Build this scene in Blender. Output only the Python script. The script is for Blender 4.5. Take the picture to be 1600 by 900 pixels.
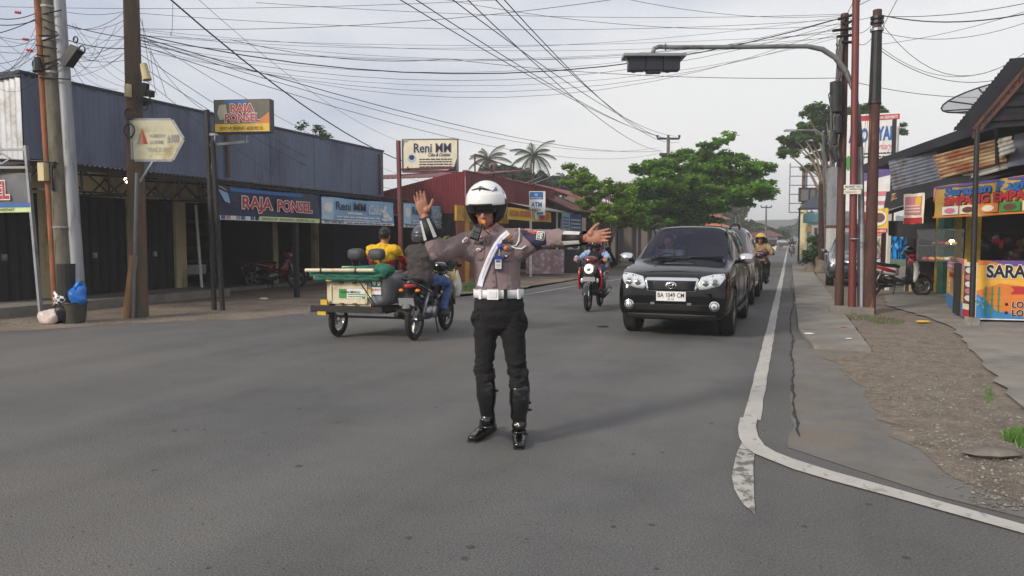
import bpy, bmesh, math, random
from mathutils import Vector as V, Matrix, Euler, noise
from mathutils.bvhtree import BVHTree
R = math.radians
PI = math.pi
random.seed(7)
for o in list(bpy.data.objects): bpy.data.objects.remove(o)
S = bpy.context.scene
COL = S.collection

# ---------------------------------------------------------------- camera
FOC = 1150.0; TILT = R(3.73); YAW = R(20.592); CAMH = 1.4
cam = bpy.data.objects.new('camera', bpy.data.cameras.new('camera')); COL.objects.link(cam)
cam.location = (0, 0, CAMH); cam.rotation_euler = (R(90) - TILT, 0, YAW)
cam.data.sensor_width = 36; cam.data.lens = FOC / 1600 * 36
cam.data.clip_end = 3000; cam.data.clip_start = .05
S.camera = cam
# ---------------------------------------------------------------- light
SUN_EL, SUN_AZ = 27, None
sd = V((.52, .86, 0)).normalized() * math.cos(R(SUN_EL)); sd.z = -math.sin(R(SUN_EL))    # direction the light travels
sun = bpy.data.objects.new('sun', bpy.data.lights.new('sun', 'SUN')); COL.objects.link(sun)
sun.data.energy = 2.0; sun.data.angle = R(10); sun.data.color = (1, .91, .79)
sun.rotation_euler = sd.to_track_quat('-Z', 'Y').to_euler()
W = bpy.data.worlds.new('World'); S.world = W; W.use_nodes = True
nt = W.node_tree; nt.nodes.clear()
def N(t, **k):
    n = nt.nodes.new(t)
    for a, b in k.items():
        if a[0] == 'i': n.inputs[int(a[1:])].default_value = b
        else: setattr(n, a, b)
    return n
sky = N('ShaderNodeTexSky', sky_type='NISHITA', sun_disc=False, sun_elevation=R(SUN_EL), sun_rotation=math.atan2(-sd.x, -sd.y), air_density=1.2, dust_density=3.0, altitude=50)
tc = N('ShaderNodeTexCoord')
mp = N('ShaderNodeMapping'); mp.inputs['Scale'].default_value = (1, 1, 3.2)
n1 = N('ShaderNodeTexNoise'); n1.inputs['Scale'].default_value = 1.25; n1.inputs['Detail'].default_value = 7; n1.inputs['Roughness'].default_value = .5
cr = N('ShaderNodeValToRGB'); e = cr.color_ramp.elements
e[0].position = .40; e[0].color = (4.5, 4.85, 5.75, 1); e[1].position = .58; e[1].color = (7.3, 7.2, 7.15, 1)
mx = N('ShaderNodeMix', data_type='RGBA'); mx.inputs[0].default_value = .9
bg = N('ShaderNodeBackground'); bg.inputs['Strength'].default_value = .088
ou = N('ShaderNodeOutputWorld')
L = nt.links.new
L(tc.outputs['Generated'], mp.inputs[0]); L(mp.outputs[0], n1.inputs['Vector']); L(n1.outputs['Fac'], cr.inputs[0])
L(sky.outputs[0], mx.inputs[6]); L(cr.outputs[0], mx.inputs[7]); L(mx.outputs[2], bg.inputs[0]); L(bg.outputs[0], ou.inputs[0])
S.view_settings.view_transform = 'Standard'; S.view_settings.look = 'None'; S.view_settings.exposure = 0.60; S.view_settings.gamma = 1
try: S.cycles.volume_bounces = 0; S.cycles.volume_step_rate = 8; S.cycles.transparent_max_bounces = 12
except Exception: pass

# ---------------------------------------------------------------- placing helpers
cF = V((-math.sin(YAW) * math.cos(TILT), math.cos(YAW) * math.cos(TILT), -math.sin(TILT)))
cR = V((math.cos(YAW), math.sin(YAW), 0)); cU = cR.cross(cF)
CO = V((0, 0, CAMH))
def ray(px, py): return cF + cR * ((px - 800) / FOC) + cU * ((450 - py) / FOC)
def G(px, py, z=0): d = ray(px, py); return CO + d * ((z - CAMH) / d.z)
def AX(px, py, X): d = ray(px, py); return CO + d * (X / d.x)
def AY(px, py, Y): d = ray(px, py); return CO + d * (Y / d.y)
def AD(px, py, D): return CO + ray(px, py) * D

# ---------------------------------------------------------------- materials
def lin(c): return tuple((x / 255 / 12.92 if x <= 10 else ((x / 255 + .055) / 1.055) ** 2.4) for x in c)
MATS = {}
def mat(name, col, rough=.6, metal=0, var=.12, scale=6, bump=0., bscale=50, coat=0, emit=0, alpha=1, dirt=None, dscale=1.5, dlo=.5, dhi=.65, stretch=None, spec=.5, trans=0):
    if name in MATS: return MATS[name]
    m = bpy.data.materials.new(name); m.use_nodes = True; MATS[name] = m
    t = m.node_tree; b = t.nodes['Principled BSDF']; l = t.links.new
    c = lin(col) if max(col) > 1 else col
    b.inputs['Roughness'].default_value = rough; b.inputs['Metallic'].default_value = metal
    b.inputs['Specular IOR Level'].default_value = spec
    if coat: b.inputs['Coat Weight'].default_value = coat; b.inputs['Coat Roughness'].default_value = .04
    if trans: b.inputs['Transmission Weight'].default_value = trans
    if alpha < 1: b.inputs['Alpha'].default_value = alpha
    tcn = t.nodes.new('ShaderNodeTexCoord'); src = tcn.outputs['Object']
    if stretch:
        mpn = t.nodes.new('ShaderNodeMapping'); mpn.inputs['Scale'].default_value = stretch; l(src, mpn.inputs[0]); src = mpn.outputs[0]
    ns = t.nodes.new('ShaderNodeTexNoise'); ns.inputs['Scale'].default_value = scale; ns.inputs['Detail'].default_value = 5; ns.inputs['Roughness'].default_value = .62
    l(src, ns.inputs['Vector'])
    rp = t.nodes.new('ShaderNodeValToRGB'); e = rp.color_ramp.elements
    e[0].position = .3; e[0].color = (*[x * (1 - var) for x in c], 1); e[1].position = .7; e[1].color = (*[min(1, x * (1 + var)) for x in c], 1)
    l(ns.outputs['Fac'], rp.inputs[0]); out = rp.outputs[0]
    if dirt:
        d = lin(dirt) if max(dirt) > 1 else dirt
        n2 = t.nodes.new('ShaderNodeTexNoise'); n2.inputs['Scale'].default_value = dscale; n2.inputs['Detail'].default_value = 6; n2.inputs['Roughness'].default_value = .65
        l(src, n2.inputs['Vector'])
        r2 = t.nodes.new('ShaderNodeValToRGB'); r2.color_ramp.elements[0].position = dlo; r2.color_ramp.elements[1].position = dhi; l(n2.outputs['Fac'], r2.inputs[0])
        mm = t.nodes.new('ShaderNodeMix'); mm.data_type = 'RGBA'; l(r2.outputs[0], mm.inputs[0]); l(out, mm.inputs[6]); mm.inputs[7].default_value = (*d, 1); out = mm.outputs[2]
    l(out, b.inputs['Base Color'])
    if emit: l(out, b.inputs['Emission Color']); b.inputs['Emission Strength'].default_value = emit
    if bump:
        n3 = t.nodes.new('ShaderNodeTexNoise'); n3.inputs['Scale'].default_value = bscale; n3.inputs['Detail'].default_value = 4
        l(tcn.outputs['Object'], n3.inputs['Vector'])
        bp = t.nodes.new('ShaderNodeBump'); bp.inputs['Strength'].default_value = bump; bp.inputs['Distance'].default_value = .01
        l(n3.outputs['Fac'], bp.inputs['Height']); l(bp.outputs[0], b.inputs['Normal'])
    return m

M_blk = mat('black_plastic', (22, 22, 24), .45, bump=.1); M_rub = mat('rubber', (20, 20, 21), .85, bump=.3, dirt=(70, 66, 60), dscale=6, dlo=.5, dhi=.9)
M_chr = mat('chrome', (225, 225, 228), .12, 1, var=.03); M_alu = mat('aluminium', (150, 152, 155), .38, .9, dirt=(90, 86, 80), dscale=9)
M_wht = mat('white_paint', (225, 224, 220), .5, var=.05, dirt=(160, 155, 145), dscale=3, dlo=.55, dhi=.8)
M_rust = mat('rusty_steel', (88, 52, 38), .8, .1, var=.4, scale=9, bump=.4, dirt=(140, 92, 60), dscale=4, stretch=(3, 3, .6))
M_gal = mat('galvanised_steel', (150, 153, 156), .5, .6, var=.12, dirt=(105, 95, 85), dscale=3, dlo=.5, dhi=.75)
M_dkst = mat('dark_steel', (38, 37, 38), .6, .3, var=.3, dirt=(80, 62, 50), dscale=7, dlo=.6, dhi=.8)
M_red_lens = mat('red_lens', (150, 14, 16), .15, coat=.6, var=.05)
M_amber = mat('amber_lens', (220, 110, 20), .15, coat=.6, var=.05)
M_lamp = mat('lamp_glass', (205, 210, 212), .12, .3, coat=1, var=.25, scale=30)
M_lit = mat('lit_lamp', (255, 246, 225), .3, emit=9, var=0)
M_skin = mat('skin', (164, 113, 92), .55, var=.08, scale=14, bump=.12, bscale=300)
M_hair = mat('black_hair', (18, 15, 14), .5, var=.3, scale=60, bump=.5, bscale=150)

# ---------------------------------------------------------------- mesh builder
def frame(d, up=None):
    d = d.normalized(); a = up if up is not None else (V((0, 0, 1)) if abs(d.z) < .9 else V((0, 1, 0)))
    x = d.cross(a)
    if x.length < 1e-5: x = d.orthogonal()
    x.normalize(); y = x.cross(d).normalized(); return x, y
class MB:
    def __init__(s): s.v = []; s.f = []; s.m = []; s.T = None; s.mi = 0
    def add(s, vs, fs):
        b = len(s.v)
        s.v += [(s.T @ V(p)) if s.T is not None else V(p) for p in vs]
        s.f += [tuple(i + b for i in f) for f in fs]; s.m += [s.mi] * len(fs); return s
    def box(s, c, d, rot=None, tap=1.0):
        x, y, z = [q / 2 for q in d]; c = V(c)
        vs = [V((sx * x * (tap if sz > 0 else 1), sy * y * (tap if sz > 0 else 1), sz * z)) for sz in (-1, 1) for sy in (-1, 1) for sx in (-1, 1)]
        if rot is not None:
            r = Euler(rot).to_matrix() if not isinstance(rot, Matrix) else rot
            vs = [r @ q for q in vs]
        return s.add([q + c for q in vs], [(0, 2, 3, 1), (4, 5, 7, 6), (0, 1, 5, 4), (2, 6, 7, 3), (0, 4, 6, 2), (1, 3, 7, 5)])
    def bb(s, x0, x1, y0, y1, z0, z1): return s.box(((x0 + x1) / 2, (y0 + y1) / 2, (z0 + z1) / 2), (x1 - x0, y1 - y0, z1 - z0))
    def quad(s, *p): return s.add(p, [tuple(range(len(p)))])
    def bar(s, a, b, w, h=None, up=None):
        a = V(a); b = V(b); h = h or w; x, y = frame(b - a, up)
        vs = [p + x * (sx * w / 2) + y * (sy * h / 2) for p in (a, b) for sx, sy in ((-1, -1), (1, -1), (1, 1), (-1, 1))]
        return s.add(vs, [(3, 2, 1, 0), (4, 5, 6, 7)] + [(i, (i + 1) % 4, 4 + (i + 1) % 4, 4 + i) for i in range(4)])
    def tube(s, pts, r, n=8, ry=None, up=None, caps=True, dome=False):
        pts = [V(p) for p in pts]; k = len(pts)
        rs = [r] * k if not hasattr(r, '__len__') else list(r)
        rys = rs if ry is None else ([ry * q for q in rs] if not hasattr(ry, '__len__') else list(ry))
        if dome:   # rounded ends
            d0 = (pts[0] - pts[1]).normalized(); d1 = (pts[-1] - pts[-2]).normalized()
            m0 = min(rs[0], rys[0]); m1 = min(rs[-1], rys[-1])
            pts = [pts[0] + d0 * m0 * .92, pts[0] + d0 * m0 * .65] + pts + [pts[-1] + d1 * m1 * .65, pts[-1] + d1 * m1 * .92]
            rys = [rys[0] * .38, rys[0] * .76] + list(rys) + [rys[-1] * .76, rys[-1] * .38]
            rs = [rs[0] * .38, rs[0] * .76] + list(rs) + [rs[-1] * .76, rs[-1] * .38]; k += 4
        vs = []; X = None
        for i, p in enumerate(pts):
            d = (pts[min(i + 1, k - 1)] - pts[max(i - 1, 0)]).normalized()
            if up is not None or X is None: x, y = frame(d, V(up) if up is not None else None)
            else:
                x = (X - d * X.dot(d)).normalized(); y = x.cross(d).normalized()
            X = x
            for j in range(n):
                a = 2 * PI * j / n; vs.append(p + x * (math.cos(a) * rs[i]) + y * (math.sin(a) * rys[i]))
        fs = [(i * n + j, i * n + (j + 1) % n, (i + 1) * n + (j + 1) % n, (i + 1) * n + j) for i in range(k - 1) for j in range(n)]
        if caps: fs += [tuple(range(n))[::-1], tuple((k - 1) * n + j for j in range(n))]
        return s.add(vs, fs)
    def ell(s, c, r, n=14, m=9, rot=None):
        c = V(c); r = (r, r, r) if not hasattr(r, '__len__') else r; vs = []
        for i in range(m + 1):
            t = PI * i / m
            for j in range(n):
                a = 2 * PI * j / n; p = V((r[0] * math.sin(t) * math.cos(a), r[1] * math.sin(t) * math.sin(a), r[2] * math.cos(t)))
                if rot is not None: p = rot @ p
                vs.append(c + p)
        fs = [(i * n + j, (i + 1) * n + j, (i + 1) * n + (j + 1) % n, i * n + (j + 1) % n) for i in range(m) for j in range(n)]
        return s.add(vs, fs)
    def lathe(s, prof, c=(0, 0, 0), ax='z', n=24, arc=None):
        c = V(c); vs = []; k = len(prof)
        a0, a1 = arc or (0, 2 * PI); full = arc is None; nn = n if full else n + 1
        for (r, h) in prof:
            for j in range(nn):
                a = a0 + (a1 - a0) * j / n; p = (r * math.cos(a), r * math.sin(a), h)
                if ax == 'x': p = (h, p[0], p[1])
                elif ax == 'y': p = (p[0], h, p[1])
                vs.append(c + V(p))
        fs = [(i * nn + j, i * nn + (j + 1) % nn, (i + 1) * nn + (j + 1) % nn, (i + 1) * nn + j) for i in range(k - 1) for j in range(n)]
        return s.add(vs, fs)
    def torus(s, c, Rr, r, ax='x', n=28, m=8, sx=1):
        prof = [(Rr + r * math.cos(2 * PI * i / m), r * sx * math.sin(2 * PI * i / m)) for i in range(m + 1)]
        return s.lathe(prof, c, ax, n)
    def loft(s, st, n=14, p=2.6, caps=True):
        """st: (centre xyz, halfwidth x, halfheight z) rings across y"""
        vs = []
        for c, w, h in st:
            for j in range(n):
                a = 2 * PI * j / n; ca, sa = math.cos(a), math.sin(a)
                vs.append((c[0] + w * math.copysign(abs(ca) ** (2 / p), ca), c[1], c[2] + h * math.copysign(abs(sa) ** (2 / p), sa)))
        k = len(st)
        fs = [(i * n + j, i * n + (j + 1) % n, (i + 1) * n + (j + 1) % n, (i + 1) * n + j) for i in range(k - 1) for j in range(n)]
        if caps: fs += [tuple(range(n))[::-1], tuple((k - 1) * n + j for j in range(n))]
        return s.add(vs, fs)
    def prism(s, poly, y0, y1, ax='y'):
        """polygon in two axes extruded along the third"""
        n = len(poly)
        def P(a, b, t): return {'y': (a, t, b), 'x': (t, a, b), 'z': (a, b, t)}[ax]
        vs = [P(a, b, y0) for a, b in poly] + [P(a, b, y1) for a, b in poly]
        return s.add(vs, [tuple(range(n)), tuple(range(n, 2 * n))[::-1]] + [(i, n + i, n + (i + 1) % n, (i + 1) % n) for i in range(n)])
    def corr(s, o, u, v, L_, H_, pitch=.08, depth=.018, nrm=None, jag=0):
        """corrugated sheet: waves run along u, ribs along v"""
        o = V(o); u = V(u).normalized(); v = V(v).normalized(); nn = u.cross(v).normalized() if nrm is None else V(nrm)
        k = max(2, int(L_ / pitch * 4)); vs = []
        for i in range(k + 1):
            a = L_ * i / k; w = math.sin(2 * PI * a / pitch) * depth; j = random.uniform(-jag, jag)
            vs += [o + u * a + nn * w + v * j, o + u * a + nn * w + v * H_]
        return s.add(vs, [(2 * i, 2 * i + 2, 2 * i + 3, 2 * i + 1) for i in range(k)])
    def build(s, name, m, parent=None, smooth=False, mods=None, kind=None):
        me = bpy.data.meshes.new(name); me.from_pydata([tuple(p) for p in s.v], [], s.f)
        ms = m if isinstance(m, (list, tuple)) else [m]
        for q in ms: me.materials.append(q)
        if len(ms) > 1: me.polygons.foreach_set('material_index', s.m)
        bm = bmesh.new(); bm.from_mesh(me); bmesh.ops.remove_doubles(bm, verts=bm.verts, dist=1e-5)
        if len(bm.faces) < 60000: bmesh.ops.recalc_face_normals(bm, faces=bm.faces)
        bm.to_mesh(me); bm.free()
        return finish(name, me, parent, smooth, mods, kind)
def finish(name, me, parent=None, smooth=False, mods=None, kind=None):
    o = bpy.data.objects.new(name, me); COL.objects.link(o)
    if mods:
        for t, kw in mods:
            md = o.modifiers.new(t, t)
            for a, b in kw.items(): setattr(md, a, b)
        bpy.context.view_layer.update()
        dg = bpy.context.evaluated_depsgraph_get()
        nm = bpy.data.meshes.new_from_object(o.evaluated_get(dg)); o.modifiers.clear(); o.data = nm; nm.name = name; me = nm
    if smooth:
        me.polygons.foreach_set('use_smooth', [True] * len(me.polygons))
        if smooth != 1 and hasattr(me, 'set_sharp_from_angle'): me.set_sharp_from_angle(angle=R(smooth))
    if parent:
        o.parent = parent; 
        if parent.get('wl'): o.location = -V(parent.location)
    if kind: o['kind'] = kind
    return o
def thing(name, label, cat, loc=(0, 0, 0), rz=0, group=None, world=False):
    """Empty at a thing's base; world=True: its parts are given in world coordinates"""
    o = bpy.data.objects.new(name, None); COL.objects.link(o); o.location = loc; o.rotation_euler = (0, 0, rz)
    o['label'] = label; o['category'] = cat
    if group: o['group'] = group
    if world: o['wl'] = 1
    return o
def tag(o, label, cat, group=None, kind=None):
    o['label'] = label; o['category'] = cat
    if group: o['group'] = group
    if kind: o['kind'] = kind
    return o
def struct(o): o['kind'] = 'structure'; return o
def copy_tree(o, parent=None):
    kids = list(o.children); c = o.copy(); COL.objects.link(c); c.parent = parent
    for k in kids: copy_tree(k, c)
    return c
# text as real flat mesh
TC = {}
def tmesh(s, off=0):
    k = (s, off)
    if k not in TC:
        cu = bpy.data.curves.new('t', 'FONT'); cu.body = s; cu.size = 1; cu.offset = off; cu.resolution_u = 3
        o = bpy.data.objects.new('t', cu); COL.objects.link(o); bpy.context.view_layer.update()
        me = bpy.data.meshes.new_from_object(o.evaluated_get(bpy.context.evaluated_depsgraph_get()))
        vs = [V(v.co) for v in me.vertices]; fs = [tuple(p.vertices) for p in me.polygons]
        bpy.data.objects.remove(o); bpy.data.curves.remove(cu); bpy.data.meshes.remove(me)
        if not vs: vs = [V((0, 0, 0))]
        TC[k] = (vs, fs)
    vs, fs = TC[k]; 
    return vs, fs
def text(parent, s, x, z, h, m, w=None, y=-.004, off=.012, outline=None, ow=.05, slant=0, name='lettering', rot=0):
    """line of text in the parent's xz plane, facing -y; x,z lower left of the cap height h; w fits the width"""
    vs, fs = tmesh(s, off); x0 = min(v.x for v in vs); x1 = max(v.x for v in vs)
    sc = h / .70; sx = sc if w is None else w / max(.01, x1 - x0)
    cr_, sr_ = math.cos(rot), math.sin(rot)
    def put(vs, fs, yy, mm, nm):
        b = MB()
        q = []
        for v in vs:
            a, c = (v.x - x0) * sx + slant * v.y * sc, v.y * sc
            q.append((x + a * cr_ - c * sr_, yy, z + a * sr_ + c * cr_))
        b.add(q, fs); return b.build(nm, mm, parent)
    if outline: v2, f2 = tmesh(s, ow); put(v2, f2, y, outline, 'lettering_outline'); y -= .003
    return put(vs, fs, y, m, name)
def rect(parent, x0, x1, z0, z1, m, y=-.003, name='printed_panel', poly=None):
    b = MB(); b.quad(*([(a, y, c) for a, c in poly] if poly else [(x0, y, z0), (x1, y, z0), (x1, y, z1), (x0, y, z1)])); return b.build(name, m, parent)
def disc(parent, x, z, rx, rz, m, y=-.004, n=16, name='printed_shape', a0=0, a1=2 * PI):
    b = MB(); b.quad(*[(x + rx * math.cos(a0 + (a1 - a0) * i / n), y, z + rz * math.sin(a0 + (a1 - a0) * i / n)) for i in range(n)]); return b.build(name, m, parent)
def flat(name, col, rough=.5, **k): g = sum(col) / 3; return mat('print_' + name, tuple(.86 * x + .14 * g for x in col), rough, var=k.pop('var', .1), dirt=tuple(.62 * x + .2 * g + 12 for x in col), dscale=2.2, dlo=.42, dhi=.8, **k)
P_w = flat('white', (226, 226, 224)); P_k = flat('black', (24, 24, 28)); P_r = flat('red', (196, 36, 44)); P_y = flat('yellow', (236, 190, 44))
P_b = flat('blue', (30, 96, 176)); P_lb = flat('light_blue', (128, 176, 214)); P_g = flat('green', (52, 150, 62)); P_o = flat('orange', (232, 124, 40)); P_n = flat('navy', (34, 40, 78)); P_gr = flat('grey', (150, 150, 152)); P_br = flat('brown', (110, 66, 44)); P_pk = flat('pink', (214, 120, 134)); P_cr = flat('cream', (232, 222, 192)); P_lg = flat('pale_green', (206, 226, 150)); P_pu = flat('purple', (96, 70, 150))
# decals wrapped on a curved surface
def bvh_of(*objs):
    vs = []; fs = []
    bpy.context.view_layer.update()
    for o in objs:
        b = len(vs); mw = o.matrix_world; vs += [mw @ v.co for v in o.data.vertices]; fs += [tuple(i + b for i in p.vertices) for p in o.data.polygons]
    return BVHTree.FromPolygons(vs, fs)
def drape(bv, pts, fs, d, off, name, m, parent, thick=0, cuts=2, smooth=True, start=1.0, tri=True):
    """pts (world) pushed along d onto the surface; off = height above it"""
    bm = bmesh.new(); vv = [bm.verts.new(p) for p in pts]
    for f in fs:
        try: bm.faces.new([vv[i] for i in f])
        except Exception: pass
    if tri: bmesh.ops.triangulate(bm, faces=bm.faces)
    if cuts: bmesh.ops.subdivide_edges(bm, edges=bm.edges, cuts=cuts, use_grid_fill=True)
    d = V(d).normalized(); bad = []
    for v in bm.verts:
        h = bv.ray_cast(v.co - d * start, d)
        if h[0] is None: bad.append(v)
        else: v.co = h[0] - d * off
    if bad: bmesh.ops.delete(bm, geom=bad, context='VERTS')
    if thick:
        ed = [e for e in bm.edges if e.is_boundary]
        r = bmesh.ops.extrude_edge_only(bm, edges=ed)
        for v in [q for q in r['geom'] if isinstance(q, bmesh.types.BMVert)]: v.co += d * thick
    bmesh.ops.recalc_face_normals(bm, faces=bm.faces)
    me = bpy.data.meshes.new(name); bm.to_mesh(me); bm.free(); me.materials.append(m)
    o = finish(name, me, None, smooth)
    if parent:
        o.parent = parent; bpy.context.view_layer.update(); o.matrix_parent_inverse = parent.matrix_world.inverted()
    return o
def ringpoly(n=20): return [tuple(range(n))]
REM = lambda vox, it=3, f=.5: [('REMESH', dict(mode='VOXEL', voxel_size=vox, use_smooth_shade=True)), ('SMOOTH', dict(factor=f, iterations=it))]
def ripple(o, amp, sc, ax=(1, 1, 1), where=None):
    me = o.data; co = [v.co.copy() for v in me.vertices]; no = [v.normal.copy() for v in me.vertices]; out = []
    for c, n_ in zip(co, no): out.extend(c + n_ * (amp * (1 if where is None else where(c)) * noise.noise(V((c.x * sc * ax[0], c.y * sc * ax[1], c.z * sc * ax[2])))))
    me.vertices.foreach_set('co', out); me.update()
# ================================================================ GROUND
def sheet(name, pts, z, m, jit=0, sub=0):
    P = [V((p[0], p[1], z)) for p in pts]
    if sub:
        Q = []
        for i, a in enumerate(P):
            b = P[(i + 1) % len(P)]; k = max(1, int((b - a).length / sub)) if max(abs(a.x), abs(b.x), abs(a.y), abs(b.y)) < 60 else 1
            for j in range(k):
                q = a.lerp(b, j / k)
                if j or True: q = q + V((random.uniform(-jit, jit), random.uniform(-jit, jit), 0))
                Q.append(q)
        P = Q
    bm = bmesh.new(); f = bm.faces.new([bm.verts.new(p) for p in P]); 
    if f.normal.z < 0: f.normal_flip()
    bmesh.ops.triangulate(bm, faces=[f]); me = bpy.data.meshes.new(name); bm.to_mesh(me); bm.free(); me.materials.append(m)
    o = finish(name, me); return struct(o)
M_asph = mat('asphalt', (.107, .107, .108), .84, var=.14, scale=1.7, bump=.6, bscale=110, dirt=(.140, .134, .125), dscale=.28, dlo=.40, dhi=.64, spec=.3)
# fine aggregate, dark specks and worn wheel tracks on the asphalt
t = M_asph.node_tree; b_ = t.nodes['Principled BSDF']; src_ = b_.inputs['Base Color'].links[0].from_socket
tcn = t.nodes.new('ShaderNodeTexCoord'); v1 = t.nodes.new('ShaderNodeTexNoise'); v1.inputs['Scale'].default_value = 90; v1.inputs['Detail'].default_value = 3
t.links.new(tcn.outputs['Object'], v1.inputs['Vector']); r1 = t.nodes.new('ShaderNodeMapRange'); r1.inputs[1].default_value = .25; r1.inputs[2].default_value = .75; r1.inputs[3].default_value = .6; r1.inputs[4].default_value = 1.4
t.links.new(v1.outputs['Fac'], r1.inputs[0])
m1 = t.nodes.new('ShaderNodeVectorMath'); m1.operation = 'SCALE'; t.links.new(src_, m1.inputs[0]); t.links.new(r1.outputs[0], m1.inputs['Scale'])
mp2 = t.nodes.new('ShaderNodeMapping'); mp2.inputs['Scale'].default_value = (1.0, .06, 1); t.links.new(tcn.outputs['Object'], mp2.inputs[0])
v2 = t.nodes.new('ShaderNodeTexNoise'); v2.inputs['Scale'].default_value = .9; v2.inputs['Detail'].default_value = 4; t.links.new(mp2.outputs[0], v2.inputs['Vector'])
r2 = t.nodes.new('ShaderNodeMapRange'); r2.inputs[1].default_value = .35; r2.inputs[2].default_value = .65; r2.inputs[3].default_value = .86; r2.inputs[4].default_value = 1.1; t.links.new(v2.outputs['Fac'], r2.inputs[0])
m2 = t.nodes.new('ShaderNodeVectorMath'); m2.operation = 'SCALE'; t.links.new(m1.outputs[0], m2.inputs[0]); t.links.new(r2.outputs[0], m2.inputs['Scale'])
v3 = t.nodes.new('ShaderNodeTexVoronoi'); v3.inputs['Scale'].default_value = 2.6; t.links.new(tcn.outputs['Object'], v3.inputs['Vector'])
r3 = t.nodes.new('ShaderNodeMapRange'); r3.inputs[1].default_value = .03; r3.inputs[2].default_value = .07; r3.inputs[3].default_value = .55; r3.inputs[4].default_value = 1; t.links.new(v3.outputs['Distance'], r3.inputs[0])
m3 = t.nodes.new('ShaderNodeVectorMath'); m3.operation = 'SCALE'; t.links.new(m2.outputs[0], m3.inputs[0]); t.links.new(r3.outputs[0], m3.inputs['Scale']); t.links.new(m3.outputs[0], b_.inputs['Base Color'])
M_dirt = mat('dirt', (.25, .195, .145), .95, var=.28, scale=2.2, bump=.8, bscale=45, dirt=(.13, .105, .085), dscale=1.1, dlo=.4, dhi=.6)
M_dirt2 = mat('stony_dirt', (.165, .132, .10), .95, var=.35, scale=3.5, bump=1, bscale=60, dirt=(.22, .19, .15), dscale=14, dlo=.5, dhi=.62)
M_conc = mat('concrete', (.235, .215, .19), .88, var=.14, scale=2.5, bump=.5, bscale=90, dirt=(.15, .14, .125), dscale=1.3, dlo=.45, dhi=.68)
M_apron = mat('worn_asphalt', (.148, .142, .132), .9, var=.2, scale=2.6, bump=.8, bscale=90, dirt=(.175, .148, .115), dscale=1.4, dlo=.48, dhi=.66)
M_mark = mat('road_paint', (.43, .415, .38), .75, var=.1, scale=5, bump=.3, bscale=90, dirt=(.19, .18, .165), dscale=14, dlo=.56, dhi=.72, stretch=(1, .5, 1))
M_mark_old = mat('worn_road_paint', (.40, .385, .35), .8, var=.1, scale=5, dirt=(.13, .125, .115), dscale=9, dlo=.46, dhi=.56, stretch=(1.6, 1.2, 1))
M_grass = mat('grass_green', (.055, .12, .03), .8, var=.4, scale=3)
M_earth = mat('earth', (.13, .13, .075), .95, var=.4, scale=.2, dirt=(.05, .09, .03), dscale=.06)
sheet('ground', [(-340, -55), (340, -55), (340, 580), (-340, 580)], -.03, M_earth)
road = sheet('road', [(-60, -40), (60, -40), (60, 3.2), (14, 3.2), (6, 4.6), (4.2, 6), (1.6, 9.6), (.9, 11), (.55, 46), (1.2, 60), (1.4, 120), (-6, 330), (-12.5, 330), (-6.8, 120), (-6.6, 60), (-7, 19), (-8.6, 12), (-12, 10.2), (-60, 2)], 0, M_asph)
lp = [G(*p) for p in ((0, 519), (110, 513), (240, 505), (360, 501), (480, 490), (560, 474), (700, 462), (820, 449), (975, 425), (1100, 402))]
sheet('dirt_verge', [(-60, 5.5)] + [(p.x, p.y) for p in lp] + [(-7.4, 70), (-7.6, 130), (-22, 130), (-22, 14), (-60, 12)], .004, M_dirt, jit=.1, sub=.35)
rp_ = [G(*p) for p in ((1290, 560), (1345, 600), (1390, 668), (1440, 715), (1500, 752), (1600, 790))]
sheet('gravel_verge', [(1.0, 10.4), (.95, 24)] + [(1.3, 45), (9, 45), (30, 20), (30, 4.3), (6, 4.35)] + [(p.x, p.y) for p in rp_[::-1]], .008, M_dirt2, jit=.07, sub=.22)
ap = [G(*p) for p in ((1238, 545), (1236, 700), (1330, 735), (1460, 775), (1640, 820))]
sheet('worn_apron', [(p.x, p.y) for p in ap] + [(7, 4.4), (3.2, 5.5), (1.9, 9.6), (1.2, 11), (.12, 11)], .004, M_apron, jit=.025, sub=.3)
sheet('concrete_yard', [(p.x, p.y) for p in [G(*q) for q in ((1490, 512), (1385, 478), (1380, 462), (1480, 455), (1720, 470), (1900, 640), (1600, 645), (1560, 600), (1530, 560), (1500, 530))]], .03, M_conc, jit=.05, sub=.3)
sheet('field_grass', [(.9, 46), (14, 44), (60, 60), (60, 160), (1.6, 128)], .012, M_grass, jit=.2, sub=1.5)
# raised concrete pavement slabs
pv = thing('pavement', 'raised grey concrete strip along the right road edge', 'pavement', (0, 0, 0)); pv['kind'] = 'structure'; del pv['category'], pv['label']
y = 10.15; k = 0
while y < 44:
    L_ = 1.9 if k < 8 else 4
    b = MB(); b.prism([(.17 + (0.16 if k == 0 else 0), y), (.99, y + (.04 if k else -.05)), (.99, y + L_ - .02), (.17, y + L_ - .02)], -.02, .045 + .004 * (k % 2), 'z')
    b.build('concrete_slab', M_conc, pv); y += L_; k += 1
def strip(name, cl, w, z, m, jit=0):
    b = MB(); vs = []
    for i, p in enumerate(cl):
        d = (V(cl[min(i + 1, len(cl) - 1)]) - V(cl[max(i - 1, 0)])).normalized(); n = V((-d.y, d.x, 0)); ww = w[i] if hasattr(w, '__len__') else w
        vs += [V(p) + n * (ww / 2 + random.uniform(-jit, jit)) + V((0, 0, z)), V(p) - n * (ww / 2 + random.uniform(-jit, jit)) + V((0, 0, z))]
    b.add(vs, [(2 * i, 2 * i + 1, 2 * i + 3, 2 * i + 2) for i in range(len(cl) - 1)]); return struct(b.build(name, m))
edge = [(-.245 + .0007 * y, y, 0) for y in [5.95 + .4 * i for i in range(61)]] + [(-.22, y, 0) for y in range(32, 126, 4)]
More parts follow.
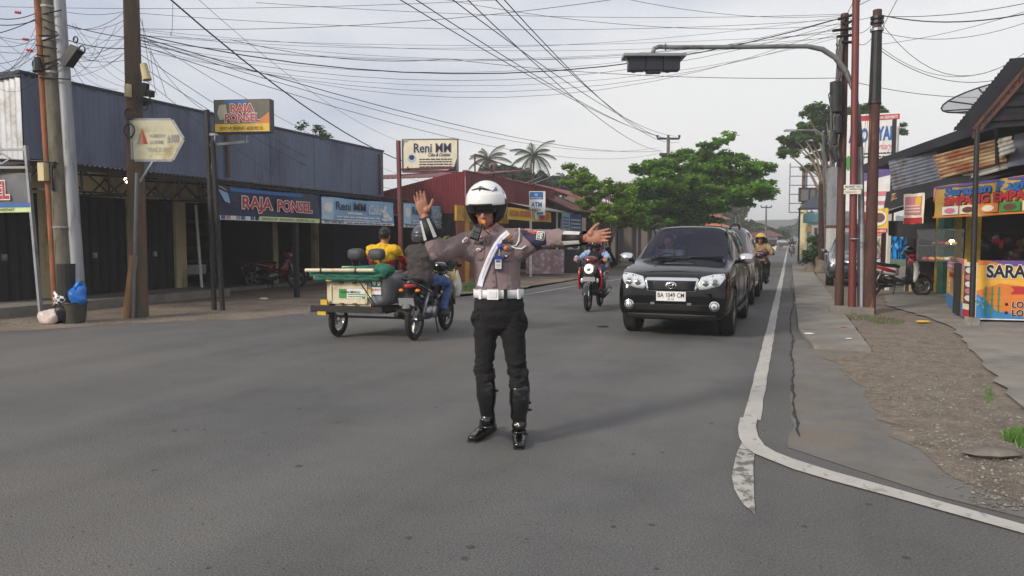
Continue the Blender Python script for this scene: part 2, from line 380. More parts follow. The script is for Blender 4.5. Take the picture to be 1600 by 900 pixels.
strip('road_marking', edge, .125, .005, M_mark, .006)
def pxpoly(name, pts, z, m):
    return sheet(name, [(p.x, p.y) for p in [G(*q) for q in pts]], z, m)
o1 = [(1156, 654), (1153, 672), (1155, 686), (1163, 699), (1178, 710), (1210, 723), (1240, 735), (1300, 753), (1400, 780), (1500, 808), (1600, 836), (1700, 864), (2300, 1030)]
o2 = [(2300, 1006), (1700, 846), (1600, 822), (1500, 794), (1400, 766), (1300, 738), (1240, 719), (1212, 708), (1195, 698), (1185, 684), (1181, 668), (1184, 653)]
pxpoly('road_marking', o1 + o2, .009, M_mark)
pxpoly('road_marking', [(1160, 690), (1180, 700), (1177, 730), (1178, 770), (1180, 805), (1160, 788), (1147, 765), (1143, 745), (1150, 712)], .005, M_mark_old)
strip('road_marking', [(p.x, p.y, 0) for p in [G(*q) for q in ((820, 461), (870, 452), (920, 444), (975, 435.5))]] + [(-5.85, 36, 0), (-6.0, 50, 0), (-6.1, 80, 0), (-6.1, 120, 0)], .12, .007, M_mark_old, .01)
ck = []; x = .1
for i in range(240):
    y_ = 5.55 + i * .1; x += random.uniform(-.012, .012); x = min(.16, max(.05, x)); ck.append((x, y_, 0))
strip('road_crack', ck, [random.uniform(.008, .03) for _ in ck], .0065, mat('crack_dark', (.03, .028, .026), 1), .003)
# stones, scraps
def scatter(name, n, fn, s0, s1, m, z=.01, flatn=.6):
    b = MB(); V0 = [(1, 0, 0), (-1, 0, 0), (0, 1, 0), (0, -1, 0), (0, 0, 1), (0, 0, -.4)]; F0 = [(0, 2, 4), (2, 1, 4), (1, 3, 4), (3, 0, 4), (2, 0, 5), (1, 2, 5), (3, 1, 5), (0, 3, 5)]
    for _ in range(n):
        x, y = fn(); s = s0 + (s1 - s0) * random.random() ** 4; a = random.random() * 6.28
        b.add([(x + s * (p[0] * math.cos(a) - p[1] * math.sin(a)) * random.uniform(.6, 1.1), y + s * (p[0] * math.sin(a) + p[1] * math.cos(a)) * random.uniform(.6, 1.1), z + s * p[2] * flatn) for p in V0], F0)
    return b.build(name, m, None, kind='stuff')
M_st = mat('stone', (.15, .135, .115), .9, var=.5, scale=3); M_st2 = mat('pale_stone', (.25, .235, .21), .9, var=.3, scale=5)
def inpoly(px0, px1, py0, py1, cond):
    while True:
        a, b = random.uniform(px0, px1), random.uniform(py0, py1)
        if cond(a, b): p = G(a, b); return p.x, p.y
cg = lambda a, b: a > 1300 + (b - 555) * 1.05 + random.gauss(0, 18) and (b > 520) and not (a > 1520 + (b - 560) * .6 and b < 640)
tag(scatter('gravel', 9000, lambda: inpoly(1290, 1640, 535, 800, cg), .004, .016, M_st), 'loose grey gravel and chippings on the dirt verge at the right', 'gravel', kind='stuff')
tag(scatter('gravel', 900, lambda: inpoly(1380, 1640, 535, 800, cg), .005, .02, M_st2), 'paler stones strewn among the gravel at the right', 'stones', kind='stuff')
tag(scatter('gravel', 1500, lambda: inpoly(0, 620, 478, 515, lambda a, b: b < 512 - a * .035), .008, .028, M_st2), 'pale pebbles on the dirt verge at the left', 'pebbles', kind='stuff')
tag(scatter('gravel', 1100, lambda: inpoly(0, 1600, 560, 890, lambda a, b: True), .002, .007, mat('grit', (.06, .058, .055), 1), z=.002, flatn=.3), 'dark grit specks scattered over the road surface', 'grit', kind='stuff')
tag(scatter('oil_spots', 55, lambda: inpoly(60, 1560, 560, 890, lambda a, b: True), .006, .035, mat('oil_spot', (.065, .063, .06), .9), z=.003, flatn=.04), 'dark oil spots and gum marks scattered on the road', 'spots', kind='stuff')
def grass_patch(label, pts, n, h, m=None):
    b = MB()
    for _ in range(n):
        q = random.choice(pts); r = math.sqrt(random.random()); a = random.random() * 6.28
        p = G(q[0] + q[2] * r * math.cos(a), q[1] + q[3] * r * math.sin(a)); hh = h * random.uniform(.4, 1); w = .006; a = random.random() * 6.28; l = V((math.cos(a), math.sin(a), 0))
        t_ = p + V((random.uniform(-.5, .5) * hh, random.uniform(-.5, .5) * hh, hh))
        b.add([p - l * w, p + l * w, t_], [(0, 1, 2)])
    tag(b.build('grass', m or mat('grass_blade', (.09, .19, .035), .6, var=.35, scale=8), None, kind='stuff'), label, 'grass', kind='stuff')
grass_patch('bright green grass tuft at the right picture edge', [(1592, 686, 26, 9), (1615, 690, 30, 16)], 2600, .07)
grass_patch('sparse weeds beside the concrete at the right verge', [(1545, 620, 6, 12), (1510, 512, 14, 3)], 260, .045)
grass_patch('low weeds round the foot of the right poles', [(1345, 497, 42, 5), (1385, 503, 30, 5)], 1100, .06, mat('dry_grass', (.10, .12, .045), .7, var=.5, scale=8))
grass_patch('low grass in front of the brown door', [(760, 447, 35, 6), (735, 452, 20, 4)], 1500, .12)
# ================================================================ SIGNS
def board(name, label, cat, P, w, h, rz, d=.03, fm=None, face=None, frame_w=0, group=None, wave=0, fname='panel'):
    r = thing(name, label, cat, P, rz, group)
    if wave:
        b = MB(); nx, nz = 28, 5
        vs = [(w * i / nx, wave * (math.sin(i * .9) * .6 + math.sin(i * .37 + j)) , h * j / nz + wave * .8 * math.sin(i * PI / nx * 3) * (1 if j in (0, nz) else 0)) for i in range(nx + 1) for j in range(nz + 1)]
        b.add(vs, [(i * (nz + 1) + j, (i + 1) * (nz + 1) + j, (i + 1) * (nz + 1) + j + 1, i * (nz + 1) + j + 1) for i in range(nx) for j in range(nz)])
        b.build(fname, face, r, True)
    else:
        b = MB(); b.bb(0, w, 0, d, 0, h); b.build('cabinet' if d > .06 else fname, fm if d > .06 and fm else face, r)
        if d > .06: rect(r, .012, w - .012, .012, h - .012, face, name='face')
        if frame_w:
            b = MB(); f = frame_w
            for x0, x1, z0, z1 in ((-f, w + f, -f, 0), (-f, w + f, h, h + f), (-f, 0, 0, h), (w, w + f, 0, h)): b.bb(x0, x1, -.01, d + .01, z0, z1)
            b.build('frame', fm, r)
    return r
def para(s, P, x, z, w, h, n, m, jitter=.25):
    """lines of small print as short bars of words"""
    b = MB()
    for i in range(n):
        zz = z + h * (1 - (i + .75) / n); xx = x; hh = h / n * .45
        while xx < x + w:
            ww = min(random.uniform(.06, .16) * w, x + w - xx)
            b.quad((xx, P, zz), (xx + ww * .85, P, zz), (xx + ww * .85, P, zz + hh), (xx, P, zz + hh)); xx += ww
    return b.build('small_print', m, s)
Z = V((0, 0, 1))
H90 = R(90)
# hanging banners under the left canopy (facing the road)
XB = -11.05
def lb(px, py, X=XB): return AX(px, py, X)
def banner_L(px0, px1, yb0, yt0, name, label, X, face, wave=.012, group='shop banners under the left canopies'):
    a = lb(px0, yb0, X); b = lb(px1, yb0, X); t_ = lb(px0, yt0, X)
    w = b.y - a.y; h = t_.z - a.z
    return board(name, label, 'banner', (X, a.y, a.z), w, h, H90, face=face, wave=wave, group=group), w, h
P_nb = flat('night_blue', (30, 38, 72), var=.3)
r, w, h = banner_L(340, 500, 343, 290, 'shop_banner', 'dark blue phone shop banner with red RAJA PONSEL lettering under the canopy', XB, P_nb)
rect(r, .0, w * .985, .0, h * .13, P_w, -.02); rect(r, w * .36, w * .985, .01, h * .15, P_lg, -.022)
rect(r, w * .1, w * .8, h * .86, h * .97, P_b, -.02); rect(r, 0, .3, h * .5, h * .9, P_lb, -.02, poly=[(.02, h * .9), (.2, h * .55), (.36, h * .5), (.3, h * .8)]); rect(r, 0, 0, 0, 0, P_y, -.021, poly=[(0, h), (.3, h * .86), (.12, h * .98)])
text(r, 'RAJA', w * .2, h * .38, h * .36, P_r, w * .28, -.03, .03, P_w, .075); text(r, 'PONSEL', w * .53, h * .36, h * .34, P_r, w * .37, -.03, .03, P_w, .075)
text(r, 'SERVICE HP - SPAREPART - AKSESORIS, DLL', w * .38, h * .04, h * .07, P_k, w * .55, -.026, .01)
for i, mm in enumerate((P_b, P_pk, P_w, P_gr, P_b, P_w, P_b, P_k)): rect(r, w * (.02 + i * .042), w * (.055 + i * .042), h * .02, h * .13, mm, -.026)
for nm, px0, px1, yb, yt, X, lab in (('cake_banner', 502, 615, 349, 307, XB, 'light blue cake shop banner hanging next to the dark blue one'), ('cake_banner', 630, 702, 355, 317, -10.9, 'light blue cake shop banner behind the raised hand, on the red building')):
    a = lb(px0, yb, X); r, w, h = None, None, None
    r, w, h = banner_L(px0, px1, yb - (0 if X == XB else 0), yt - 0, nm, lab, X, P_lb)
    if px0 == 502: h = h
    rect(r, 0, w, 0, h * .1, P_w, -.02); rect(r, w * .0, w * .14, h * .15, h * .95, flat('pale_blue', (176, 204, 226)), -.02)
    disc(r, w * .08, h * .62, w * .05, h * .2, P_w, -.024); text(r, 'Reni MM', w * .17, h * .55, h * .32, P_n, w * .4, -.026, .02); text(r, 'Cake', w * .6, h * .45, h * .38, P_w, w * .2, -.026, .01, slant=.3)
    rect(r, w * .32, w * .52, h * .4, h * .47, P_w, -.024); para(r, -.024, w * .18, h * .12, w * .6, h * .22, 2, P_w); text(r, '0821 9043 0873', w * .03, h * .02, h * .1, P_n, w * .24, -.026, .01)
    for q in ((.86, .2, .06, .07), (.87, .36, .05, .12), (.84, .55, .035, .12), (.93, .24, .035, .09), (.86, .72, .02, .08)): disc(r, w * q[0], h * q[1] + h * .05, w * q[2], h * q[3], P_w, -.025)
    para(r, -.024, w * .3, h * .01, w * .66, h * .08, 1, P_n)
# left cut banner on its own post frame
a = AY(-70, 333, 8.75); b_ = AY(50, 333, 8.9)
r = board('shop_banner', 'grey phone shop banner with red letters cut off by the left picture edge', 'banner', a, (b_ - a).length, .66, math.atan2(b_.y - a.y, b_.x - a.x), face=flat('banner_grey', (92, 94, 100), var=.2), wave=.01, group='shop banners under the left canopies')
w = (b_ - a).length; rect(r, 0, w, 0, .08, P_lg, -.02); rect(r, 0, w, .085, .16, P_b, -.019)
text(r, 'RAJA PONSEL', w * .74 - 1.85, .24, .29, P_r, 1.85, -.026, .03, P_w, .075); text(r, 'SERVICE HP - SPAREPART', w * .3, .02, .05, P_k, w * .5, -.024)
# light boxes
def lightbox(name, label, px0, py0, px1, py1, D, rz, d, fm, face):
    a = AD(px0, py1, D); s = D / FOC; return board(name, label, 'sign', a, (px1 - px0) * s, (py1 - py0) * s, rz, d, fm, face), (px1 - px0) * s, (py1 - py0) * s
M_dn = mat('sign_side', (44, 46, 62), .5, .2)
r, w, h = lightbox('light_box_sign', 'phone shop light box RAJA PONSEL with yellow bottom strip on twin posts', 335, 157, 427, 208, 14.3, R(14), .17, M_dn, flat('olive_grey', (96, 92, 78), var=.3))
rect(r, .02, w - .02, .02, h * .27, P_y, -.006); rect(r, 0, 0, 0, 0, P_o, -.005, poly=[(w * .72, h * .27), (w - .02, h * .27), (w - .02, h * .62)]); rect(r, w * .2, w * .6, h * .88, h * .98, P_b, -.005)
rect(r, 0, 0, 0, 0, flat('pale_hand', (176, 176, 150)), -.005, poly=[(w * .1, h * .4), (w * .17, h * .4), (w * .24, h * .6), (w * .22, h * .86), (w * .1, h * .84), (w * .06, h * .6)])
text(r, 'RAJA', w * .3, h * .62, h * .24, P_r, w * .42, -.012, .03, P_w, .075); text(r, 'PONSEL', w * .2, h * .33, h * .24, P_r, w * .62, -.012, .03, P_w, .075); text(r, 'SERVICE HP, SPAREPART - AKSESORIS, DLL', w * .1, h * .08, h * .1, P_br, w * .78, -.01, .01)
r, w, h = lightbox('light_box_sign', 'cream cake shop light box reading Reni MM on a maroon post', 630, 219, 716, 268, 18.6, R(16), .16, mat('sign_side_red', (92, 34, 36), .5), P_cr)
text(r, 'Reni MM', w * .2, h * .6, h * .28, P_n, w * .68, -.012, .02, P_w, .05); text(r, 'Cake & Cookies', w * .46, h * .47, h * .1, P_n, w * .4, -.01, .02, slant=.25); disc(r, w * .16, h * .42, w * .08, h * .14, flat('pale_blue', (176, 204, 226)), -.008); disc(r, w * .16, h * .44, w * .05, h * .08, P_n, -.01)
para(r, -.009, w * .3, h * .1, w * .6, h * .32, 4, P_n); rect(r, 0, 0, 0, 0, P_n, -.007, poly=[(w * .8, .012), (w * .985, .012), (w * .985, h * .42), (w * .94, h * .15)]); rect(r, 0, 0, 0, 0, P_gr, -.008, poly=[(.013, h * .97), (.013, h * .75), (w * .03, h * .9), (w * .12, h * .97)])
b = MB(); b.bb(-.01, w + .01, -.015, .17, -.02, .0); b.bb(-.01, w + .01, -.015, .17, h, h + .02); b.bb(-.03, -.01, -.015, .17, -.02, h + .02); b.build('frame', M_gal, r)
pr = thing('sign_post', 'maroon painted post carrying the cream light box', 'post', G(628, 461)); dd = V(pr.location); S1 = (dd - CO).dot(cF) / FOC
b = MB(); zt = 1.4 + (375 - 222) * S1; b.bar((0, 0, 0), (-.06, 0, zt), .085); b.build('post_tube', mat('maroon_paint', (96, 32, 36), .55, var=.2), pr)
b = MB(); b.bar((-.04, 0, zt - .72), (1.35, .3, zt - .70), .05); b.bar((-.04, 0, zt - .86), (1.2, .25, zt - .79), .03); b.bar((.2, 0, zt - .72), (.2, 0, zt - .66), .03); b.build('bracket', MATS['maroon_paint'], pr)
pr = thing('sign_post', 'twin dark steel posts under the phone shop light box', 'post', G(338, 485))
b = MB(); b.bar((-.05, 0, 0), (-.10, 0, 3.95), .07); b.build('post_tube', M_dkst, pr); b = MB(); b.bar((.16, 0, 0), (.02, 0, 3.35), .07); b.build('post_tube', M_dkst, pr)
b = MB(); b.bar((-.1, 0, 3.26), (.66, .25, 3.33), .05); b.bar((-.09, 0, 2.5), (.08, .02, 3.5), .02); b.bar((.64, .22, 3.3), (.64, .22, 3.5), .04); b.bar((-.1, 0, 3.47), (.9, .2, 3.47), .04); b.build('bracket', M_gal, pr)
# arrow sign
D = 13.2; s = D / FOC; a = AD(207, 249, D)
r = thing('arrow_sign', 'yellowed arrow shaped sign pointing right, on the middle pole', 'sign', a, R(20))
w, h = 62 * s, 60 * s; xt = 76 * s
poly = [(0, 0), (w, 0), (xt + .04, h * .52), (w, h), (0, h)]
b = MB(); b.prism(poly, 0, .05); b.build('panel', mat('yellowed_acrylic', (206, 200, 168), .4, var=.12, scale=3, dirt=(176, 160, 120), dscale=2.5), r)
b = MB(); n = len(poly)
for i in range(n): b.bar((poly[i][0], .02, poly[i][1]), (poly[(i + 1) % n][0], .02, poly[(i + 1) % n][1]), .035, .08)
b.build('frame', M_gal, r)
rect(r, 0, 0, 0, 0, P_gr, -.006, poly=[(w * .12, h * .4), (w * .22, h * .4), (w * .24, h * .72)]); rect(r, 0, 0, 0, 0, P_o, -.007, poly=[(w * .24, h * .4), (w * .3, h * .4), (w * .25, h * .85)]); rect(r, 0, 0, 0, 0, P_r, -.008, poly=[(w * .3, h * .4), (w * .4, h * .4), (w * .27, h * .8)])
text(r, 'HOMESTAY', w * .46, h * .56, h * .09, P_gr, w * .4, -.008); text(r, '(±100M)', w * .46, h * .4, h * .09, P_gr, w * .34, -.008); text(r, '±100', w * .9, h * .44, h * .2, P_gr, w * .3, -.008, .03); text(r, 'TRACK PET', w * .38, h * .2, h * .11, flat('faded', (186, 178, 152)), w * .6, -.008, .03)
b = MB(); b.bar((.0, .06, -3.3), (0, .06, h), .06); b.build('post_tube', M_dkst, r); b = MB(); b.bar((.03, .05, -.5), (.38, .02, -.0), .035); b.build('bracket', M_gal, r)
# frame post at far left with diamond lattice
pr = thing('steel_frame_post', 'thin steel post with diamond lattice beam at the far left', 'post', G(65, 503)); q = V(pr.location); S1 = (q - CO).dot(cF) / FOC
b = MB(); b.bar((0, 0, 0), (-.2, 0, 3.0), .055); b.build('post_tube', M_gal, pr)
b = MB(); l = V((math.cos(YAW), math.sin(YAW), 0)); zt = 2.93
b.bar(V((-.2, 0, zt)), V((-.2, 0, zt)) - l * 1.6, .04); b.bar(V((-.2, 0, zt - .3)), V((-.2, 0, zt - .3)) - l * 1.6, .04)
for c in (.42, 1.15):
    cc = V((-.2, 0, zt - .15)) - l * c
    P4 = [cc + l * .14, cc + Z * .09, cc - l * .14, cc - Z * .09]
    for i in range(4): b.bar(P4[i], P4[(i + 1) % 4], .025)
b.build('lattice_beam', M_gal, pr)
# ================================================================ LEFT BUILDING
M_blue = mat('blue_sheet', (98, 108, 130), .6, .05, var=.1, scale=1.5, dirt=(76, 80, 98), dscale=.9, stretch=(1, 1, .25))
M_zinc = mat('zinc_sheet', (188, 190, 194), .45, .4, var=.08, dirt=(150, 146, 138), dscale=2)
M_cream = mat('cream_plaster', (198, 184, 142), .85, var=.1, scale=2, dirt=(140, 126, 96), dscale=1.6, stretch=(1, 1, .4))
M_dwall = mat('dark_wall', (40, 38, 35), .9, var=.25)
M_shut = mat('shutter_paint', (22, 23, 26), .7, .1, var=.25, scale=3, dirt=(34, 32, 30), dscale=4)
bl = thing('shop_row_building', 'long dark blue corrugated parapet over dark shop fronts on the left', 'building', (-12.6, 9, 0), world=True)
XP = -12.6; ya = AX(33, 120, XP).y; yb = AX(598, 237, XP).y; zb_, zt_ = 2.84, 4.3
n = 13; wd = (yb - ya) / n
for i in range(n):
    b = MB(); b.corr((XP + .003 * (i % 2), ya + wd * i, zb_), (0, 1, 0), (0, 0, 1), wd + .02, zt_ - zb_, .12, .007); b.build('parapet_panel', M_blue, bl, True)
b = MB(); b.bb(XP - .1, XP + .03, ya - .05, yb + .05, zt_, zt_ + .05); b.build('ridge_cap', mat('dark_cap', (44, 48, 62), .5, .2), bl)
b = MB(); b.corr((XP - .03, ya, zb_ - .1), (-.99, .1, 0), (0, 0, 1), 3.6, 1.5, .16, .02); b.build('side_panel', M_zinc, bl, True)
b = MB(); b.bb(XP - 3.6, XP, ya - .02, ya + .3, zt_ - .05, zt_ + .05); b.build('ridge_cap', MATS['dark_cap'], bl)
b = MB(); b.quad((XP - .1, ya, zt_), (XP - .1, yb, zt_), (-22, yb, 3.2), (-22, ya, 3.2)); b.bb(-22, XP - .02, yb - .1, yb, 0, 4.25); b.build('roof_and_end_wall', mat('dark_sheet', (66, 70, 84), .6), bl)
for i in range(2): b = MB(); b.tube([(XP + .06, yb - .25 - i * 7, 2.9), (XP + .06, yb - .25 - i * 7, 4.2)], .05); b.build('downpipe', mat('brown_pipe', (92, 70, 66), .5), bl)
# canopy
xc0, xc1 = -11.5, -14.5; n = 12; y0c = ya - .3; y1c = yb - .3; wd = (y1c - y0c) / n
for i in range(n):
    b = MB(); b.corr((xc0, y0c + wd * i, 2.70 - .003 * (i % 2)), (0, 1, 0), (xc1 - xc0, 0, .22), wd + .05, 3.0, .10, .014); b.build('canopy_sheet', mat('canopy_sheet', (96, 94, 98), .6, .2, dirt=(120, 72, 58), dscale=2), bl, True)
b = MB(); b.bb(xc0 - .08, xc0 - .03, y0c, y1c, 2.60, 2.68)
b.bb(xc0 - .08, xc0 - .04, y0c, y1c, 2.22, 2.26); y = y0c; k = 0
while y < y1c - .5:
    b.bar((xc0 - .06, y, 2.24), (xc0 - .06, y, 2.64), .03); b.bar((xc0 - .06, y, 2.64 if k % 2 else 2.24), (xc0 - .06, y + .55, 2.24 if k % 2 else 2.64), .025); y += .55; k += 1
b.build('lattice_girder', M_dkst, bl)
for yy in [y0c + .1 + i * 2.1 for i in range(6)]:
    b = MB(); b.bar((xc0 - .1, yy, 2.6), (xc1, yy, 2.8), .04); b.bar((xc0 - .1, yy, 2.25), (xc1, yy, 2.35), .04); x = xc0 - .1; k = 0
    while x > xc1 + .3: b.bar((x, yy, 2.6 if k % 2 else 2.25), (x - .45, yy, 2.28 if k % 2 else 2.64), .025); x -= .45; k += 1
    b.build('canopy_truss', M_dkst, bl)
for p in (G(464, 465), G(602, 448)): b = MB(); b.bar((p.x, p.y, 0), (p.x, p.y, 2.65), .1); b.build('canopy_post', M_dkst, bl)
XW = -14.5; yw = lambda px: AX(px, 400, XW).y
b = MB(); b.bb(-18, -13.1, yw(-60) - 4, yw(290), -.02, .19); b.build('concrete_step', M_conc, bl)
b = MB(); b.bb(-18, -14.2, yw(290), yb, -.02, .1); b.build('concrete_step', M_conc, bl)
def shutter(px0, px1, z1=2.36):
    y0, y1 = yw(px0), yw(px1); b = MB(); n_ = int((y1 - y0) / .11); vs = []
    for i in range(n_ + 1): y = y0 + (y1 - y0) * i / n_; vs += [(XW + (.03 if i % 2 else -.03), y, .19), (XW + (.03 if i % 2 else -.03), y, z1)]
    b.add(vs, [(2 * i, 2 * i + 2, 2 * i + 3, 2 * i + 1) for i in range(n_)]); b.build('folding_shutter', M_shut, bl)
    b = MB(); ym = (y0 + y1) / 2; b.bb(XW + .03, XW + .08, ym - .05, ym + .05, 1.0, 1.12); b.build('padlock', M_alu, bl)
shutter(-60, 60); shutter(84, 200); shutter(203, 273)
for a_, b__ in ((60, 84), (200, 203), (273, 289)):
    b = MB(); b.bb(XW - .1, XW + .06, yw(a_), yw(b__), .1, 2.5); b.build('pillar', M_cream, bl)
b = MB(); b.bb(XW - .1, XW + .05, yw(-60), yb, 2.362, 2.95); b.build('fascia_wall', M_cream, bl)
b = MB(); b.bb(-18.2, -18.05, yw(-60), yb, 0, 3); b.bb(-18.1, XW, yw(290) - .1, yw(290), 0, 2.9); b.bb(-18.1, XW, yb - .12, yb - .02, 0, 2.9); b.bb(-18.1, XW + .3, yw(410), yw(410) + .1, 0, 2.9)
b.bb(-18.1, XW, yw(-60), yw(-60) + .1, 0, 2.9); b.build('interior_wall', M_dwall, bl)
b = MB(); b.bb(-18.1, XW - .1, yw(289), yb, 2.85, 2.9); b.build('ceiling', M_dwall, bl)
for px in (425, 490, 560): b = MB(); b.bb(XW - .1, XW + .06, yw(px), yw(px) + .22, .1, 2.4); b.build('pillar', M_cream, bl)
b = MB(); b.tube([(XW + .3, yw(300), .1), (XW + .25, yw(296), 2.3)], .035); b.build('water_pipe', M_wht, bl)
# shelf, things in the dark bay
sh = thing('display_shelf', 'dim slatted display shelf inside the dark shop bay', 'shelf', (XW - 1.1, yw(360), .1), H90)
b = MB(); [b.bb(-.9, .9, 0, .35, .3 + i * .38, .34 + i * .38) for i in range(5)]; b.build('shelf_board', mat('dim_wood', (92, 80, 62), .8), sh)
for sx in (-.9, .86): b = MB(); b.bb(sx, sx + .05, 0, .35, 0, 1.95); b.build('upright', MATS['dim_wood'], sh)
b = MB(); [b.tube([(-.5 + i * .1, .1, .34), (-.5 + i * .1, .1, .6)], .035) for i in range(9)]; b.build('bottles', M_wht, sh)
lm = thing('ceiling_lamp', 'small lit white lamp under the canopy beside the middle pole', 'lamp', AX(200, 281, -13.0)); b = MB(); b.ell((0, 0, 0), .075, 12, 8); b.build('bulb', M_lit, lm); b = MB(); b.tube([(0, 0, .04), (0, 0, .3)], .02); b.build('lamp_holder', M_blk, lm)
tag(MB().ell((0, 0, 0), (.13, .09, .035), 7, 4).build('paper_scrap', P_w), 'crumpled white paper scrap on the ground before the dark bay', 'litter').location = G(412, 467)
# ================================================================ POLES (left)
M_pconc = mat('weathered_concrete', (104, 98, 84), .9, var=.3, scale=4, bump=.5, dirt=(66, 64, 46), dscale=3, stretch=(2, 2, .5))
def px_pole(name, label, base, top_px, D, r0, r1, m, cat='utility pole', group=None, n=14, lean=True):
    """pole from a ground point to a point seen at top_px at camera depth D"""
    a = V(base); b_ = AD(top_px[0], top_px[1], D); r = thing(name, label, cat, a, 0, group)
    b = MB(); b.tube([(0, 0, -.05), tuple((b_ - a) * .5), tuple(b_ - a)], [r0, (r0 + r1) / 2, r1], n); b.build('shaft', m, r, 60); return r, b_ - a
gA = G(108, 504); DA = (gA - CO).dot(cF)
pA, tA = px_pole('concrete_pole', 'weathered concrete utility pole, leftmost, between a rusty pipe and a grey steel pole', gA, (66, -120), DA - .1, .15, .115, M_pconc)
b = MB(); b.tube([(.015, 0, 0), (.005, 0, 1.0)], .162, 14); b.build('painted_base', M_blk, pA)
for z in (1.6, 4.2, 4.75, 5.3): b = MB(); c = tA * (z / tA.z); b.tube([(c.x, c.y, z), (c.x, c.y, z + .035)], .165 - z * .006, 14); b.build('steel_band', M_gal, pA)
r_, t_ = px_pole('rusty_pipe', 'rusty orange steel pipe strapped beside the leftmost concrete pole', gA + V((-.2, -.06, 0)), (55, -60), DA - .2, .06, .055, mat('orange_rust', (140, 84, 52), .85, var=.35, scale=5, dirt=(88, 66, 54), dscale=4, stretch=(2, 2, .4)), 'pipe')
b = MB(); c = t_ * .42; b.box((c.x + .02, c.y - .1, c.z), (.14, .1, .3)); b.build('junction_box', M_cream, r_)
r_, t_ = px_pole('steel_pole', 'grey tapered steel pole right of the leftmost concrete pole', gA + V((.17, .08, 0)), (88, -60), DA - .05, .105, .1, mat('grey_pole_paint', (150, 152, 156), .6, .2, var=.12, dirt=(116, 112, 108), dscale=3, stretch=(3, 3, .4)))
gB = G(218, 496); DB = (gB - CO).dot(cF)
pB, tB = px_pole('concrete_pole', 'concrete utility pole with rust streaks behind the arrow sign', gB, (202, -120), DB, .155, .13, mat('rust_streaked_concrete', (98, 74, 58), .9, var=.3, scale=4, bump=.5, dirt=(74, 68, 54), dscale=2.5, stretch=(2, 2, .4), dlo=.4, dhi=.6))
r_, t_ = px_pole('conduit_pipe', 'thin grey conduit leaning on the rust streaked pole', gB + V((.06, -.2, 0)), (214, 270), DB - .3, .032, .03, mat('dull_conduit', (104, 104, 104), .7, .2), 'pipe')
r_, t_ = px_pole('bamboo_pipe', 'short yellow brown pipe at the foot of the rust streaked pole', gB + V((-.16, -.14, 0)), (209, 400), DB - .2, .075, .07, mat('tan_pipe', (150, 116, 78), .8, var=.25, stretch=(2, 2, .4)), 'pipe')
eq = thing('cable_equipment', 'dark cable joint boxes and coils hung on the rust streaked pole', 'cable box', tB * .5 + gB)
def atB(px, py, dd=-.2): return AD(px, py, DB + dd) - V(eq.location)
b = MB(); b.tube([atB(224, 100), atB(230, 125)], [.06, .08], 10); b.build('insulator', M_cream, eq)
for q in ((226, 140, .09, .16), (234, 146, .1, .08), (222, 158, .12, .1)): b = MB(); b.box(atB(q[0], q[1]), (q[2] * 1.3, q[2], q[3] * 1.4), (.2, .3, .1)); b.build('joint_box', M_blk, eq)
for q in ((228, 156, .1), (202, 178, .1), (202, 204, .12), (226, 166, .07)): b = MB(); b.torus((0, 0, 0), q[2], .014, 'y', 18, 6); o = b.build('cable_coil', M_blk, eq, True); o.location = atB(q[0], q[1])
b = MB(); b.tube([atB(200, 132), atB(200, 152)], .06, 10); b.build('meter_can', M_cream, eq)
eq = thing('cable_equipment', 'black camera housing and cable knots on the leftmost poles', 'cable box', tA * .5 + gA)
DA2 = DA - .2
def atA(px, py): return AD(px, py, DA2) - V(eq.location)
b = MB(); b.box(atA(112, 88), (.34, .2, .14), (0, -.9, .3)); b.build('lamp_housing', M_blk, eq)
b = MB(); b.tube([atA(58, 90), atA(60, 112)], [.05, .09], 10); b.build('joint_box', M_blk, eq)
for q in ((56, 100, .08), (128, 78, .07), (118, 62, .05)): b = MB(); b.torus((0, 0, 0), q[2], .012, 'y', 18, 6); o = b.build('cable_coil', M_blk, eq, True); o.location = atA(q[0], q[1])
for q in ((28, 19), (40, 61), (46, 78)): b = MB(); b.tube([atA(q[0] - 4, q[1]), atA(q[0] + 4, q[1] + 1)], .022, 8); b.build('red_clamp', P_r, eq)
b = MB()
for i in range(10): b.tube([atA(62 + random.uniform(-8, 8), 20 + i * 11 + random.uniform(-5, 5)), atA(80 + random.uniform(-6, 30), 20 + i * 11 + random.uniform(-9, 9))], .012, 5)
b.build('cable_knots', M_blk, eq)
# rubbish at the pole
def lump(name, label, cat, c, r, m, seed=0, parts=None, squash=.85, noise_=.25, knot=True):
    o = thing(name, label, cat, c); b = MB(); b.ell((0, 0, r[2] * squash), r, 18, 12)
    b.v = [p * (1 + noise_ * 1.3 * noise.noise(p * 7 + V((seed, 0, 0))) + .12 * noise.noise(p * 24)) for p in b.v]; b.v = [V((p.x, p.y, max(p.z, 0))) for p in b.v]
    b.build('bag_body', m, o, True)
    if knot: b = MB(); b.tube([(0, 0, r[2] * 1.5), (.02, 0, r[2] * 1.9), (.06, .02, r[2] * 2.2)], [r[0] * .5, r[0] * .18, r[0] * .3], 8); b.v = [p + V((.02, .02, .02)) * noise.noise(p * 20) for p in b.v]; b.build('bag_knot', m, o, True)
    return o
gT = G(118, 505)
bk = thing('rubbish_bucket', 'dark plastic bucket under the rubbish bags at the leftmost pole', 'bucket', gT); b = MB(); b.tube([(0, 0, 0), (0, 0, .35)], [.15, .19], 18); b.build('bucket_body', mat('dark_olive_plastic', (58, 56, 46), .6), bk, 60); b = MB(); b.torus((0, 0, .35), .19, .012, 'z'); b.build('bucket_rim', M_blk, bk)
lump('rubbish_bag', 'bright blue plastic bag on the bucket by the leftmost pole', 'rubbish bag', gT + V((.10, -.02, .3)), (.155, .13, .19), mat('blue_bag', (24, 104, 190), .3, var=.2, bump=.8, bscale=25), 1)
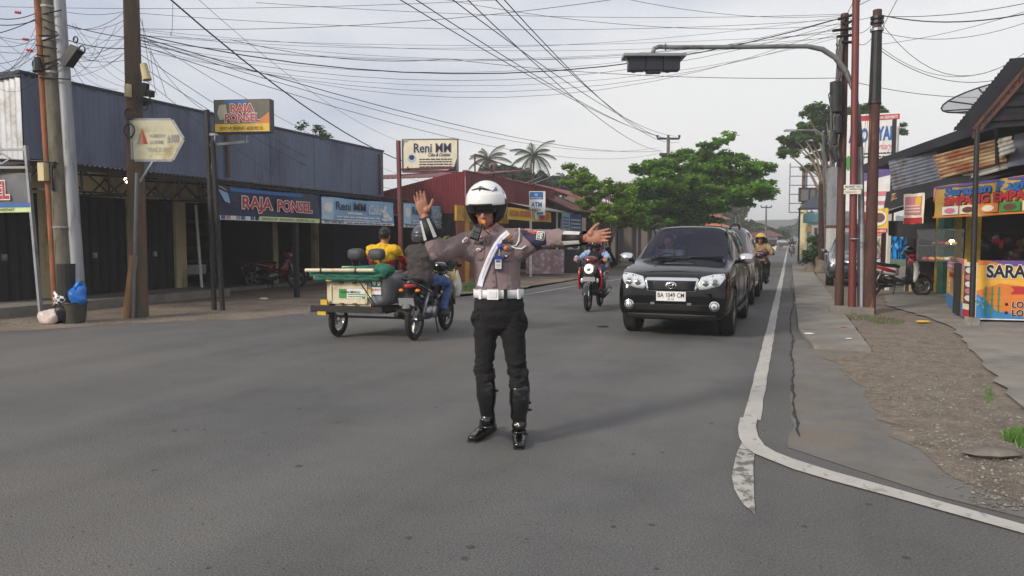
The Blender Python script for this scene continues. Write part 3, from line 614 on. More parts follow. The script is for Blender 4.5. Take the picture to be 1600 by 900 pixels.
lump('rubbish_bag', 'black bag leaning left of the bucket', 'rubbish bag', gT + V((-.16, -.1, .05)), (.18, .15, .17), mat('black_bag', (26, 27, 30), .35, bump=.8, bscale=25), 2, knot=False)
lump('rubbish_bag', 'pale pink plastic bag on the ground before the black bag', 'rubbish bag', gT + V((-.3, -.24, 0)), (.19, .14, .13), mat('pink_bag', (214, 196, 190), .4, var=.25, bump=.8, bscale=25), 3, knot=False)
o = lump('rubbish_bag', 'black and white striped bag on top of the rubbish', 'rubbish bag', gT + V((-.24, -.02, .28)), (.17, .14, .15), P_w, 4, knot=False)
bo = o.children[0]; bo.data.materials.append(P_k)
for p in bo.data.polygons:
    if math.sin((p.center.z * .8 + p.center.x * .6) * 90) > 0: p.material_index = 1
o = lump('rubble_stone', 'rough brown stone beside the pink bag', 'stone', gT + V((-.52, -.05, 0)), (.12, .1, .12), M_st, 5, knot=False, noise_=.5)
st = thing('stone_steps', 'low block of old stonework before the left shutter', 'wall', (-12.9, 8.0, 0), R(4)); b = MB(); rr = random.Random(3)
for i in range(7):
    b = MB(); b.box((-2.4 + i * .42 + rr.uniform(-.02, .02), 0, .12), (.4, .35, .24 + rr.uniform(-.03, .02)), (rr.uniform(-.04, .04), 0, rr.uniform(-.05, .05))); b.build('stone_block', mat('yellow_stone', (146, 126, 92), .95, var=.3, scale=7, bump=1, bscale=20), st)
# ================================================================ RED BUILDING + far shops on the left
M_redsh = mat('red_sheet', (118, 44, 50), .55, .1, var=.12, scale=1.5, dirt=(88, 36, 40), dscale=1.2, stretch=(1, 1, .3))
rb = thing('red_shop_building', 'maroon corrugated sheet building behind the officer', 'building', (-10, 22, 0), world=True)
XR = -10.0; y0r = AX(727, 270, XR).y; y1r = AX(866, 296, XR).y; zr0 = AX(732, 322, XR).z; zr1 = AX(727, 268, XR).z
n = 6; wd = (y1r - y0r) / n
for i in range(n): b = MB(); b.corr((XR + .003 * (i % 2), y0r + wd * i, zr0), (0, 1, 0), (0, 0, 1), wd + .03, zr1 - zr0, .16, .012); b.build('parapet_panel', M_redsh, rb, True)
b = MB(); b.bb(XR - .1, XR + .03, y0r, y1r, zr1, zr1 + .05); b.build('ridge_cap', M_redsh, rb)
# front slope facing the camera
q0 = AY(594, 300, y0r - .0); q1 = AY(705, 271, y0r - .0)
b = MB(); nn = 60; vs = []
for i in range(nn + 1):
    x = q0.x + (XR - q0.x) * i / nn; zt2 = q0.z + (zr1 - q0.z) * min(1, i / nn * 1.12); w_ = .02 * (1 if i % 2 else -1)
    vs += [(x, y0r + w_, zr0 - .25), (x, y0r + w_, zt2)]
b.add(vs, [(2 * i, 2 * i + 2, 2 * i + 3, 2 * i + 1) for i in range(nn)]); b.build('gable_panel', M_redsh, rb)
b = MB(); b.corr((q0.x - .5, y0r - .9, zr0 - .32), (1, 0, 0), (0, .9, .25), XR - q0.x - .4, .95, .14, .015); b.build('pent_roof', M_redsh, rb, True)
b = MB(); b.corr((-17, y0r + .5, zr1 - .1), (1, 0, 0), (0, 1, .12), 6.8, 6, .2, .02); b.build('rear_roof', M_redsh, rb, True)
M_ywall = mat('yellow_wall', (186, 142, 52), .85, var=.15, dirt=(140, 104, 50), dscale=2); M_door = mat('brown_door', (126, 62, 36), .6, var=.15)
b = MB(); b.bb(-17, XR - .02, y0r + .05, y0r + .15, 0, zr0); b.build('side_wall', M_dwall, rb)
b = MB(); b.bb(XR - .12, XR - .02, y0r - .0, y0r + .35, 0, zr0); b.build('corner_pillar', M_ywall, rb)
yR = lambda px: AX(px, 400, XR).y
b = MB(); b.bb(XR - .1, XR - .02, yR(715) , yR(796), 2.02, zr0); b.build('wall', M_ywall, rb)
for i in range(4):
    ya_ = yR(716) + i * (yR(790) - yR(716)) / 4; b = MB(); b.bb(XR - .09, XR - .04, ya_ + .01, ya_ + (yR(790) - yR(716)) / 4 - .01, .08, 2.0); b.build('door_panel', M_door, rb)
b = MB(); b.bb(-14, XR - .02, y0r + .35, y1r + 2, 0, .1); b.build('concrete_step', M_conc, rb)
b = MB(); b.bb(-13.6, -13.5, y0r, y1r + 3, 0, 3); b.bb(-13.6, XR - .1, yR(796), yR(796) + .1, 0, 2.6); b.bb(-13.6, XR - .1, y1r, y1r + .1, 0, 2.6); b.build('interior_wall', mat('dim_wall', (84, 80, 70), .9, var=.3), rb)
b = MB(); b.quad((XR + .9, yR(793), 2.62), (XR + .9, y1r, 2.62), (XR - .1, y1r, 2.85), (XR - .1, yR(793), 2.85)); b.bb(XR + .88, XR + .92, yR(793), y1r, 2.56, 2.62); b.build('awning', mat('pale_awning', (190, 188, 180), .6, dirt=(150, 140, 120)), rb)
yy0, yy1 = AX(793, 345, XR + .8).y, AX(861, 345, XR + .8).y
r = board('food_banner', 'yellow food banner under the pale awning of the red building', 'banner', (XR + .8, yy0, 2.12), yy1 - yy0, .42, H90, face=P_y, wave=.01); w = yy1 - yy0
text(r, 'AYAM GORENG', w * .03, .14, .2, P_o, w * .5, -.02, .02, P_r, .05); disc(r, w * .62, .2, w * .05, .16, P_w, -.02); disc(r, w * .75, .22, w * .055, .16, P_r, -.02); disc(r, w * .88, .2, w * .08, .15, P_o, -.02)
for px in (829, 870): p = AX(px, 440, XR + .8); b = MB(); b.bar((p.x, p.y, 0), (p.x, p.y, 2.6), .07); b.build('awning_post', M_wht, rb)
r = board('atm_sign', 'blue and white standing sign box reading ATM on the awning', 'sign', AX(827, 336, XR + .55), 1, 1, H90 - R(40), .12, M_wht, P_w); 
p0 = AX(827, 336, XR + .55); sc = (p0 - CO).dot(cF) / FOC; w, h = 25 * sc, 37 * sc
bpy.data.objects.remove([c for c in r.children if c.name.startswith('cabinet')][0]); bpy.data.objects.remove([c for c in r.children if c.name.startswith('face')][0]); r.rotation_euler.z = YAW
b = MB(); b.bb(0, w, 0, .22, 0, h); b.build('cabinet', M_wht, r); rect(r, .02, w * .86, h * .66, h * .97, P_b, -.004); rect(r, .02, w * .86, .02, h * .12, P_b, -.004); text(r, 'ATM', w * .1, h * .34, h * .2, P_b, w * .68, -.006, .03); text(r, 'BERSAMA', w * .12, h * .2, h * .07, P_gr, w * .6, -.006); disc(r, w * .43, h * .85, w * .12, h * .06, P_lb, -.006); text(r, 'BANK NAGARI', w * .1, h * .7, h * .05, P_w, w * .66, -.006)
# rail on the roof
ra = thing('roof_railing', 'thin rusty railing on top of the maroon building', 'railing', (XR, y0r, zr1), world=True); b = MB()
pts = [AX(742, 241, XR - .8), AX(772, 252, XR - .8), AX(802, 262, XR - .8), AX(832, 272, XR - .8)]
b = MB(); [b.bar(pts[i], pts[i + 1], .04) for i in range(3)]; b.build('top_rail', M_rust, ra); b = MB(); b.bar(pts[0] - V((0, 0, .3)), AX(800, 285, XR - .8), .03); b.build('brace', M_rust, ra)
for p in pts: b = MB(); b.bar(p, (p.x, p.y, zr1 - .1), .045); b.build('baluster', M_rust, ra)
an = thing('antenna', 'pale roof aerial with crossed rods above the shops', 'antenna', AX(832, 300, XR - 1), world=True); b = MB(); p = V(an.location); b.bar(p, p + V((0, 0, 1.3)), .03); b.bar(AX(818, 287, XR - 1), AX(846, 276, XR - 1), .025); b.bar(AX(824, 290, XR - 1), AX(858, 278, XR - 1), .025); b.build('rods', M_gal, an)
# next shops
def simple_shop(name, label, X, px0, px1, zt, wallm, roofm, depth=5, roof='pent', ov=1.0, zr=None):
    y0, y1 = AX(px0, 400, X).y, AX(px1, 400, X).y; s = thing(name, label, 'building', (X, y0, 0), world=True, group='shops along the left side')
    b = MB(); b.bb(X - depth, X - depth + .1, y0, y1, 0, zt); b.bb(X - depth, X, y0, y0 + .15, 0, zt); b.bb(X - depth, X, y1 - .15, y1, 0, zt); b.build('wall', wallm, s)
    k = 3; wd = (y1 - y0) / k
    for i in range(k):
        b = MB(); b.bb(X - .1, X, y0 + wd * i, y0 + wd * i + .25, 0, zt); b.build('pillar', wallm, s)
        b = MB(); b.bb(X - .5, X - .4, y0 + wd * i + .3, y0 + wd * (i + .55), 0, zt - .2); b.build('shutter', M_shut, s)
    b = MB(); b.bb(X - .1, X + .0, y0, y1, zt - .4, zt); b.build('fascia', mat('dim_board', (74, 66, 58), .8, var=.2), s)
    z2 = zr or zt + 1.2; b = MB(); b.corr((X + ov, y0 - .1, zt - .05), (0, 1, 0), (-(depth + ov) * .6, 0, z2 - zt), y1 - y0 + .2, math.hypot((depth + ov) * .6, z2 - zt), .3, .03); b.build('roof', roofm, s, True)
    b = MB(); b.quad((X, y0 + .01, zt), (X - depth, y0 + .01, zt), (X - depth * .5, y0 + .01, z2 - .1)); b.build('gable_wall', wallm, s)
    return s
M_rred = mat('red_roof', (150, 62, 58), .6, .1, var=.15, dirt=(110, 52, 50), dscale=.8); M_rust_roof = mat('old_red_roof', (108, 56, 56), .7, .1, var=.2, dirt=(84, 60, 56), dscale=1)
simple_shop('low_shop', 'low dark shop with blue banner after the maroon building', -9.6, 868, 905, 2.75, M_dwall, M_rust_roof, ov=.8, zr=4.3)
simple_shop('low_shop', 'low shop with faded red metal roof under the trees', -9.4, 907, 962, 2.9, mat('grey_wall', (110, 100, 92), .9), M_rred, ov=1.6, zr=4.2)
a = AX(877, 361, -9.0); b_ = AX(909, 361, -9.0)
r = board('blue_banner', 'blue and white banner hanging on the low dark shop', 'banner', (a.x, a.y, a.z), b_.y - a.y, .78, H90, face=P_b, wave=.01); w = b_.y - a.y
rect(r, 0, w * .38, 0, .78, flat('pale_blue', (176, 204, 226)), -.02); para(r, -.025, w * .42, .1, w * .5, .5, 3, P_w); para(r, -.025, w * .05, .1, w * .28, .55, 4, P_b)
b = MB(); bb_ = simple_shop('low_shop', 'far low shop beyond the tree with rusty roof', -9.6, 966, 1040, 3.0, MATS['grey_wall'], M_rust_roof, ov=1.4, zr=4.6)
# goods before the left shops
def goods(name, label, cat, px, py, parts, rz=0):
    g = thing(name, label, cat, G(px, py), rz)
    for nm, m, fn in parts: b = MB(); fn(b); b.build(nm, m, g)
    return g
M_sack = mat('white_sack', (205, 204, 198), .7, var=.08, bump=.4, bscale=20)
g = thing('printed_sack', 'white printed sack standing by the motorbike front wheel', 'sack', G(708, 452), YAW); b = MB(); b.loft([((0, 0, .0), .16, .09)], 12, 3, False) if 0 else b.box((0, 0, .26), (.34, .16, .52), (0, 0, .1), .9); b.v = [p + V((.03, .03, .02)) * noise.noise(p * 9) for p in b.v]; b.build('sack_body', M_sack, g); text(g, 'BERAS', -.12, .3, .09, P_r, .24, -.115, .03); rect(g, -.1, .1, .12, .2, P_r, -.112)
goods('stool_crate', 'dark crates stacked before the low dark shop', 'crate', 890, 426, [('crate', M_blk, lambda b: b.box((0, 0, .35), (.9, .5, .7))), ('crate', M_dkst, lambda b: b.box((.1, 0, .85), (.6, .4, .3)))], YAW)
goods('notice_board', 'pair of white notice boards on the shop front left of the scooter rider', 'board', 893, 425, [('panel', P_w, lambda b: b.box((0, -.4, 1.65), (.52, .03, .36))), ('panel', P_w, lambda b: b.box((.05, -.4, 1.1), (.52, .03, .62))), ('panel_post', M_gal, lambda b: b.box((-.2, -.37, .9), (.04, .03, 1.8)))], YAW)
goods('printed_crate', 'long counter wrapped in faded pink print under the left awning', 'counter', 852, 431, [('counter_body', mat('counter_print', (150, 120, 126), .7, var=.3, scale=6, dirt=(200, 196, 190), dscale=5), lambda b: b.box((0, .5, .55), (1.5, .6, .95)))], YAW)
fl = thing('potted_flowers', 'orange flowers in a pot before the low shop', 'plant', G(912, 424)); b = MB(); b.tube([(0, 0, 0), (0, 0, .3)], [.14, .2], 10); b.build('pot', M_rust, fl)
def leafball(n, c, r, s, fl_=1.0):
    b = MB()
    for _ in range(n):
        d = V((random.gauss(0, 1), random.gauss(0, 1), random.gauss(0, 1))); d.normalize(); p = V(c) + V((d.x * r[0], d.y * r[1], d.z * r[2])) * random.random() ** .4
        u = V((random.gauss(0, 1), random.gauss(0, 1), random.gauss(0, .6) * fl_)).normalized(); v = u.cross(V((random.gauss(0, .5), random.gauss(0, .5), 1))).normalized(); q = s * random.uniform(.6, 1.3)
        b.add([p - u * q, p + v * q * .5, p + u * q, p - v * q * .5], [(0, 1, 2, 3)])
    return b
M_lf = mat('leaf', (70, 104, 40), .55, var=.35, scale=.8); leafball(260, (0, 0, .75), (.4, .3, .45), .07).build('leaves', M_lf, fl); leafball(60, (0, 0, .9), (.4, .3, .35), .06).build('flowers', P_o, fl)
hg = thing('potted_hedge', 'yellow green shrub left of the brown door', 'plant', G(697, 452)); leafball(500, (0, 0, .8), (.3, .3, .75), .07).build('leaves', mat('leaf_yellow', (120, 118, 50), .6, var=.4, scale=3), hg); b = MB(); b.tube([(0, 0, 0), (0, 0, 1)], .02, 6); b.build('stem', M_rust, hg)
# ================================================================ RIGHT POLES, TRAFFIC LIGHT
M_maroon = mat('maroon_pole', (104, 44, 42), .55, .1, var=.18, scale=4, dirt=(84, 42, 38), dscale=3, stretch=(3, 3, .4))
M_wood = mat('brown_pole', (82, 52, 44), .75, .1, var=.3, scale=5, dirt=(56, 42, 40), dscale=3, stretch=(3, 3, .4))
g1 = G(1311, 486); D1 = (g1 - CO).dot(cF)
pC, tC = px_pole('utility_pole', 'brown pole wrapped in black cables, leftmost of the right hand poles', g1, (1320, 22), D1, .085, .075, M_wood)
b = MB()
rr = random.Random(5)
for i in range(16):
    x0 = rr.uniform(-14, 0); p = []
    for j in range(9): yy = 60 + j * 24 + rr.uniform(-8, 8); p.append(AD(1316 + x0 * (1.15 if 3 < j < 8 else .5) - j * .9 + rr.uniform(-3, 3), yy, D1 - .14) - g1)
    b.tube(p, .012, 5)
b.build('cable_bundle', M_blk, pC)
for q in ((1306, 152, .22, .62), (1309, 195, .15, .35), (1303, 215, .12, .3)): b = MB(); b.tube([AD(q[0], q[1] - q[3] * 38, D1 - .12) - g1, AD(q[0], q[1] + q[3] * 38, D1 - .12) - g1], q[2] * .5, 10); b.build('joint_closure', mat('weathered_black', (38, 38, 40), .7, var=.4, scale=8), pC, 60)
for i in range(5): b = MB(); b.tube([AD(1309 + rr.uniform(-8, 12), 30 + i * 9, D1 - .15) - g1, AD(1330 + rr.uniform(-8, 8), 22 + i * 11, D1 - .1) - g1], .03, 6); b.build('cable_clamp', M_blk, pC)
b = MB(); b.box((.05, .0, .06), (.75, .5, .14)); tag(b.build('pole_footing', M_conc), 'rough concrete block at the foot of the right hand poles', 'footing').location = G(1325, 490)
g2 = G(1331, 490); D2 = (g2 - CO).dot(cF)
pD, tD = px_pole('steel_pole', 'straight maroon painted steel pole between the brown poles at the right', g2, (1338, -40), D2, .07, .065, M_maroon)
b = MB(); b.torus((0, 0, 0), .08, .015, 'z'); o = b.build('wire_wrap', M_gal, pD); o.location = (.02, 0, 1.42)
g3 = G(1353, 491) + V((.06, .1, 0)); D3 = (g3 - CO).dot(cF)
pE, tE = px_pole('utility_pole', 'thick rust worn brown pole, rightmost of the right hand poles', g3, (1371, 16), D3, .115, .08, mat('rust_worn_pole', (74, 46, 40), .8, var=.35, scale=4, bump=.4, dirt=(132, 92, 62), dscale=2.0, dlo=.57, dhi=.64, stretch=(2.5, 2.5, .5)))
b = MB(); c = tE * .7; b.tube([c - tE * .01, c, c + tE * .24], [.12, .11, .09], 12); b.build('upper_sleeve', M_dkst, pE)
for f_ in (.93, .97, .955): b = MB(); c = tE * f_; b.tube([c, c + V((0, 0, .05))], .12, 12); b.build('steel_band', M_gal if f_ == .93 else M_blk, pE)
# traffic light
gt = G(1345, 490) + V((0, .12, 0)); DT = (gt - CO).dot(cF)
tl = thing('traffic_light', 'traffic light on a long curved grey arm over the road, seen from behind', 'traffic light', gt, world=True)
P_ = lambda px, py: AD(px, py, DT)
M_arm = mat('grey_arm_paint', (120, 122, 120), .5, .3, var=.2, dirt=(84, 84, 82), dscale=4)
arm = [P_(1344, 230), P_(1341, 180), P_(1334, 140), P_(1322, 112), P_(1305, 90), P_(1285, 77), P_(1262, 72.5), P_(1225, 72.5), P_(1150, 73.5), P_(1050, 74), P_(1030, 73), P_(1022, 76), P_(1020, 84)]
b = MB(); b.tube([P_(1347, 491), P_(1346, 350)], [.085, .08], 14); b.build('pole', M_gal, tl, 60)
b = MB(); b.tube([P_(1346, 350), P_(1345, 290), P_(1344, 230)], .058, 12); b.build('pole', M_gal, tl, 60)
b = MB(); b.tube(arm, [.05] * 6 + [.042] * 7, 12); b.build('arm', M_arm, tl, True)
b = MB(); b.torus((0, 0, 0), .055, .014, 'x', 16, 6); o = b.build('arm_collar', M_arm, tl); o.location = P_(1040, 73.5) - gt; o.location = P_(1040, 73.5)
o.location -= V(tl.location)
s = DT / FOC; hd = P_(1021, 98); r = MB(); rot = Matrix.Rotation(YAW, 3, 'Z')
b = MB(); b.box(hd + V((0, .0, .11)), (96 * s, .42, .05), rot); b.build('mounting_plate', M_gal, tl)
M_tl = mat('signal_housing', (30, 32, 44), .5, var=.2)
for i in (-1, 0, 1): b = MB(); b.box(hd + rot @ V((i * 27 * s, .0, -.02)), (25.5 * s, .22, .27), rot); b.build('signal_head', M_tl, tl); 
for i in (-1, 0, 1):
    b = MB(); b.lathe([(.1, 0), (.11, .0), (.11, .2), (.1, .2)], (0, .1, 0), 'y', 18); b.T = None; b.v = [rot @ p + hd + rot @ V((i * 27 * s, 0, -.02)) for p in b.v]; b.build('signal_hood', M_blk, tl)
    b = MB(); b.ell((0, .12, 0), (.095, .03, .095)); b.v = [rot @ p + hd + rot @ V((i * 27 * s, 0, -.02)) for p in b.v]; b.build('signal_lens', (M_red_lens, M_amber, mat('green_lens', (20, 120, 70), .2, coat=.5))[i + 1], tl, True)
for sx in (-1, 1): b = MB(); b.bar(hd + rot @ V((sx * 44 * s, 0, .1)), hd + rot @ V((sx * 38 * s, 0, -.06)), .03); b.build('side_bracket', M_gal, tl)
b = MB(); b.box(hd + V((0, 0, -.175)), (22 * s, .16, .05), rot); b.build('junction_box', M_tl, tl)
r = board('street_sign', 'small white two line sign strapped to the grey traffic light pole', 'sign', AD(1319, 295, DT - .2), .33, .075, R(14), face=P_w); text(r, 'RUWET WC', .02, .015, .045, P_k, .29, -.004); b = MB(); b.bb(-.0, .31, 0, .02, -.1, -.015); b.build('panel', P_cr, r)
text(r, 'SEDOT', .03, -.08, .03, P_gr, .2, -.004)
# ================================================================ FAR RIGHT ROADSIDE
cb = thing('metal_sign_box', 'pair of tall grey metal sign boxes stacked above the grey car', 'sign box', AY(1297, 400, 29), YAW); c0 = V(cb.location); s = (c0 - CO).dot(cF) / FOC
b = MB(); b.bb(0, 34 * s, 0, .4, 48 * s, 138 * s); b.build('upper_box', mat('sheet_grey', (146, 148, 154), .6, .2, dirt=(110, 110, 112), dscale=1), cb)
b = MB(); b.bb(0, 30 * s, 0, .4, 2 * s, 44 * s); b.build('lower_box', mat('sheet_pale', (186, 184, 182), .6, dirt=(140, 134, 130), dscale=1), cb)
for x in (.1, 28 * s): b = MB(); b.bar((x, .2, -c0.z), (x, .2, 2 * s), .08); b.build('box_leg', M_dkst, cb)
b = MB(); b.bb(-.02, 34 * s, -.02, .42, 44 * s, 48 * s); b.build('shelf_plate', M_rust, cb)
b = MB(); b.bb(0, 30 * s, -.03, .1, -8 * s, 1 * s); b.build('valance', mat('tan_board', (150, 116, 84), .8), cb)
# billboard AYO
s = 25 / FOC; aB = AD(1320, 330, 25); r = board('billboard', 'tall white election billboard with red top stripe and blue lettering', 'billboard', aB, 72 * s, 148 * s, R(-2), .12, M_wht, P_w)
w, h = 72 * s, 148 * s
rect(r, w * .15, w, h * .93, h * .985, P_r, -.006); text(r, 'JANGAN BERHENTI', w * .5, h * .942, h * .03, P_w, w * .46, -.01, .02); text(r, 'AYO', w * .03, h * .72, h * .13, P_b, w * .38, -.01, .05); text(r, 'NYAL', w * .46, h * .73, h * .13, P_b, w * .46, -.01, .05)
text(r, 'Berkarya', w * .5, h * .63, h * .07, P_pk, w * .4, -.01, slant=.3); para(r, -.008, w * .2, h * .54, w * .7, h * .07, 2, P_k); disc(r, w * .04, h * .5, w * .05, h * .08, P_g, -.008)
rect(r, 0, 0, 0, 0, P_pu, -.007, poly=[(w * .12, h * .25), (w * .98, h * .35), (w * .98, h * .5), (w * .5, h * .42), (w * .12, h * .36)]); rect(r, 0, 0, 0, 0, P_w, -.009, poly=[(w * .3, h * .2), (w * .98, h * .2), (w * .98, h * .38), (w * .3, h * .3)])
rect(r, w * .3, w * .95, h * .06, h * .2, P_pk, -.01); rect(r, w * .3, w * .9, h * .1, h * .15, P_w, -.012)
b = MB(); b.bar((w * .2, .15, -aB.z), (w * .2, .15, 0), .12); b.bar((w * .8, .15, -aB.z), (w * .8, .15, h), .12); b.build('billboard_post', M_dkst, r)
bq = thing('steel_post', 'short dark steel post in front of the white billboard', 'post', AD(1396, 240, 24)); b = MB(); b.bar((0, 0, -3), (0, 0, 1.1), .12); b.build('post_tube', M_dkst, bq)
s = 24 / FOC; aB = AD(1343, 380, 24.5); r = board('food_sign', 'red and white food panel below the billboard', 'sign', aB, 50 * s, 52 * s, R(-2), .04, M_wht, P_w); w, h = 50 * s, 52 * s
rect(r, .02, w * .3, h * .4, h * .95, P_r); rect(r, w * .4, w * .6, h * .2, h * .9, P_o); rect(r, w * .7, w * .95, h * .1, h * .95, P_r); para(r, -.005, .05, .1, w * .8, h * .3, 3, P_gr)
# skeleton billboard
s = 62 / FOC; fb = thing('skeleton_billboard', 'bare steel billboard skeleton with a small grey panel, far right roadside', 'billboard', AD(1257, 378, 62), YAW); c0 = V(fb.location)
b = MB()
for yy in (262, 276, 290, 304, 318, 332): b.bb(-25 * s, 26 * s, 0, .06, (378 - yy) * s - .03, (378 - yy) * s + .03)
b.build('cross_bars', M_dkst, fb)
for xx in (-25, 0, 26): b = MB(); b.bb(xx * s - .04, xx * s + .04, 0, .06, 46 * s, 122 * s); b.build('upright', M_gal, fb)
b = MB(); b.tube([(0, .3, -c0.z), (0, .3, 60 * s)], .32, 12); b.build('concrete_column', M_cream, fb); b = MB(); b.tube([(0, .3, 60 * s), (0, .3, 116 * s)], .22, 12); b.build('column_upper', M_rust, fb)
b = MB(); b.bb(-12 * s, 26 * s, -.2, -.05, 62 * s, 84 * s); b.build('panel', mat('panel_grey', (104, 100, 98), .7, var=.2), fb)
b = MB(); [b.bb(x * s, (x + 2) * s, -.26, -.2, 62 * s, 84 * s) for x in (-12, 3, 13, 24)]; b.bb(-12 * s, 26 * s, -.26, -.2, 82 * s, 84 * s); b.bb(-12 * s, 26 * s, -.26, -.2, 62 * s, 64 * s); b.build('panel_frame', M_dkst, fb)
def post_sign(name, label, px0, px1, py0, py1, D, face, cat='sign', extra=None, base=None):
    s = D / FOC; a = AD(px0, py1, D); w, h = (px1 - px0) * s, (py1 - py0) * s
    r = board(name, label, cat, a, w, h, YAW, .05, M_gal, face); b = MB(); b.bar((w / 2, .06, -a.z), (w / 2, .06, h), .06); b.build('sign_post', M_gal, r)
    if extra: extra(r, w, h)
    return r
post_sign('blue_billboard', 'small blue and white billboard at the far end of the road', 1246, 1262, 360, 378, 70, P_b, extra=lambda r, w, h: (rect(r, 0, w, 0, h * .35, P_w), disc(r, w * .4, h * .65, w * .22, h * .12, P_w)))
post_sign('round_sign', 'yellow diamond traffic sign beside the palm plants', 1260, 1267, 354, 362, 40, P_y)
post_sign('drum_poster', 'white roadside poster with a red and brown picture', 1268, 1281, 352, 372, 38, P_w, extra=lambda r, w, h: (rect(r, w * .3, w * .7, h * .3, h * .8, P_br), rect(r, w * .1, w * .9, .02, h * .2, P_r)))
ks = thing('kiosk', 'small dark pointed kiosk roof on posts by the far verge', 'kiosk', AY(1272, 392, 44), 0); b = MB(); b.add([(-.9, -.9, 2.3), (.9, -.9, 2.3), (.9, .9, 2.3), (-.9, .9, 2.3), (0, 0, 3.1)], [(0, 1, 4), (1, 2, 4), (2, 3, 4), (3, 0, 4), (0, 3, 2, 1)]); b.build('roof', mat('slate_roof', (70, 76, 88), .8), ks)
b = MB(); [b.bar((x, y, -.7), (x, y, 2.3), .08) for x in (-.8, .8) for y in (-.8, .8)]; b.build('posts', M_dkst, ks); b = MB(); b.box((0, 0, 1.8), (1.2, 1.2, .5)); b.build('sign_band', flat('teal', (90, 150, 170)), ks)
tk = px_pole('timber_pole', 'dark timber pole behind the grey car', G(1283, 425), (1284, 285), 30, .13, .12, M_wood)
px_pole('street_lamp', 'thin pale street lamp pole with a horizontal arm before the right tree', G(1291, 430), (1286, 205), 26, .045, .04, M_gal, 'street lamp')
sl = [o for o in COL.objects if o.name.startswith('street_lamp')][0]; b = MB(); q = V(sl.location); b.tube([AD(1286, 212, 26) - q, AD(1277, 204, 26) - q, AD(1229, 203, 26) - q], .03, 8); b.box(AD(1234, 204, 26) - q, (.4, .12, .06)); b.build('lamp_arm', M_gal, sl)
# ================================================================ RIGHT FOOD SHOPS
rs = thing('food_shop', 'open fronted food shop with patched zinc roof and green and yellow pillars on the right', 'building', (3.6, 17, 0), world=True)
Y2 = 16.0
def slab(name, pts, m, th=.05, parent=rs):
    b = MB(); P = [V(p) for p in pts]; n = (P[1] - P[0]).cross(P[2] - P[0]).normalized() * th; k = len(P)
    b.add(P + [p + n for p in P], [tuple(range(k)), tuple(range(k, 2 * k))[::-1]] + [(i, k + i, k + (i + 1) % k, (i + 1) % k) for i in range(k)]); return b.build(name, m, parent)
M_dkroof = mat('dark_roof', (40, 40, 46), .7, .1, var=.25)
# main dark roof plate: front edge rises towards the right
e0 = AY(1350, 264, 21.5); e1 = AY(1606, 176, 14.6)
b = MB(); b.add([e0, e1, e1 + V((5, 4.5, .2)), e0 + V((5, 4.5, .2))], [(0, 1, 2, 3)]); b.bar(e0, e1, .16, .2); b.build('roof', M_dkroof, rs)
# patched corrugated sheets leaning below the roof edge
def patch(p4, D4, m, pitch, name='roof_sheet'):
    """p4: lower-left, lower-right, upper-right, upper-left pixels with distances; ribs run left-right"""
    P = [AY(p[0], p[1], d) for p, d in zip(p4, D4)]; n = max(4, int((P[3] - P[0]).length / pitch * 4)); b = MB(); vs = []
    nn = (P[1] - P[0]).cross(P[3] - P[0]).normalized()
    for i in range(n + 1):
        t_ = i / n; w = math.sin(t_ * n / 4 * 2 * PI) * .012; vs += [P[0].lerp(P[3], t_) + nn * w, P[1].lerp(P[2], t_) + nn * w]
    b.add(vs, [(2 * i, 2 * i + 1, 2 * i + 3, 2 * i + 2) for i in range(n)]); return b.build(name, m, rs, True)
M_rz = mat('rusted_zinc', (196, 170, 128), .6, .2, var=.2, scale=3, dirt=(140, 82, 44), dscale=1.6, dlo=.42, dhi=.6, stretch=(.5, .5, 3))
M_pz = mat('pale_zinc', (196, 194, 184), .5, .3, var=.15, dirt=(150, 132, 104), dscale=2)
M_gz = mat('grey_zinc', (138, 142, 152), .5, .3, var=.15, dirt=(106, 100, 96), dscale=2)
patch([(1397, 312), (1476, 292), (1463, 232), (1388, 252)], [19.2, 17.6, 17.9, 19.5], M_gz, .085)
patch([(1392, 314), (1430, 300), (1440, 288), (1394, 302)], [19.0, 18.4, 18.4, 19.1], M_rz, .07)
patch([(1470, 279), (1574, 252), (1560, 216), (1458, 243)], [17.5, 15.3, 15.5, 17.7], M_rz, .08)
patch([(1562, 245), (1587, 237), (1580, 212), (1558, 217)], [15.35, 14.9, 15.0, 15.4], M_pz, .08)
patch([(1478, 290), (1576, 263), (1570, 246), (1470, 272)], [17.55, 15.35, 15.45, 17.65], M_pz, .09)
patch([(1572, 262), (1640, 250), (1640, 200), (1585, 210)], [15.4, 14.6, 14.8, 15.5], M_gz, .3)
b = MB(); b.add([AY(1380, 330, 19.2), AY(1602, 264, 15.2), AY(1602, 250, 15.3), AY(1385, 300, 19.4)], [(0, 1, 2, 3)]); b.bar(AY(1372, 338, 19.6), AY(1470, 308, 17.6), .05); b.build('eave_board', M_dkst, rs)
b = MB(); b.add([AY(1345, 345, 20.5), AY(1425, 322, 18.6), AY(1425, 318, 18.6) + V((1, 1, .4)), AY(1345, 338, 20.5) + V((1, 1, .4))], [(0, 1, 2, 3)]); b.bar(AY(1345, 344, 20.5), AY(1425, 321, 18.6), .06); b.build('lower_eave', M_gal, rs)
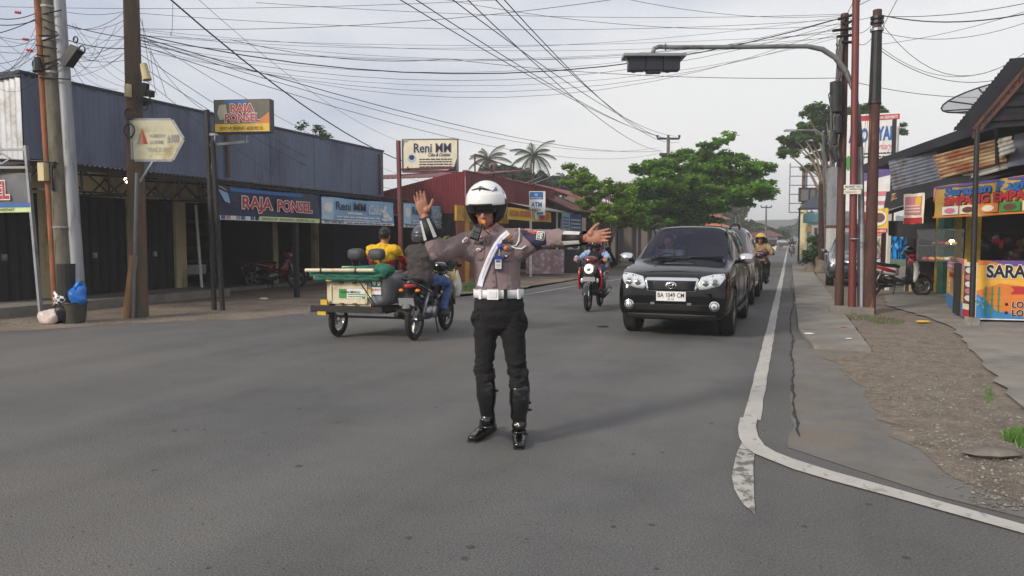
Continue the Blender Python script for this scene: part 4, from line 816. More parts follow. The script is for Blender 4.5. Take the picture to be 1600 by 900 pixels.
# banner SIMPANG EMPAT
A0 = AY(1459, 341, 16.6); A1 = AY(1640, 311, 13.55); Tl = AY(1450, 293, 16.6)
w = (V((A1.x, A1.y, 0)) - V((A0.x, A0.y, 0))).length; h = Tl.z - A0.z; rz = math.atan2(A1.y - A0.y, A1.x - A0.x)
r = board('food_stall_banner', 'long yellow food stall banner reading SIMPANG EMPAT on the right shop', 'banner', A0, w, h, rz, face=flat('mustard', (196, 156, 66)), wave=.018)
rect(r, 0, w, h * .93, h * 1.0, P_pu, -.018)
text(r, 'Sarapan Pagi', w * .12, h * .68, h * .24, P_b, w * .7, -.022, .04, P_n, .07, slant=.2)
text(r, 'SIMPANG EMPAT', w * .12, h * .38, h * .25, P_r, w * .78, -.026, .04, P_k, .07)
for i in range(5): rect(r, w * (.1 + i * .18), w * (.265 + i * .18), h * .08, h * .34, (P_w, P_cr, P_o, P_g, P_cr)[i], -.022); disc(r, w * (.18 + i * .18), h * .2, w * .055, h * .09, (P_pk, P_br, P_cr, P_br, P_o)[i], -.026)
rect(r, 0, w, 0, h * .05, P_o, -.022); rect(r, 0, 0, 0, 0, P_pk, -.021, poly=[(0, h * .5), (w * .03, h * .95), (0, h * .95)])
# small banners
def hang(label, q, D0, D1_, face, fn, name='small_banner'):
    a = AD(q[0], q[1], D0); b_ = AD(q[2], q[1], D1_); s = D0 / FOC; w = (V((b_.x, b_.y)) - V((a.x, a.y))).length; h = (q[1] - q[3]) * s
    r = board(name, label, 'banner', a, w, h, math.atan2(b_.y - a.y, b_.x - a.x), face=face, wave=.008); fn(r, w, h); return r
hang('pink and cream food banner hanging at the corner of the patched roof', (1411, 350, 1443, 304), 15.0, 14.5, P_cr, lambda r, w, h: (rect(r, w * .1, w * .9, h * .3, h * .9, P_pk, -.014), rect(r, w * .05, w * .95, .0, h * .2, P_r, -.014), disc(r, w * .75, h * .75, w * .15, h * .15, P_y, -.018), para(r, -.018, w * .15, h * .35, w * .7, h * .3, 3, P_cr)))
hang('square banner with a noodle dish photograph above the parked scooter', (1359, 364, 1387, 326), 17.0, 16.8, P_y, lambda r, w, h: (disc(r, w * .5, h * .6, w * .42, h * .3, P_w, -.014), disc(r, w * .5, h * .62, w * .33, h * .2, P_br, -.017), rect(r, .0, w, 0, h * .18, P_r, -.014), text(r, 'MIE RAMEN', w * .1, h * .04, h * .09, P_w, w * .8, -.02)))
# pillars
def pillar(px, py, D, wpx, h, m, top=None):
    g = AD(px, py, D); g.z = 0; b = MB(); w = wpx * D / FOC; b.box((g.x, g.y, h / 2), (w, w, h), (0, 0, YAW)); return b.build('pillar', m, rs)
M_green = mat('green_paint', (76, 140, 118), .6, var=.08, dirt=(60, 110, 92), dscale=2); M_yel = mat('yellow_paint', (200, 168, 40), .6, var=.08, dirt=(160, 130, 40), dscale=2)
pillar(1475, 455, 19, 16, 2.45, M_green); pillar(1464, 455, 19.3, 7, 2.4, M_yel); pillar(1517, 455, 17.3, 15, 2.3, M_yel); pillar(1493, 455, 19.2, 8, 2.3, M_yel)
# shop interior
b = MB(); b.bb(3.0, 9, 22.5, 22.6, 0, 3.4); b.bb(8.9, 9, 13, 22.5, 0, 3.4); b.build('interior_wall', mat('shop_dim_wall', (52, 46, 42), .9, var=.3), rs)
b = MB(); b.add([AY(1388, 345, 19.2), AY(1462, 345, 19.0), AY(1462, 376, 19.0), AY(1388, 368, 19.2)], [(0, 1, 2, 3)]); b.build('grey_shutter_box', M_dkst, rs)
for i, (x0, x1, d) in enumerate(((1353, 1365, 20.6), (1384, 1389, 20.4), (1376, 1382, 20.9))): g = AD((x0 + x1) / 2, 430, d); b = MB(); b.box((g.x, g.y, 1.1), ((x1 - x0) * d / FOC, .08, 2.2), (0, 0, YAW)); b.build('pillar', (M_yel, M_wht, M_wood)[i], rs)
tp = thing('blue_tarpaulin', 'crumpled bright blue tarpaulin hanging behind the parked scooter', 'tarpaulin', AD(1393, 405, 21)); b = MB(); n = 14; s = 21 / FOC; vs = []
for i in range(n + 1):
    for j in range(n + 1): vs.append(rot @ V((i / n * 26 * s, .14 * noise.noise((i * .5, j * .3, 0)), j / n * (38 + 6 * math.sin(i * .6)) * s)))
b.add(vs, [(i * (n + 1) + j, (i + 1) * (n + 1) + j, (i + 1) * (n + 1) + j + 1, i * (n + 1) + j + 1) for i in range(n) for j in range(n)]); b.build('sheet', mat('blue_tarp', (30, 140, 214), .4, var=.12), tp, 30)
b = MB(); b.box(rot @ V((-.12, .02, .2)), (.2, .05, 1.0), rot); b.build('blue_panel', MATS['blue_tarp'], tp)
def box_on(label, cat, px, py, D, w, h, m, name, depth=.3, base=None):
    g = AD(px, py, D); o = thing(name, label, cat, g, YAW); b = MB(); b.bb(-w / 2, w / 2, 0, depth, 0, h); b.build(name + '_body', m, o); return o
r = hang('red and yellow snack poster behind the parked scooter', (1417, 402, 1429, 381), 21, 21, P_r, lambda r, w, h: (rect(r, w * .1, w * .9, h * .3, h * .8, P_y, -.014), disc(r, w * .5, h * .55, w * .25, h * .15, P_o, -.018)))
yr = thing('yellow_rack', 'yellow painted display rack left of the blue tarpaulin', 'rack', G(1368, 450) + V((.3, 1.4, 0)), YAW); 
for x in (-.22, .22): b = MB(); b.bb(x - .03, x + .03, 0, .06, 0, 1.7); b.build('upright', M_yel, yr)
for z in (.25, .7, 1.15): b = MB(); b.bb(-.22, .22, 0, .4, z, z + .05); b.build('shelf_board', M_yel, yr)
for i, (x, z, m) in enumerate(((-.1, .3, P_w), (.08, .3, P_lb), (-.08, .75, P_o), (.1, .75, P_w), (0, 1.2, P_cr))): tag(MB().ell((0, 0, .12), (.08, .08, .13), 10, 6).build('food_tub', m), ['white tub on the lowest left of the yellow rack', 'blue tub on the lowest right of the yellow rack', 'orange tub on the middle shelf of the yellow rack', 'white tub on the middle right of the yellow rack', 'cream tub on the top shelf of the yellow rack'][i], 'tub').location = V(yr.location) + rot @ V((x, .2, z))
b = thing('planter', 'pale concrete planter with a small spiky plant under the shop pillar', 'plant', G(1452, 459) + V((.2, .9, 0)), YAW); q = MB(); q.bb(-.6, .3, 0, .3, 0, .45); q.build('planter_box', M_cream, b); leafball(60, (-.1, .1, .62), (.2, .15, .2), .09).build('leaves', M_lf, b)
# stall with printed sides
sf = thing('food_stall', 'street food stall wrapped in bright orange and blue banners reading SARAPAN', 'stall', G(1524, 505), R(7)); s = (G(1524, 505) - CO).dot(cF) / FOC
h = .98; w = 1.9
b = MB(); b.bb(0.02, w, .04, 1.2, 0.06, h); b.build('counter', M_dwall, sf)
b = MB(); b.quad((0, 0, .07), (w, 0, .07), (w, 0, h + .08), (0, 0, h + .08)); b.build('front_banner', P_o, sf)
P_sky = flat('sky_blue', (40, 130, 206)); P_yo = flat('yellow_orange', (244, 176, 48))
rect(sf, 0, 0, 0, 0, P_yo, -.002, poly=[(.0, h), (.0, .55), (.35, .68), (.9, .6), (w, .75), (w, h)])
rect(sf, 0, 0, 0, 0, P_sky, -.003, poly=[(0, .07), (0, .5), (.12, .42), (.3, .22), (.62, .16), (.8, .07)]); rect(sf, 0, 0, 0, 0, P_b, -.004, poly=[(.8, .09), (w, .09), (w, .22), (1.3, .16)]); rect(sf, 0, w, .065, .085, P_w, -.005)
rect(sf, 0, 0, 0, 0, P_pu, -.004, poly=[(.15, h + .08), (.5, h - .02), (1.1, h + .04), (1.3, h + .08)])
for i in range(3): rect(sf, .12 + i * .1, .145 + i * .1, .12, .62, P_g, -.006); [disc(sf, .13 + i * .1, .2 + j * .1, .035, .008, P_g, -.008) for j in range(4)]
for a_ in range(9): rect(sf, 0, 0, 0, 0, P_lb if a_ % 2 else P_g, -.0065, poly=[(.08, .35), (.08 + .1 * math.cos(a_ * .7), .35 + .1 * math.sin(a_ * .7)), (.08 + .1 * math.cos(a_ * .7 + .25), .35 + .1 * math.sin(a_ * .7 + .25))])
text(sf, 'SARAPAN PAGI', .13, .78, .2, P_k, 1.62, -.012, .035, P_w, .08)
rect(sf, 0, 0, 0, 0, P_r, -.007, poly=[(.5, .5), (w, .52), (w, .64), (.5, .63), (.56, .57)])
for z, tx in ((.28, 'LONTONG GULAI'), (.14, 'LONTONG PICAL')): disc(sf, .45, z + .05, .025, .025, P_k, -.01); text(sf, tx, .53, z, .1, P_k, 1.1, -.012, .03, P_w, .06)
bl2 = thing('stall_side_panel', 'orange and pink printed side banner of the food stall', 'banner', G(1478, 478), 0); c0 = V(bl2.location)
dv = V(G(1503, 500)) - c0; bl2.rotation_euler.z = math.atan2(dv.y, dv.x); w2 = dv.length
b = MB(); b.bb(0, w2, 0, .04, .06, 1.06); b.build('panel', P_yo, bl2); rect(bl2, 0, w2, .8, 1.06, P_pk, -.003); rect(bl2, 0, w2, .06, .3, P_sky, -.003); para(bl2, -.006, .2, .84, w2 * .6, .16, 2, P_w); text(bl2, 'SARAPAN', w2 * .15, .66, .1, P_r, w2 * .5, -.006, .03)
for i in range(6): disc(bl2, w2 * (.2 + (i % 2) * .25), .38 + (i // 2) * .09, .13, .035, P_lb if i % 2 else P_w, -.005)
b = thing('stall_corner_panel', 'narrow red poster with a food picture at the stall corner', 'banner', G(1503, 500)); dv2 = V(G(1524, 505)) - V(b.location); b.rotation_euler.z = math.atan2(dv2.y, dv2.x); q = MB(); q.bb(0, dv2.length - .03, 0, .03, .06, 1.02); q.build('panel', P_cr, b); rect(b, .01, dv2.length - .04, .06, .2, P_r, -.003); rect(b, .02, dv2.length - .05, .3, .95, P_br, -.003); [disc(b, dv2.length * .45, .4 + i * .12, dv2.length * .3, .05, (P_w, P_pk)[i % 2], -.006) for i in range(5)]
gc = thing('glass_case', 'glass food display case on the stall counter with lit lamp', 'display case', V(G(1524, 505)) + V((-.32, 1.5, 1.0)), R(30)); gc.scale = (.62, .8, .8); M_gl = mat('clear_glass', (190, 200, 200), .05, alpha=.06, var=0)
for x, y in ((-.45, -.3), (.45, -.3), (-.45, .3), (.45, .3)): b = MB(); b.bb(x - .015, x + .015, y - .015, y + .015, 0, .75); b.build('case_post', M_alu, gc)
for z in (0, .36, .74): b = MB(); b.bb(-.45, .45, -.3, .3, z, z + .015); b.build('case_shelf', M_alu, gc)
b = MB(); b.bb(-.44, .44, -.302, -.298, .02, .73); b.build('pane', M_gl, gc); b = MB(); b.bb(-.452, -.448, -.29, .29, .02, .73); b.build('pane', M_gl, gc)
for i in range(12):
    o = MB().ell((0, 0, .05), (.09, .07, .05), 10, 6).build('food_plate', (P_o, P_y, P_cr, P_br, P_r)[i % 5]); tag(o, 'small heap of fried food in the glass case on the stall', 'food', 'food heaps in the glass case'); o.location = V(gc.location) + Matrix.Rotation(R(30), 3, 'Z') @ V(((-.33 + (i % 4) * .22) * .62, (-.15 + .3 * ((i // 4) % 2)) * .8, .8 * (.02 + .36 * (i // 8)))); o.scale = (.6, .7, .7)
o = thing('stall_lamp', 'lit white bulb hanging over the glass case', 'lamp', AD(1487, 378, 16.4)); b = MB(); b.ell((0, 0, 0), .055, 12, 8); b.build('bulb', M_lit, o); b = MB(); b.tube([(0, 0, .03), (0, 0, .5)], .008, 6); b.build('lamp_cord', M_blk, o)
# dim goods inside
rr = random.Random(11)
for i in range(16):
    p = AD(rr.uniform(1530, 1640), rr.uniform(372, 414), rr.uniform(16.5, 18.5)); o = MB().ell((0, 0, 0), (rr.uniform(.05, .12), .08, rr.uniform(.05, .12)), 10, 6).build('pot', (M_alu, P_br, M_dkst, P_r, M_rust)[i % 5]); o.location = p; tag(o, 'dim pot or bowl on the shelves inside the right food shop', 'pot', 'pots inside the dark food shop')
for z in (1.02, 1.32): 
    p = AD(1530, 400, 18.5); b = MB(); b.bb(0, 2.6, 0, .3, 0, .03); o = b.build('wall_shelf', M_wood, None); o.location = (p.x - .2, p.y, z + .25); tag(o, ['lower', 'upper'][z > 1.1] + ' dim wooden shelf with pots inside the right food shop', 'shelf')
# front post and gabled awning roof
p4, t4 = px_pole('awning_post', 'dark steel post before the orange stall carrying the awning roof', G(1518, 510), (1527, 198), (G(1518, 510) - CO).dot(cF), .045, .04, M_dkst, 'post'); q4 = G(1518, 510) + t4
o = thing('post_stone', 'grey stone block at the foot of the awning post', 'stone', G(1518, 510)); b = MB(); b.box((0, 0, .07), (.16, .16, .16), (0, .1, .4)); b.build('stone_body', M_st2, o)
aw = thing('awning_roof', 'dark steep awning roof with lattice truss cutting the upper right corner', 'roof', q4, world=True)
e1 = q4 + V((-.06, -.0, .02)); e2 = AD(1612, 84, 11.6); bk_ = V((5, 1.2, .25))
b = MB(); nn = 40; vs = []
for i in range(nn + 1): p = e1.lerp(e2, i / nn) + V((0, 0, .02 * (1 if i % 2 else -1))); vs += [p - bk_.normalized() * .3 + V((0, 0, -.04)), p + bk_]
b.add(vs, [(2 * i, 2 * i + 2, 2 * i + 3, 2 * i + 1) for i in range(nn)]); b.build('roof_sheet', M_dkroof, aw)
b = MB(); u1, u2 = e1 + V((0, 0, -.06)), e2 + V((0, 0, -.1)); l1, l2 = e1 + V((.0, 0, -.2)), e2 + V((0, 0, -.28)); b.bar(u1, u2, .05); b.bar(l1, l2, .05)
for i in range(12): b.bar(l1.lerp(l2, i / 12), u1.lerp(u2, (i + .5) / 12), .02); b.bar(u1.lerp(u2, (i + .5) / 12), l1.lerp(l2, (i + 1) / 12), .02)
b.build('lattice_truss', M_wood, aw)
b = MB()
for i in range(5): c = e1.lerp(e2, .15 + i * .2); b.bar(c + V((0, 0, -.07)), c + bk_ + V((0, 0, -.07)), .05, .08)
b.build('rafters', M_dkst, aw)
# satellite dish
sdp = thing('satellite_dish', 'mesh satellite dish tilted behind the awning roof', 'satellite dish', AY(1556, 168, 15.3)); b = MB(); b.lathe([(.0, 0), (.25, .02), (.55, .1), (.8, .24)], (0, 0, 0), 'z', 20); o = b.build('dish_mesh', mat('dish_mesh', (120, 124, 132), .6, .4, alpha=.6), sdp, True); o.rotation_euler = (.35, -.3, 0)
b = MB(); 
for i in range(8): a_ = i * PI / 4; b.bar((0, 0, 0), (.8 * math.cos(a_), .8 * math.sin(a_), .24), .02)
b.torus((0, 0, .24), .8, .015, 'z', 24, 6); o = b.build('dish_ribs', M_dkst, sdp); o.rotation_euler = (.35, -.3, 0); b = MB(); b.tube([(0, 0, 0), (.1, .2, -1)], .03); b.build('dish_mast', M_dkst, sdp)
# litter
for lab, px, py, m, sz in (('small red wrapper on the pavement slab', 1318, 517, P_r, .05), ('flat white paper strip on the pavement slab', 1264, 527, P_w, .08), ('pale crust of bread on the pavement slab', 1326, 535, P_cr, .05), ('yellow plastic scrap by the concrete yard', 1442, 506, P_y, .13), ('flat grey stone slab at the lower right of the gravel', 1548, 716, M_st, .2), ('thin dark twig on the road before the car', 942, 511, M_blk, .1)):
    o = MB().ell((0, 0, 0), (sz, sz * .5, sz * .16), 8, 4).build('litter' if m is not M_st else 'flat_stone', m); o.location = G(px, py) + V((0, 0, .055 if 'pavement' in lab else .012 if 'twig' in lab else .04)); o.data.transform(Matrix.Rotation(YAW, 4, 'Z')); tag(o, lab, 'stone' if m is M_st else 'litter')
# ================================================================ TREES
def leafmat(name, c, var=.45, tr=.35, sc=.9):
    m = bpy.data.materials.new(name); m.use_nodes = True; t = m.node_tree; t.nodes.clear(); o = t.nodes.new('ShaderNodeOutputMaterial'); d = t.nodes.new('ShaderNodeBsdfPrincipled'); d.inputs['Roughness'].default_value = .55; d.inputs['Specular IOR Level'].default_value = .25
    tn = t.nodes.new('ShaderNodeBsdfTranslucent'); mi = t.nodes.new('ShaderNodeMixShader'); mi.inputs[0].default_value = tr; tc = t.nodes.new('ShaderNodeTexCoord')
    n = t.nodes.new('ShaderNodeTexNoise'); n.inputs['Scale'].default_value = sc; n.inputs['Detail'].default_value = 8; n.inputs['Roughness'].default_value = .8; t.links.new(tc.outputs['Object'], n.inputs[0])
    r = t.nodes.new('ShaderNodeValToRGB'); e = r.color_ramp.elements; e[0].position = .36; e[1].position = .64; e[0].color = (*[x * (1 - var) for x in c], 1); e[1].color = (*[x * (1 + var) for x in c], 1); t.links.new(n.outputs['Fac'], r.inputs[0])
    t.links.new(r.outputs[0], d.inputs['Base Color']); t.links.new(r.outputs[0], tn.inputs[0]); t.links.new(d.outputs[0], mi.inputs[1]); t.links.new(tn.outputs[0], mi.inputs[2]); t.links.new(mi.outputs[0], o.inputs[0]); return m
M_bark = mat('bark', (112, 98, 82), .9, var=.3, scale=6, bump=.6, dirt=(70, 62, 52), dscale=4)
def tree(name, label, base, clumps, n, leaf, m, D, trunk_r=.16, cat='tree', group=None, branch=True, rnd=1, flatness=.55, fork=.45, bark=None):
    """clumps: (px, py, rx, ry) seen extents at camera distance D; each is spread in depth too"""
    rr = random.Random(rnd); t_ = thing(name, label, cat, base, 0, group); B = V(base); s = D / FOC; tot = sum(c[2] * c[3] for c in clumps); b = MB(); tb = MB()
    cen = sum((AD(c[0], c[1], D) for c in clumps), V()) / len(clumps); fk = B.lerp(V((cen.x, cen.y, cen.z)), fork) + V((0, 0, .0))
    tb.tube([V((0, 0, -.1)), (fk - B) * .5 + V((rr.uniform(-.1, .1), 0, 0)), fk - B], [trunk_r, trunk_r * .8, trunk_r * .7], 10)
    for c in clumps:
        dd = rr.uniform(-1, 1) * min(2.6, 70 * s) * .8; C = AD(c[0], c[1], D + dd); rx, rz = c[2] * s, c[3] * s
        if branch: mid = fk.lerp(C, .5) + V((0, 0, .12 * (C - fk).length)); tb.tube([fk - B, mid - B, C - B], [trunk_r * .5, trunk_r * .3, trunk_r * .1], 6)
        k = max(2, int(9 * rx / 1.0)) + 3; subs = []
        for _ in range(k):
            a = rr.random() * 6.28; q = rr.random() ** .5; subs.append(C + V((math.cos(a) * rx * q, math.sin(a) * rx * q * .9, (rr.random() * 2 - 1) * rz * math.sqrt(1 - q * q * .8))))
            if branch and rr.random() < .5: tb.tube([C - B, subs[-1] - B], [trunk_r * .12, trunk_r * .05], 4)
        for _ in range(int(n * c[2] * c[3] / tot)):
            S_ = rr.choice(subs); sr = max(.22, rx * .30); d = V((rr.gauss(0, 1), rr.gauss(0, 1), rr.gauss(0, flatness))); p = S_ + d.normalized() * sr * rr.random() ** .5 * V((1, 1, 1)).length / 1.7
            p.z = S_.z + (p.z - S_.z) * min(1, rz / rx * 1.4 + .2) - B.z; p.x -= B.x; p.y -= B.y
            u = V((rr.gauss(0, 1), rr.gauss(0, 1), rr.gauss(0, .35))).normalized(); v = u.cross(V((rr.gauss(0, .45), rr.gauss(0, .45), 1))).normalized(); q = leaf * rr.uniform(.6, 1.25)
            b.add([p - u * q * .5, p + v * q * .28 + V((0, 0, q * .08)), p + u * q * .5, p - v * q * .28], [(0, 1, 2, 3)])
    tb.build('trunk', bark or M_bark, t_, True); b.build('crown', m, t_); return t_
LF1 = leafmat('almond_leaf', (.15, .30, .032), tr=.45); LF2 = leafmat('dark_leaf', (.055, .11, .028)); LF3 = leafmat('far_leaf', (.05, .085, .035), sc=.3); LF4 = leafmat('palm_leaf', (.075, .10, .05)); LF5 = leafmat('yellow_green_leaf', (.10, .15, .035), sc=.3)  # LF5: lighter, yellower green than the far leaf, for trees at the road end
tree('almond_tree', 'large spreading almond tree with layered branches hanging over the road behind the black car', G(1012, 406), [(1030, 300, 62, 18), (1085, 272, 65, 16), (1150, 300, 55, 11), (1180, 262, 30, 7), (1188, 283, 18, 6), (1120, 248, 40, 14), (1075, 243, 32, 12), (1112, 228, 22, 7), (1130, 219, 13, 5), (1140, 212, 7, 4), (1040, 268, 42, 16), (1085, 318, 52, 13), (1020, 325, 48, 14), (1005, 265, 20, 10), (1150, 316, 34, 7), (1192, 305, 16, 6), (1198, 308, 9, 5), (1135, 262, 44, 12), (1060, 340, 60, 13), (975, 345, 40, 12), (1100, 345, 30, 8), (1010, 340, 40, 12), (1110, 325, 30, 8), (990, 312, 30, 16), (1055, 290, 60, 14), (1130, 285, 60, 10), (1020, 350, 34, 7), (1165, 272, 30, 6)], 62000, .23, LF1, 36, .2, rnd=3)
tree('almond_tree', 'smaller light green almond tree with thin curved trunk over the pavement left of the car', G(960, 418), [(905, 268, 16, 7), (893, 260, 9, 4), (920, 280, 16, 8), (940, 292, 22, 9), (950, 308, 28, 11), (893, 284, 16, 5), (912, 300, 16, 7), (925, 318, 26, 10), (965, 322, 28, 13), (940, 338, 24, 9), (975, 300, 20, 14), (962, 345, 26, 7), (988, 335, 24, 12)], 15000, .17, leafmat('light_leaf', (.20, .33, .04), tr=.45), 30, .075, rnd=8, fork=.35)
tree('rain_tree', 'tall dark tree with bare lower branches behind the right hand poles', G(1306, 420), [(1245, 230, 26, 9), (1232, 240, 16, 6), (1250, 205, 16, 12), (1268, 190, 22, 14), (1262, 175, 12, 7), (1290, 180, 30, 17), (1320, 178, 28, 16), (1240, 215, 22, 10), (1275, 205, 28, 16), (1350, 175, 28, 10), (1300, 210, 26, 14), (1270, 222, 24, 10), (1330, 205, 26, 12), (1375, 182, 16, 7), (1398, 198, 14, 6), (1408, 206, 9, 5), (1290, 245, 22, 8), (1345, 200, 20, 10), (1260, 262, 7, 4), (1280, 262, 12, 6), (1310, 235, 20, 9)], 24000, .30, leafmat('rain_leaf', (.10, .185, .04)), 44, .22, rnd=5, fork=.3)
# small treetop behind the blue building
tree('treetop', 'treetop showing above the blue parapet at the left', (-24, 30, 0), [(472, 196, 8, 5), (497, 200, 7, 7), (488, 212, 20, 5), (510, 212, 9, 4)], 500, .22, LF2, 36, .1, rnd=4)
def far_trees(label, lst, D, n, leaf, m, group, rnd=1, name='far_tree'):
    for i, (px, py, rx, ry) in enumerate(lst):
        rr = random.Random(rnd + i); cl = [(px + rr.uniform(-.6, .6) * rx, py + rr.uniform(-.7, .5) * ry, rx * .5, ry * .42) for _ in range(9)] + [(px, py + ry * .3, rx * .8, ry * .5)]
        s = D / FOC; g = AD(px, 380, D + rr.uniform(-.1, .1) * D); g.z = 0
        tree(name, label[i] if isinstance(label, list) else label, g, cl, n, leaf, m, D, .25, group=group, branch=False, rnd=rnd + i)
far_trees(['dark bushy tree behind the roof railing of the maroon building', 'dark tree under the taller palm', 'rounded tree right of the roof railing', 'bush between the palms and the almond tree'], [(790, 275, 40, 20), (835, 285, 34, 18), (872, 292, 24, 16), (905, 300, 26, 22)], 60, 2600, .5, LF3, 'trees beyond the maroon building', 20)
far_trees(['hazy tree left of the far utility pole, over the car roof', 'hazy dark tree right of the black car', 'green bushy tree above the maroon car', 'round bush left of the khaki rider', 'dark bush just left of the far house', 'hazy tree above the far white house', 'hazy tree at the right of the far house'], [(1115, 335, 38, 22), (1146, 332, 26, 17), (1128, 352, 34, 16), (1170, 358, 24, 16), (1150, 368, 26, 12), (1188, 358, 16, 10), (1215, 366, 16, 9)], 105, 2300, .75, LF5, 'trees along the far end of the road', 40)
far_trees(['hazy tree far right beyond the road end', 'hazy tree behind the billboard skeleton', 'hazy tree behind the blue billboard', 'hazy tree above the far kiosk'], [(1236, 362, 20, 12), (1262, 350, 22, 20), (1282, 345, 22, 20), (1300, 330, 22, 30)], 170, 1500, 1.0, LF3, 'hazy trees beyond the right verge', 60)
far_trees(['dark bush behind the grey parked car', 'spiky dark bush beside the kiosk on the right verge'], [(1280, 385, 14, 20), (1268, 402, 11, 10)], 34, 1600, .22, LF2, 'bushes by the right pavement', 70, 'roadside_bush')
# wooded hills in the far haze
b = MB(); vs = []; n = 80
for i in range(n + 1):
    x = -330 + 660 * i / n; hgt = 11 + 5 * noise.noise((x * .011, 3, 0)) + 3 * noise.noise((x * .06, 1, 0)); vs += [(x, 345, -.02), (x, 375, max(4, hgt)), (x, 420, max(4, hgt) * .9)]
b.add(vs, [(3 * i + j, 3 * i + 3 + j, 3 * i + 4 + j, 3 * i + 1 + j) for i in range(n) for j in (0, 1)]); struct(b.build('hills', LF3, None, True))
def palm(label, px, py, D, fr, rnd):
    rr = random.Random(rnd); c = AD(px, py, D); t_ = thing('coconut_palm', label, 'palm tree', (c.x + .5, c.y, 0), 0, 'palms beyond the left buildings'); B = V(t_.location); h = c - B
    b = MB(); b.tube([(0, 0, 0), h * .5 + V((-.5, 0, 0)), h], [.28, .2, .16], 8); b.build('trunk', M_bark, t_, True)
    for i in range(19):
        a = i * 2.4 + rr.uniform(-.2, .2); el = 1.15 - (i / 19) * 1.7; b = MB(); q = V(h); p = [q.copy()]; L_ = fr * rr.uniform(.85, 1.1)
        for j in range(8): q = q + V((math.cos(a) * math.cos(el), math.sin(a) * math.cos(el), math.sin(el))) * L_ / 8; el -= .16; p.append(q.copy())
        for j in range(8):
            for k in range(3):
                o_ = p[j].lerp(p[j + 1], k / 3); d = (p[j + 1] - p[j]).normalized(); sd_ = d.cross(Z)
                if sd_.length < .01: continue
                sd_.normalize(); ll = L_ * .3 * math.sin(PI * min(1, (j + k / 3 + 1) / 9.5)) 
                for s_ in (-1, 1): t2 = o_ + sd_ * s_ * ll * .8 + d * ll * .45 - Z * ll * .55; b.add([o_, o_ + d * L_ * .032, t2], [(0, 1, 2)])
        b.tube(p, [.04] * 9, 4); b.build('frond', LF4, t_)
palm('left palm tree behind the maroon building, partly hidden by the sign', 762, 250, 64, 2.1, 1); palm('tall palm tree with full crown above the maroon building', 833, 244, 62, 2.2, 2); palm('right palm tree half hidden by the almond tree', 882, 284, 64, 1.9, 3)
# far houses
def house(label, px, py, D, wpx, hpx, wallm, roofm, rpx=10, dep=8):
    g = AD(px, py, D); g.z = 0; s = D / FOC; w = wpx * s; h = 2.2; r = thing('house', label, 'house', g, YAW * .5, 'houses at the far end of the road'); b = MB(); hh = hpx * s; b.bb(-w / 2, w / 2, 0, dep, 0, hh); b.build('wall', wallm, r)
    rh = rpx * s; b = MB(); b.add([(-w / 2 - .8, -.8, hh), (w / 2 + .8, -.8, hh), (w / 2 + .8, dep + .8, hh), (-w / 2 - .8, dep + .8, hh), (-w / 2 + 1, dep / 2, hh + rh), (w / 2 - 1, dep / 2, hh + rh)], [(0, 1, 5, 4), (1, 2, 5), (2, 3, 4, 5), (3, 0, 4), (0, 3, 2, 1)]); b.build('roof', roofm, r)
    for x in (-.28, .05, .3): b = MB(); b.bb(w * x - .5, w * x + .5, -.06, .02, hh * .35, hh * .75); b.build('window', M_dkst, r)
    b = MB(); b.bb(w * -.12 - .5, w * -.12 + .5, -.06, .02, 0, hh * .75); b.build('door', M_wood, r); return r
house('white house with dark red roof at the far end of the road', 1196, 388, 100, 36, 22, M_wht, M_rust_roof, 12)
house('orange brick house half hidden behind the black car roof', 1105, 388, 70, 55, 42, mat('orange_brick', (176, 92, 58), .9, var=.2), MATS['orange_brick'] if 0 else mat('orange_roof', (186, 98, 62), .85, var=.2), 12)
house('small house with red roof above the car roof', 1118, 388, 90, 22, 50, MATS['orange_brick'], M_rred, 14)
house('low pale shed left of the grass at the road end', 1222, 388, 140, 24, 8, M_zinc, M_zinc, 3)
# far utility poles
def tpole(label, px, ptop, D, arm, r=.14, arms=1, cat='utility pole'):
    g = AD(px, 385, D); g.z = 0; t_ = AD(px, ptop, D); q = thing('utility_pole', label, cat, g, YAW); h = t_.z; b = MB(); b.tube([(0, 0, 0), (0, 0, h)], [r * 1.2, r * .8], 10); b.build('shaft', M_pconc, q, 60); s = D / FOC
    for k in range(arms):
        z = h - .15 - k * 1.15; ww = arm * s * (1 if k == 0 else .6); b = MB(); b.bb(-ww, ww if k == 0 else .3, -.06, .06, z, z + .12); b.build('crossarm', M_dkst, q)
        for x in ((-ww, 0, ww) if k == 0 else (-ww, -ww * .6, -.2)): b = MB(); b.tube([(x, 0, z + .1), (x, 0, z + .28)], [.05, .09] if k == 0 else .14, 8); b.build('insulator', M_dkst, q)
    return t_
TF = tpole('far utility pole with two crossarms standing above the almond tree', 1042, 216, 48, 17, .13, 2)
tpole('thin hazy utility pole right of the almond tree', 1196, 323, 85, 8, .11)
tpole('rusty short pole above the brick house', 1127, 330, 60, 1, .06, 1); tpole('pale pole beside the brick house', 1149, 335, 60, 1, .07, 1); tpole('pale slim pole right of the brick house', 1155, 332, 62, 1, .05, 1)
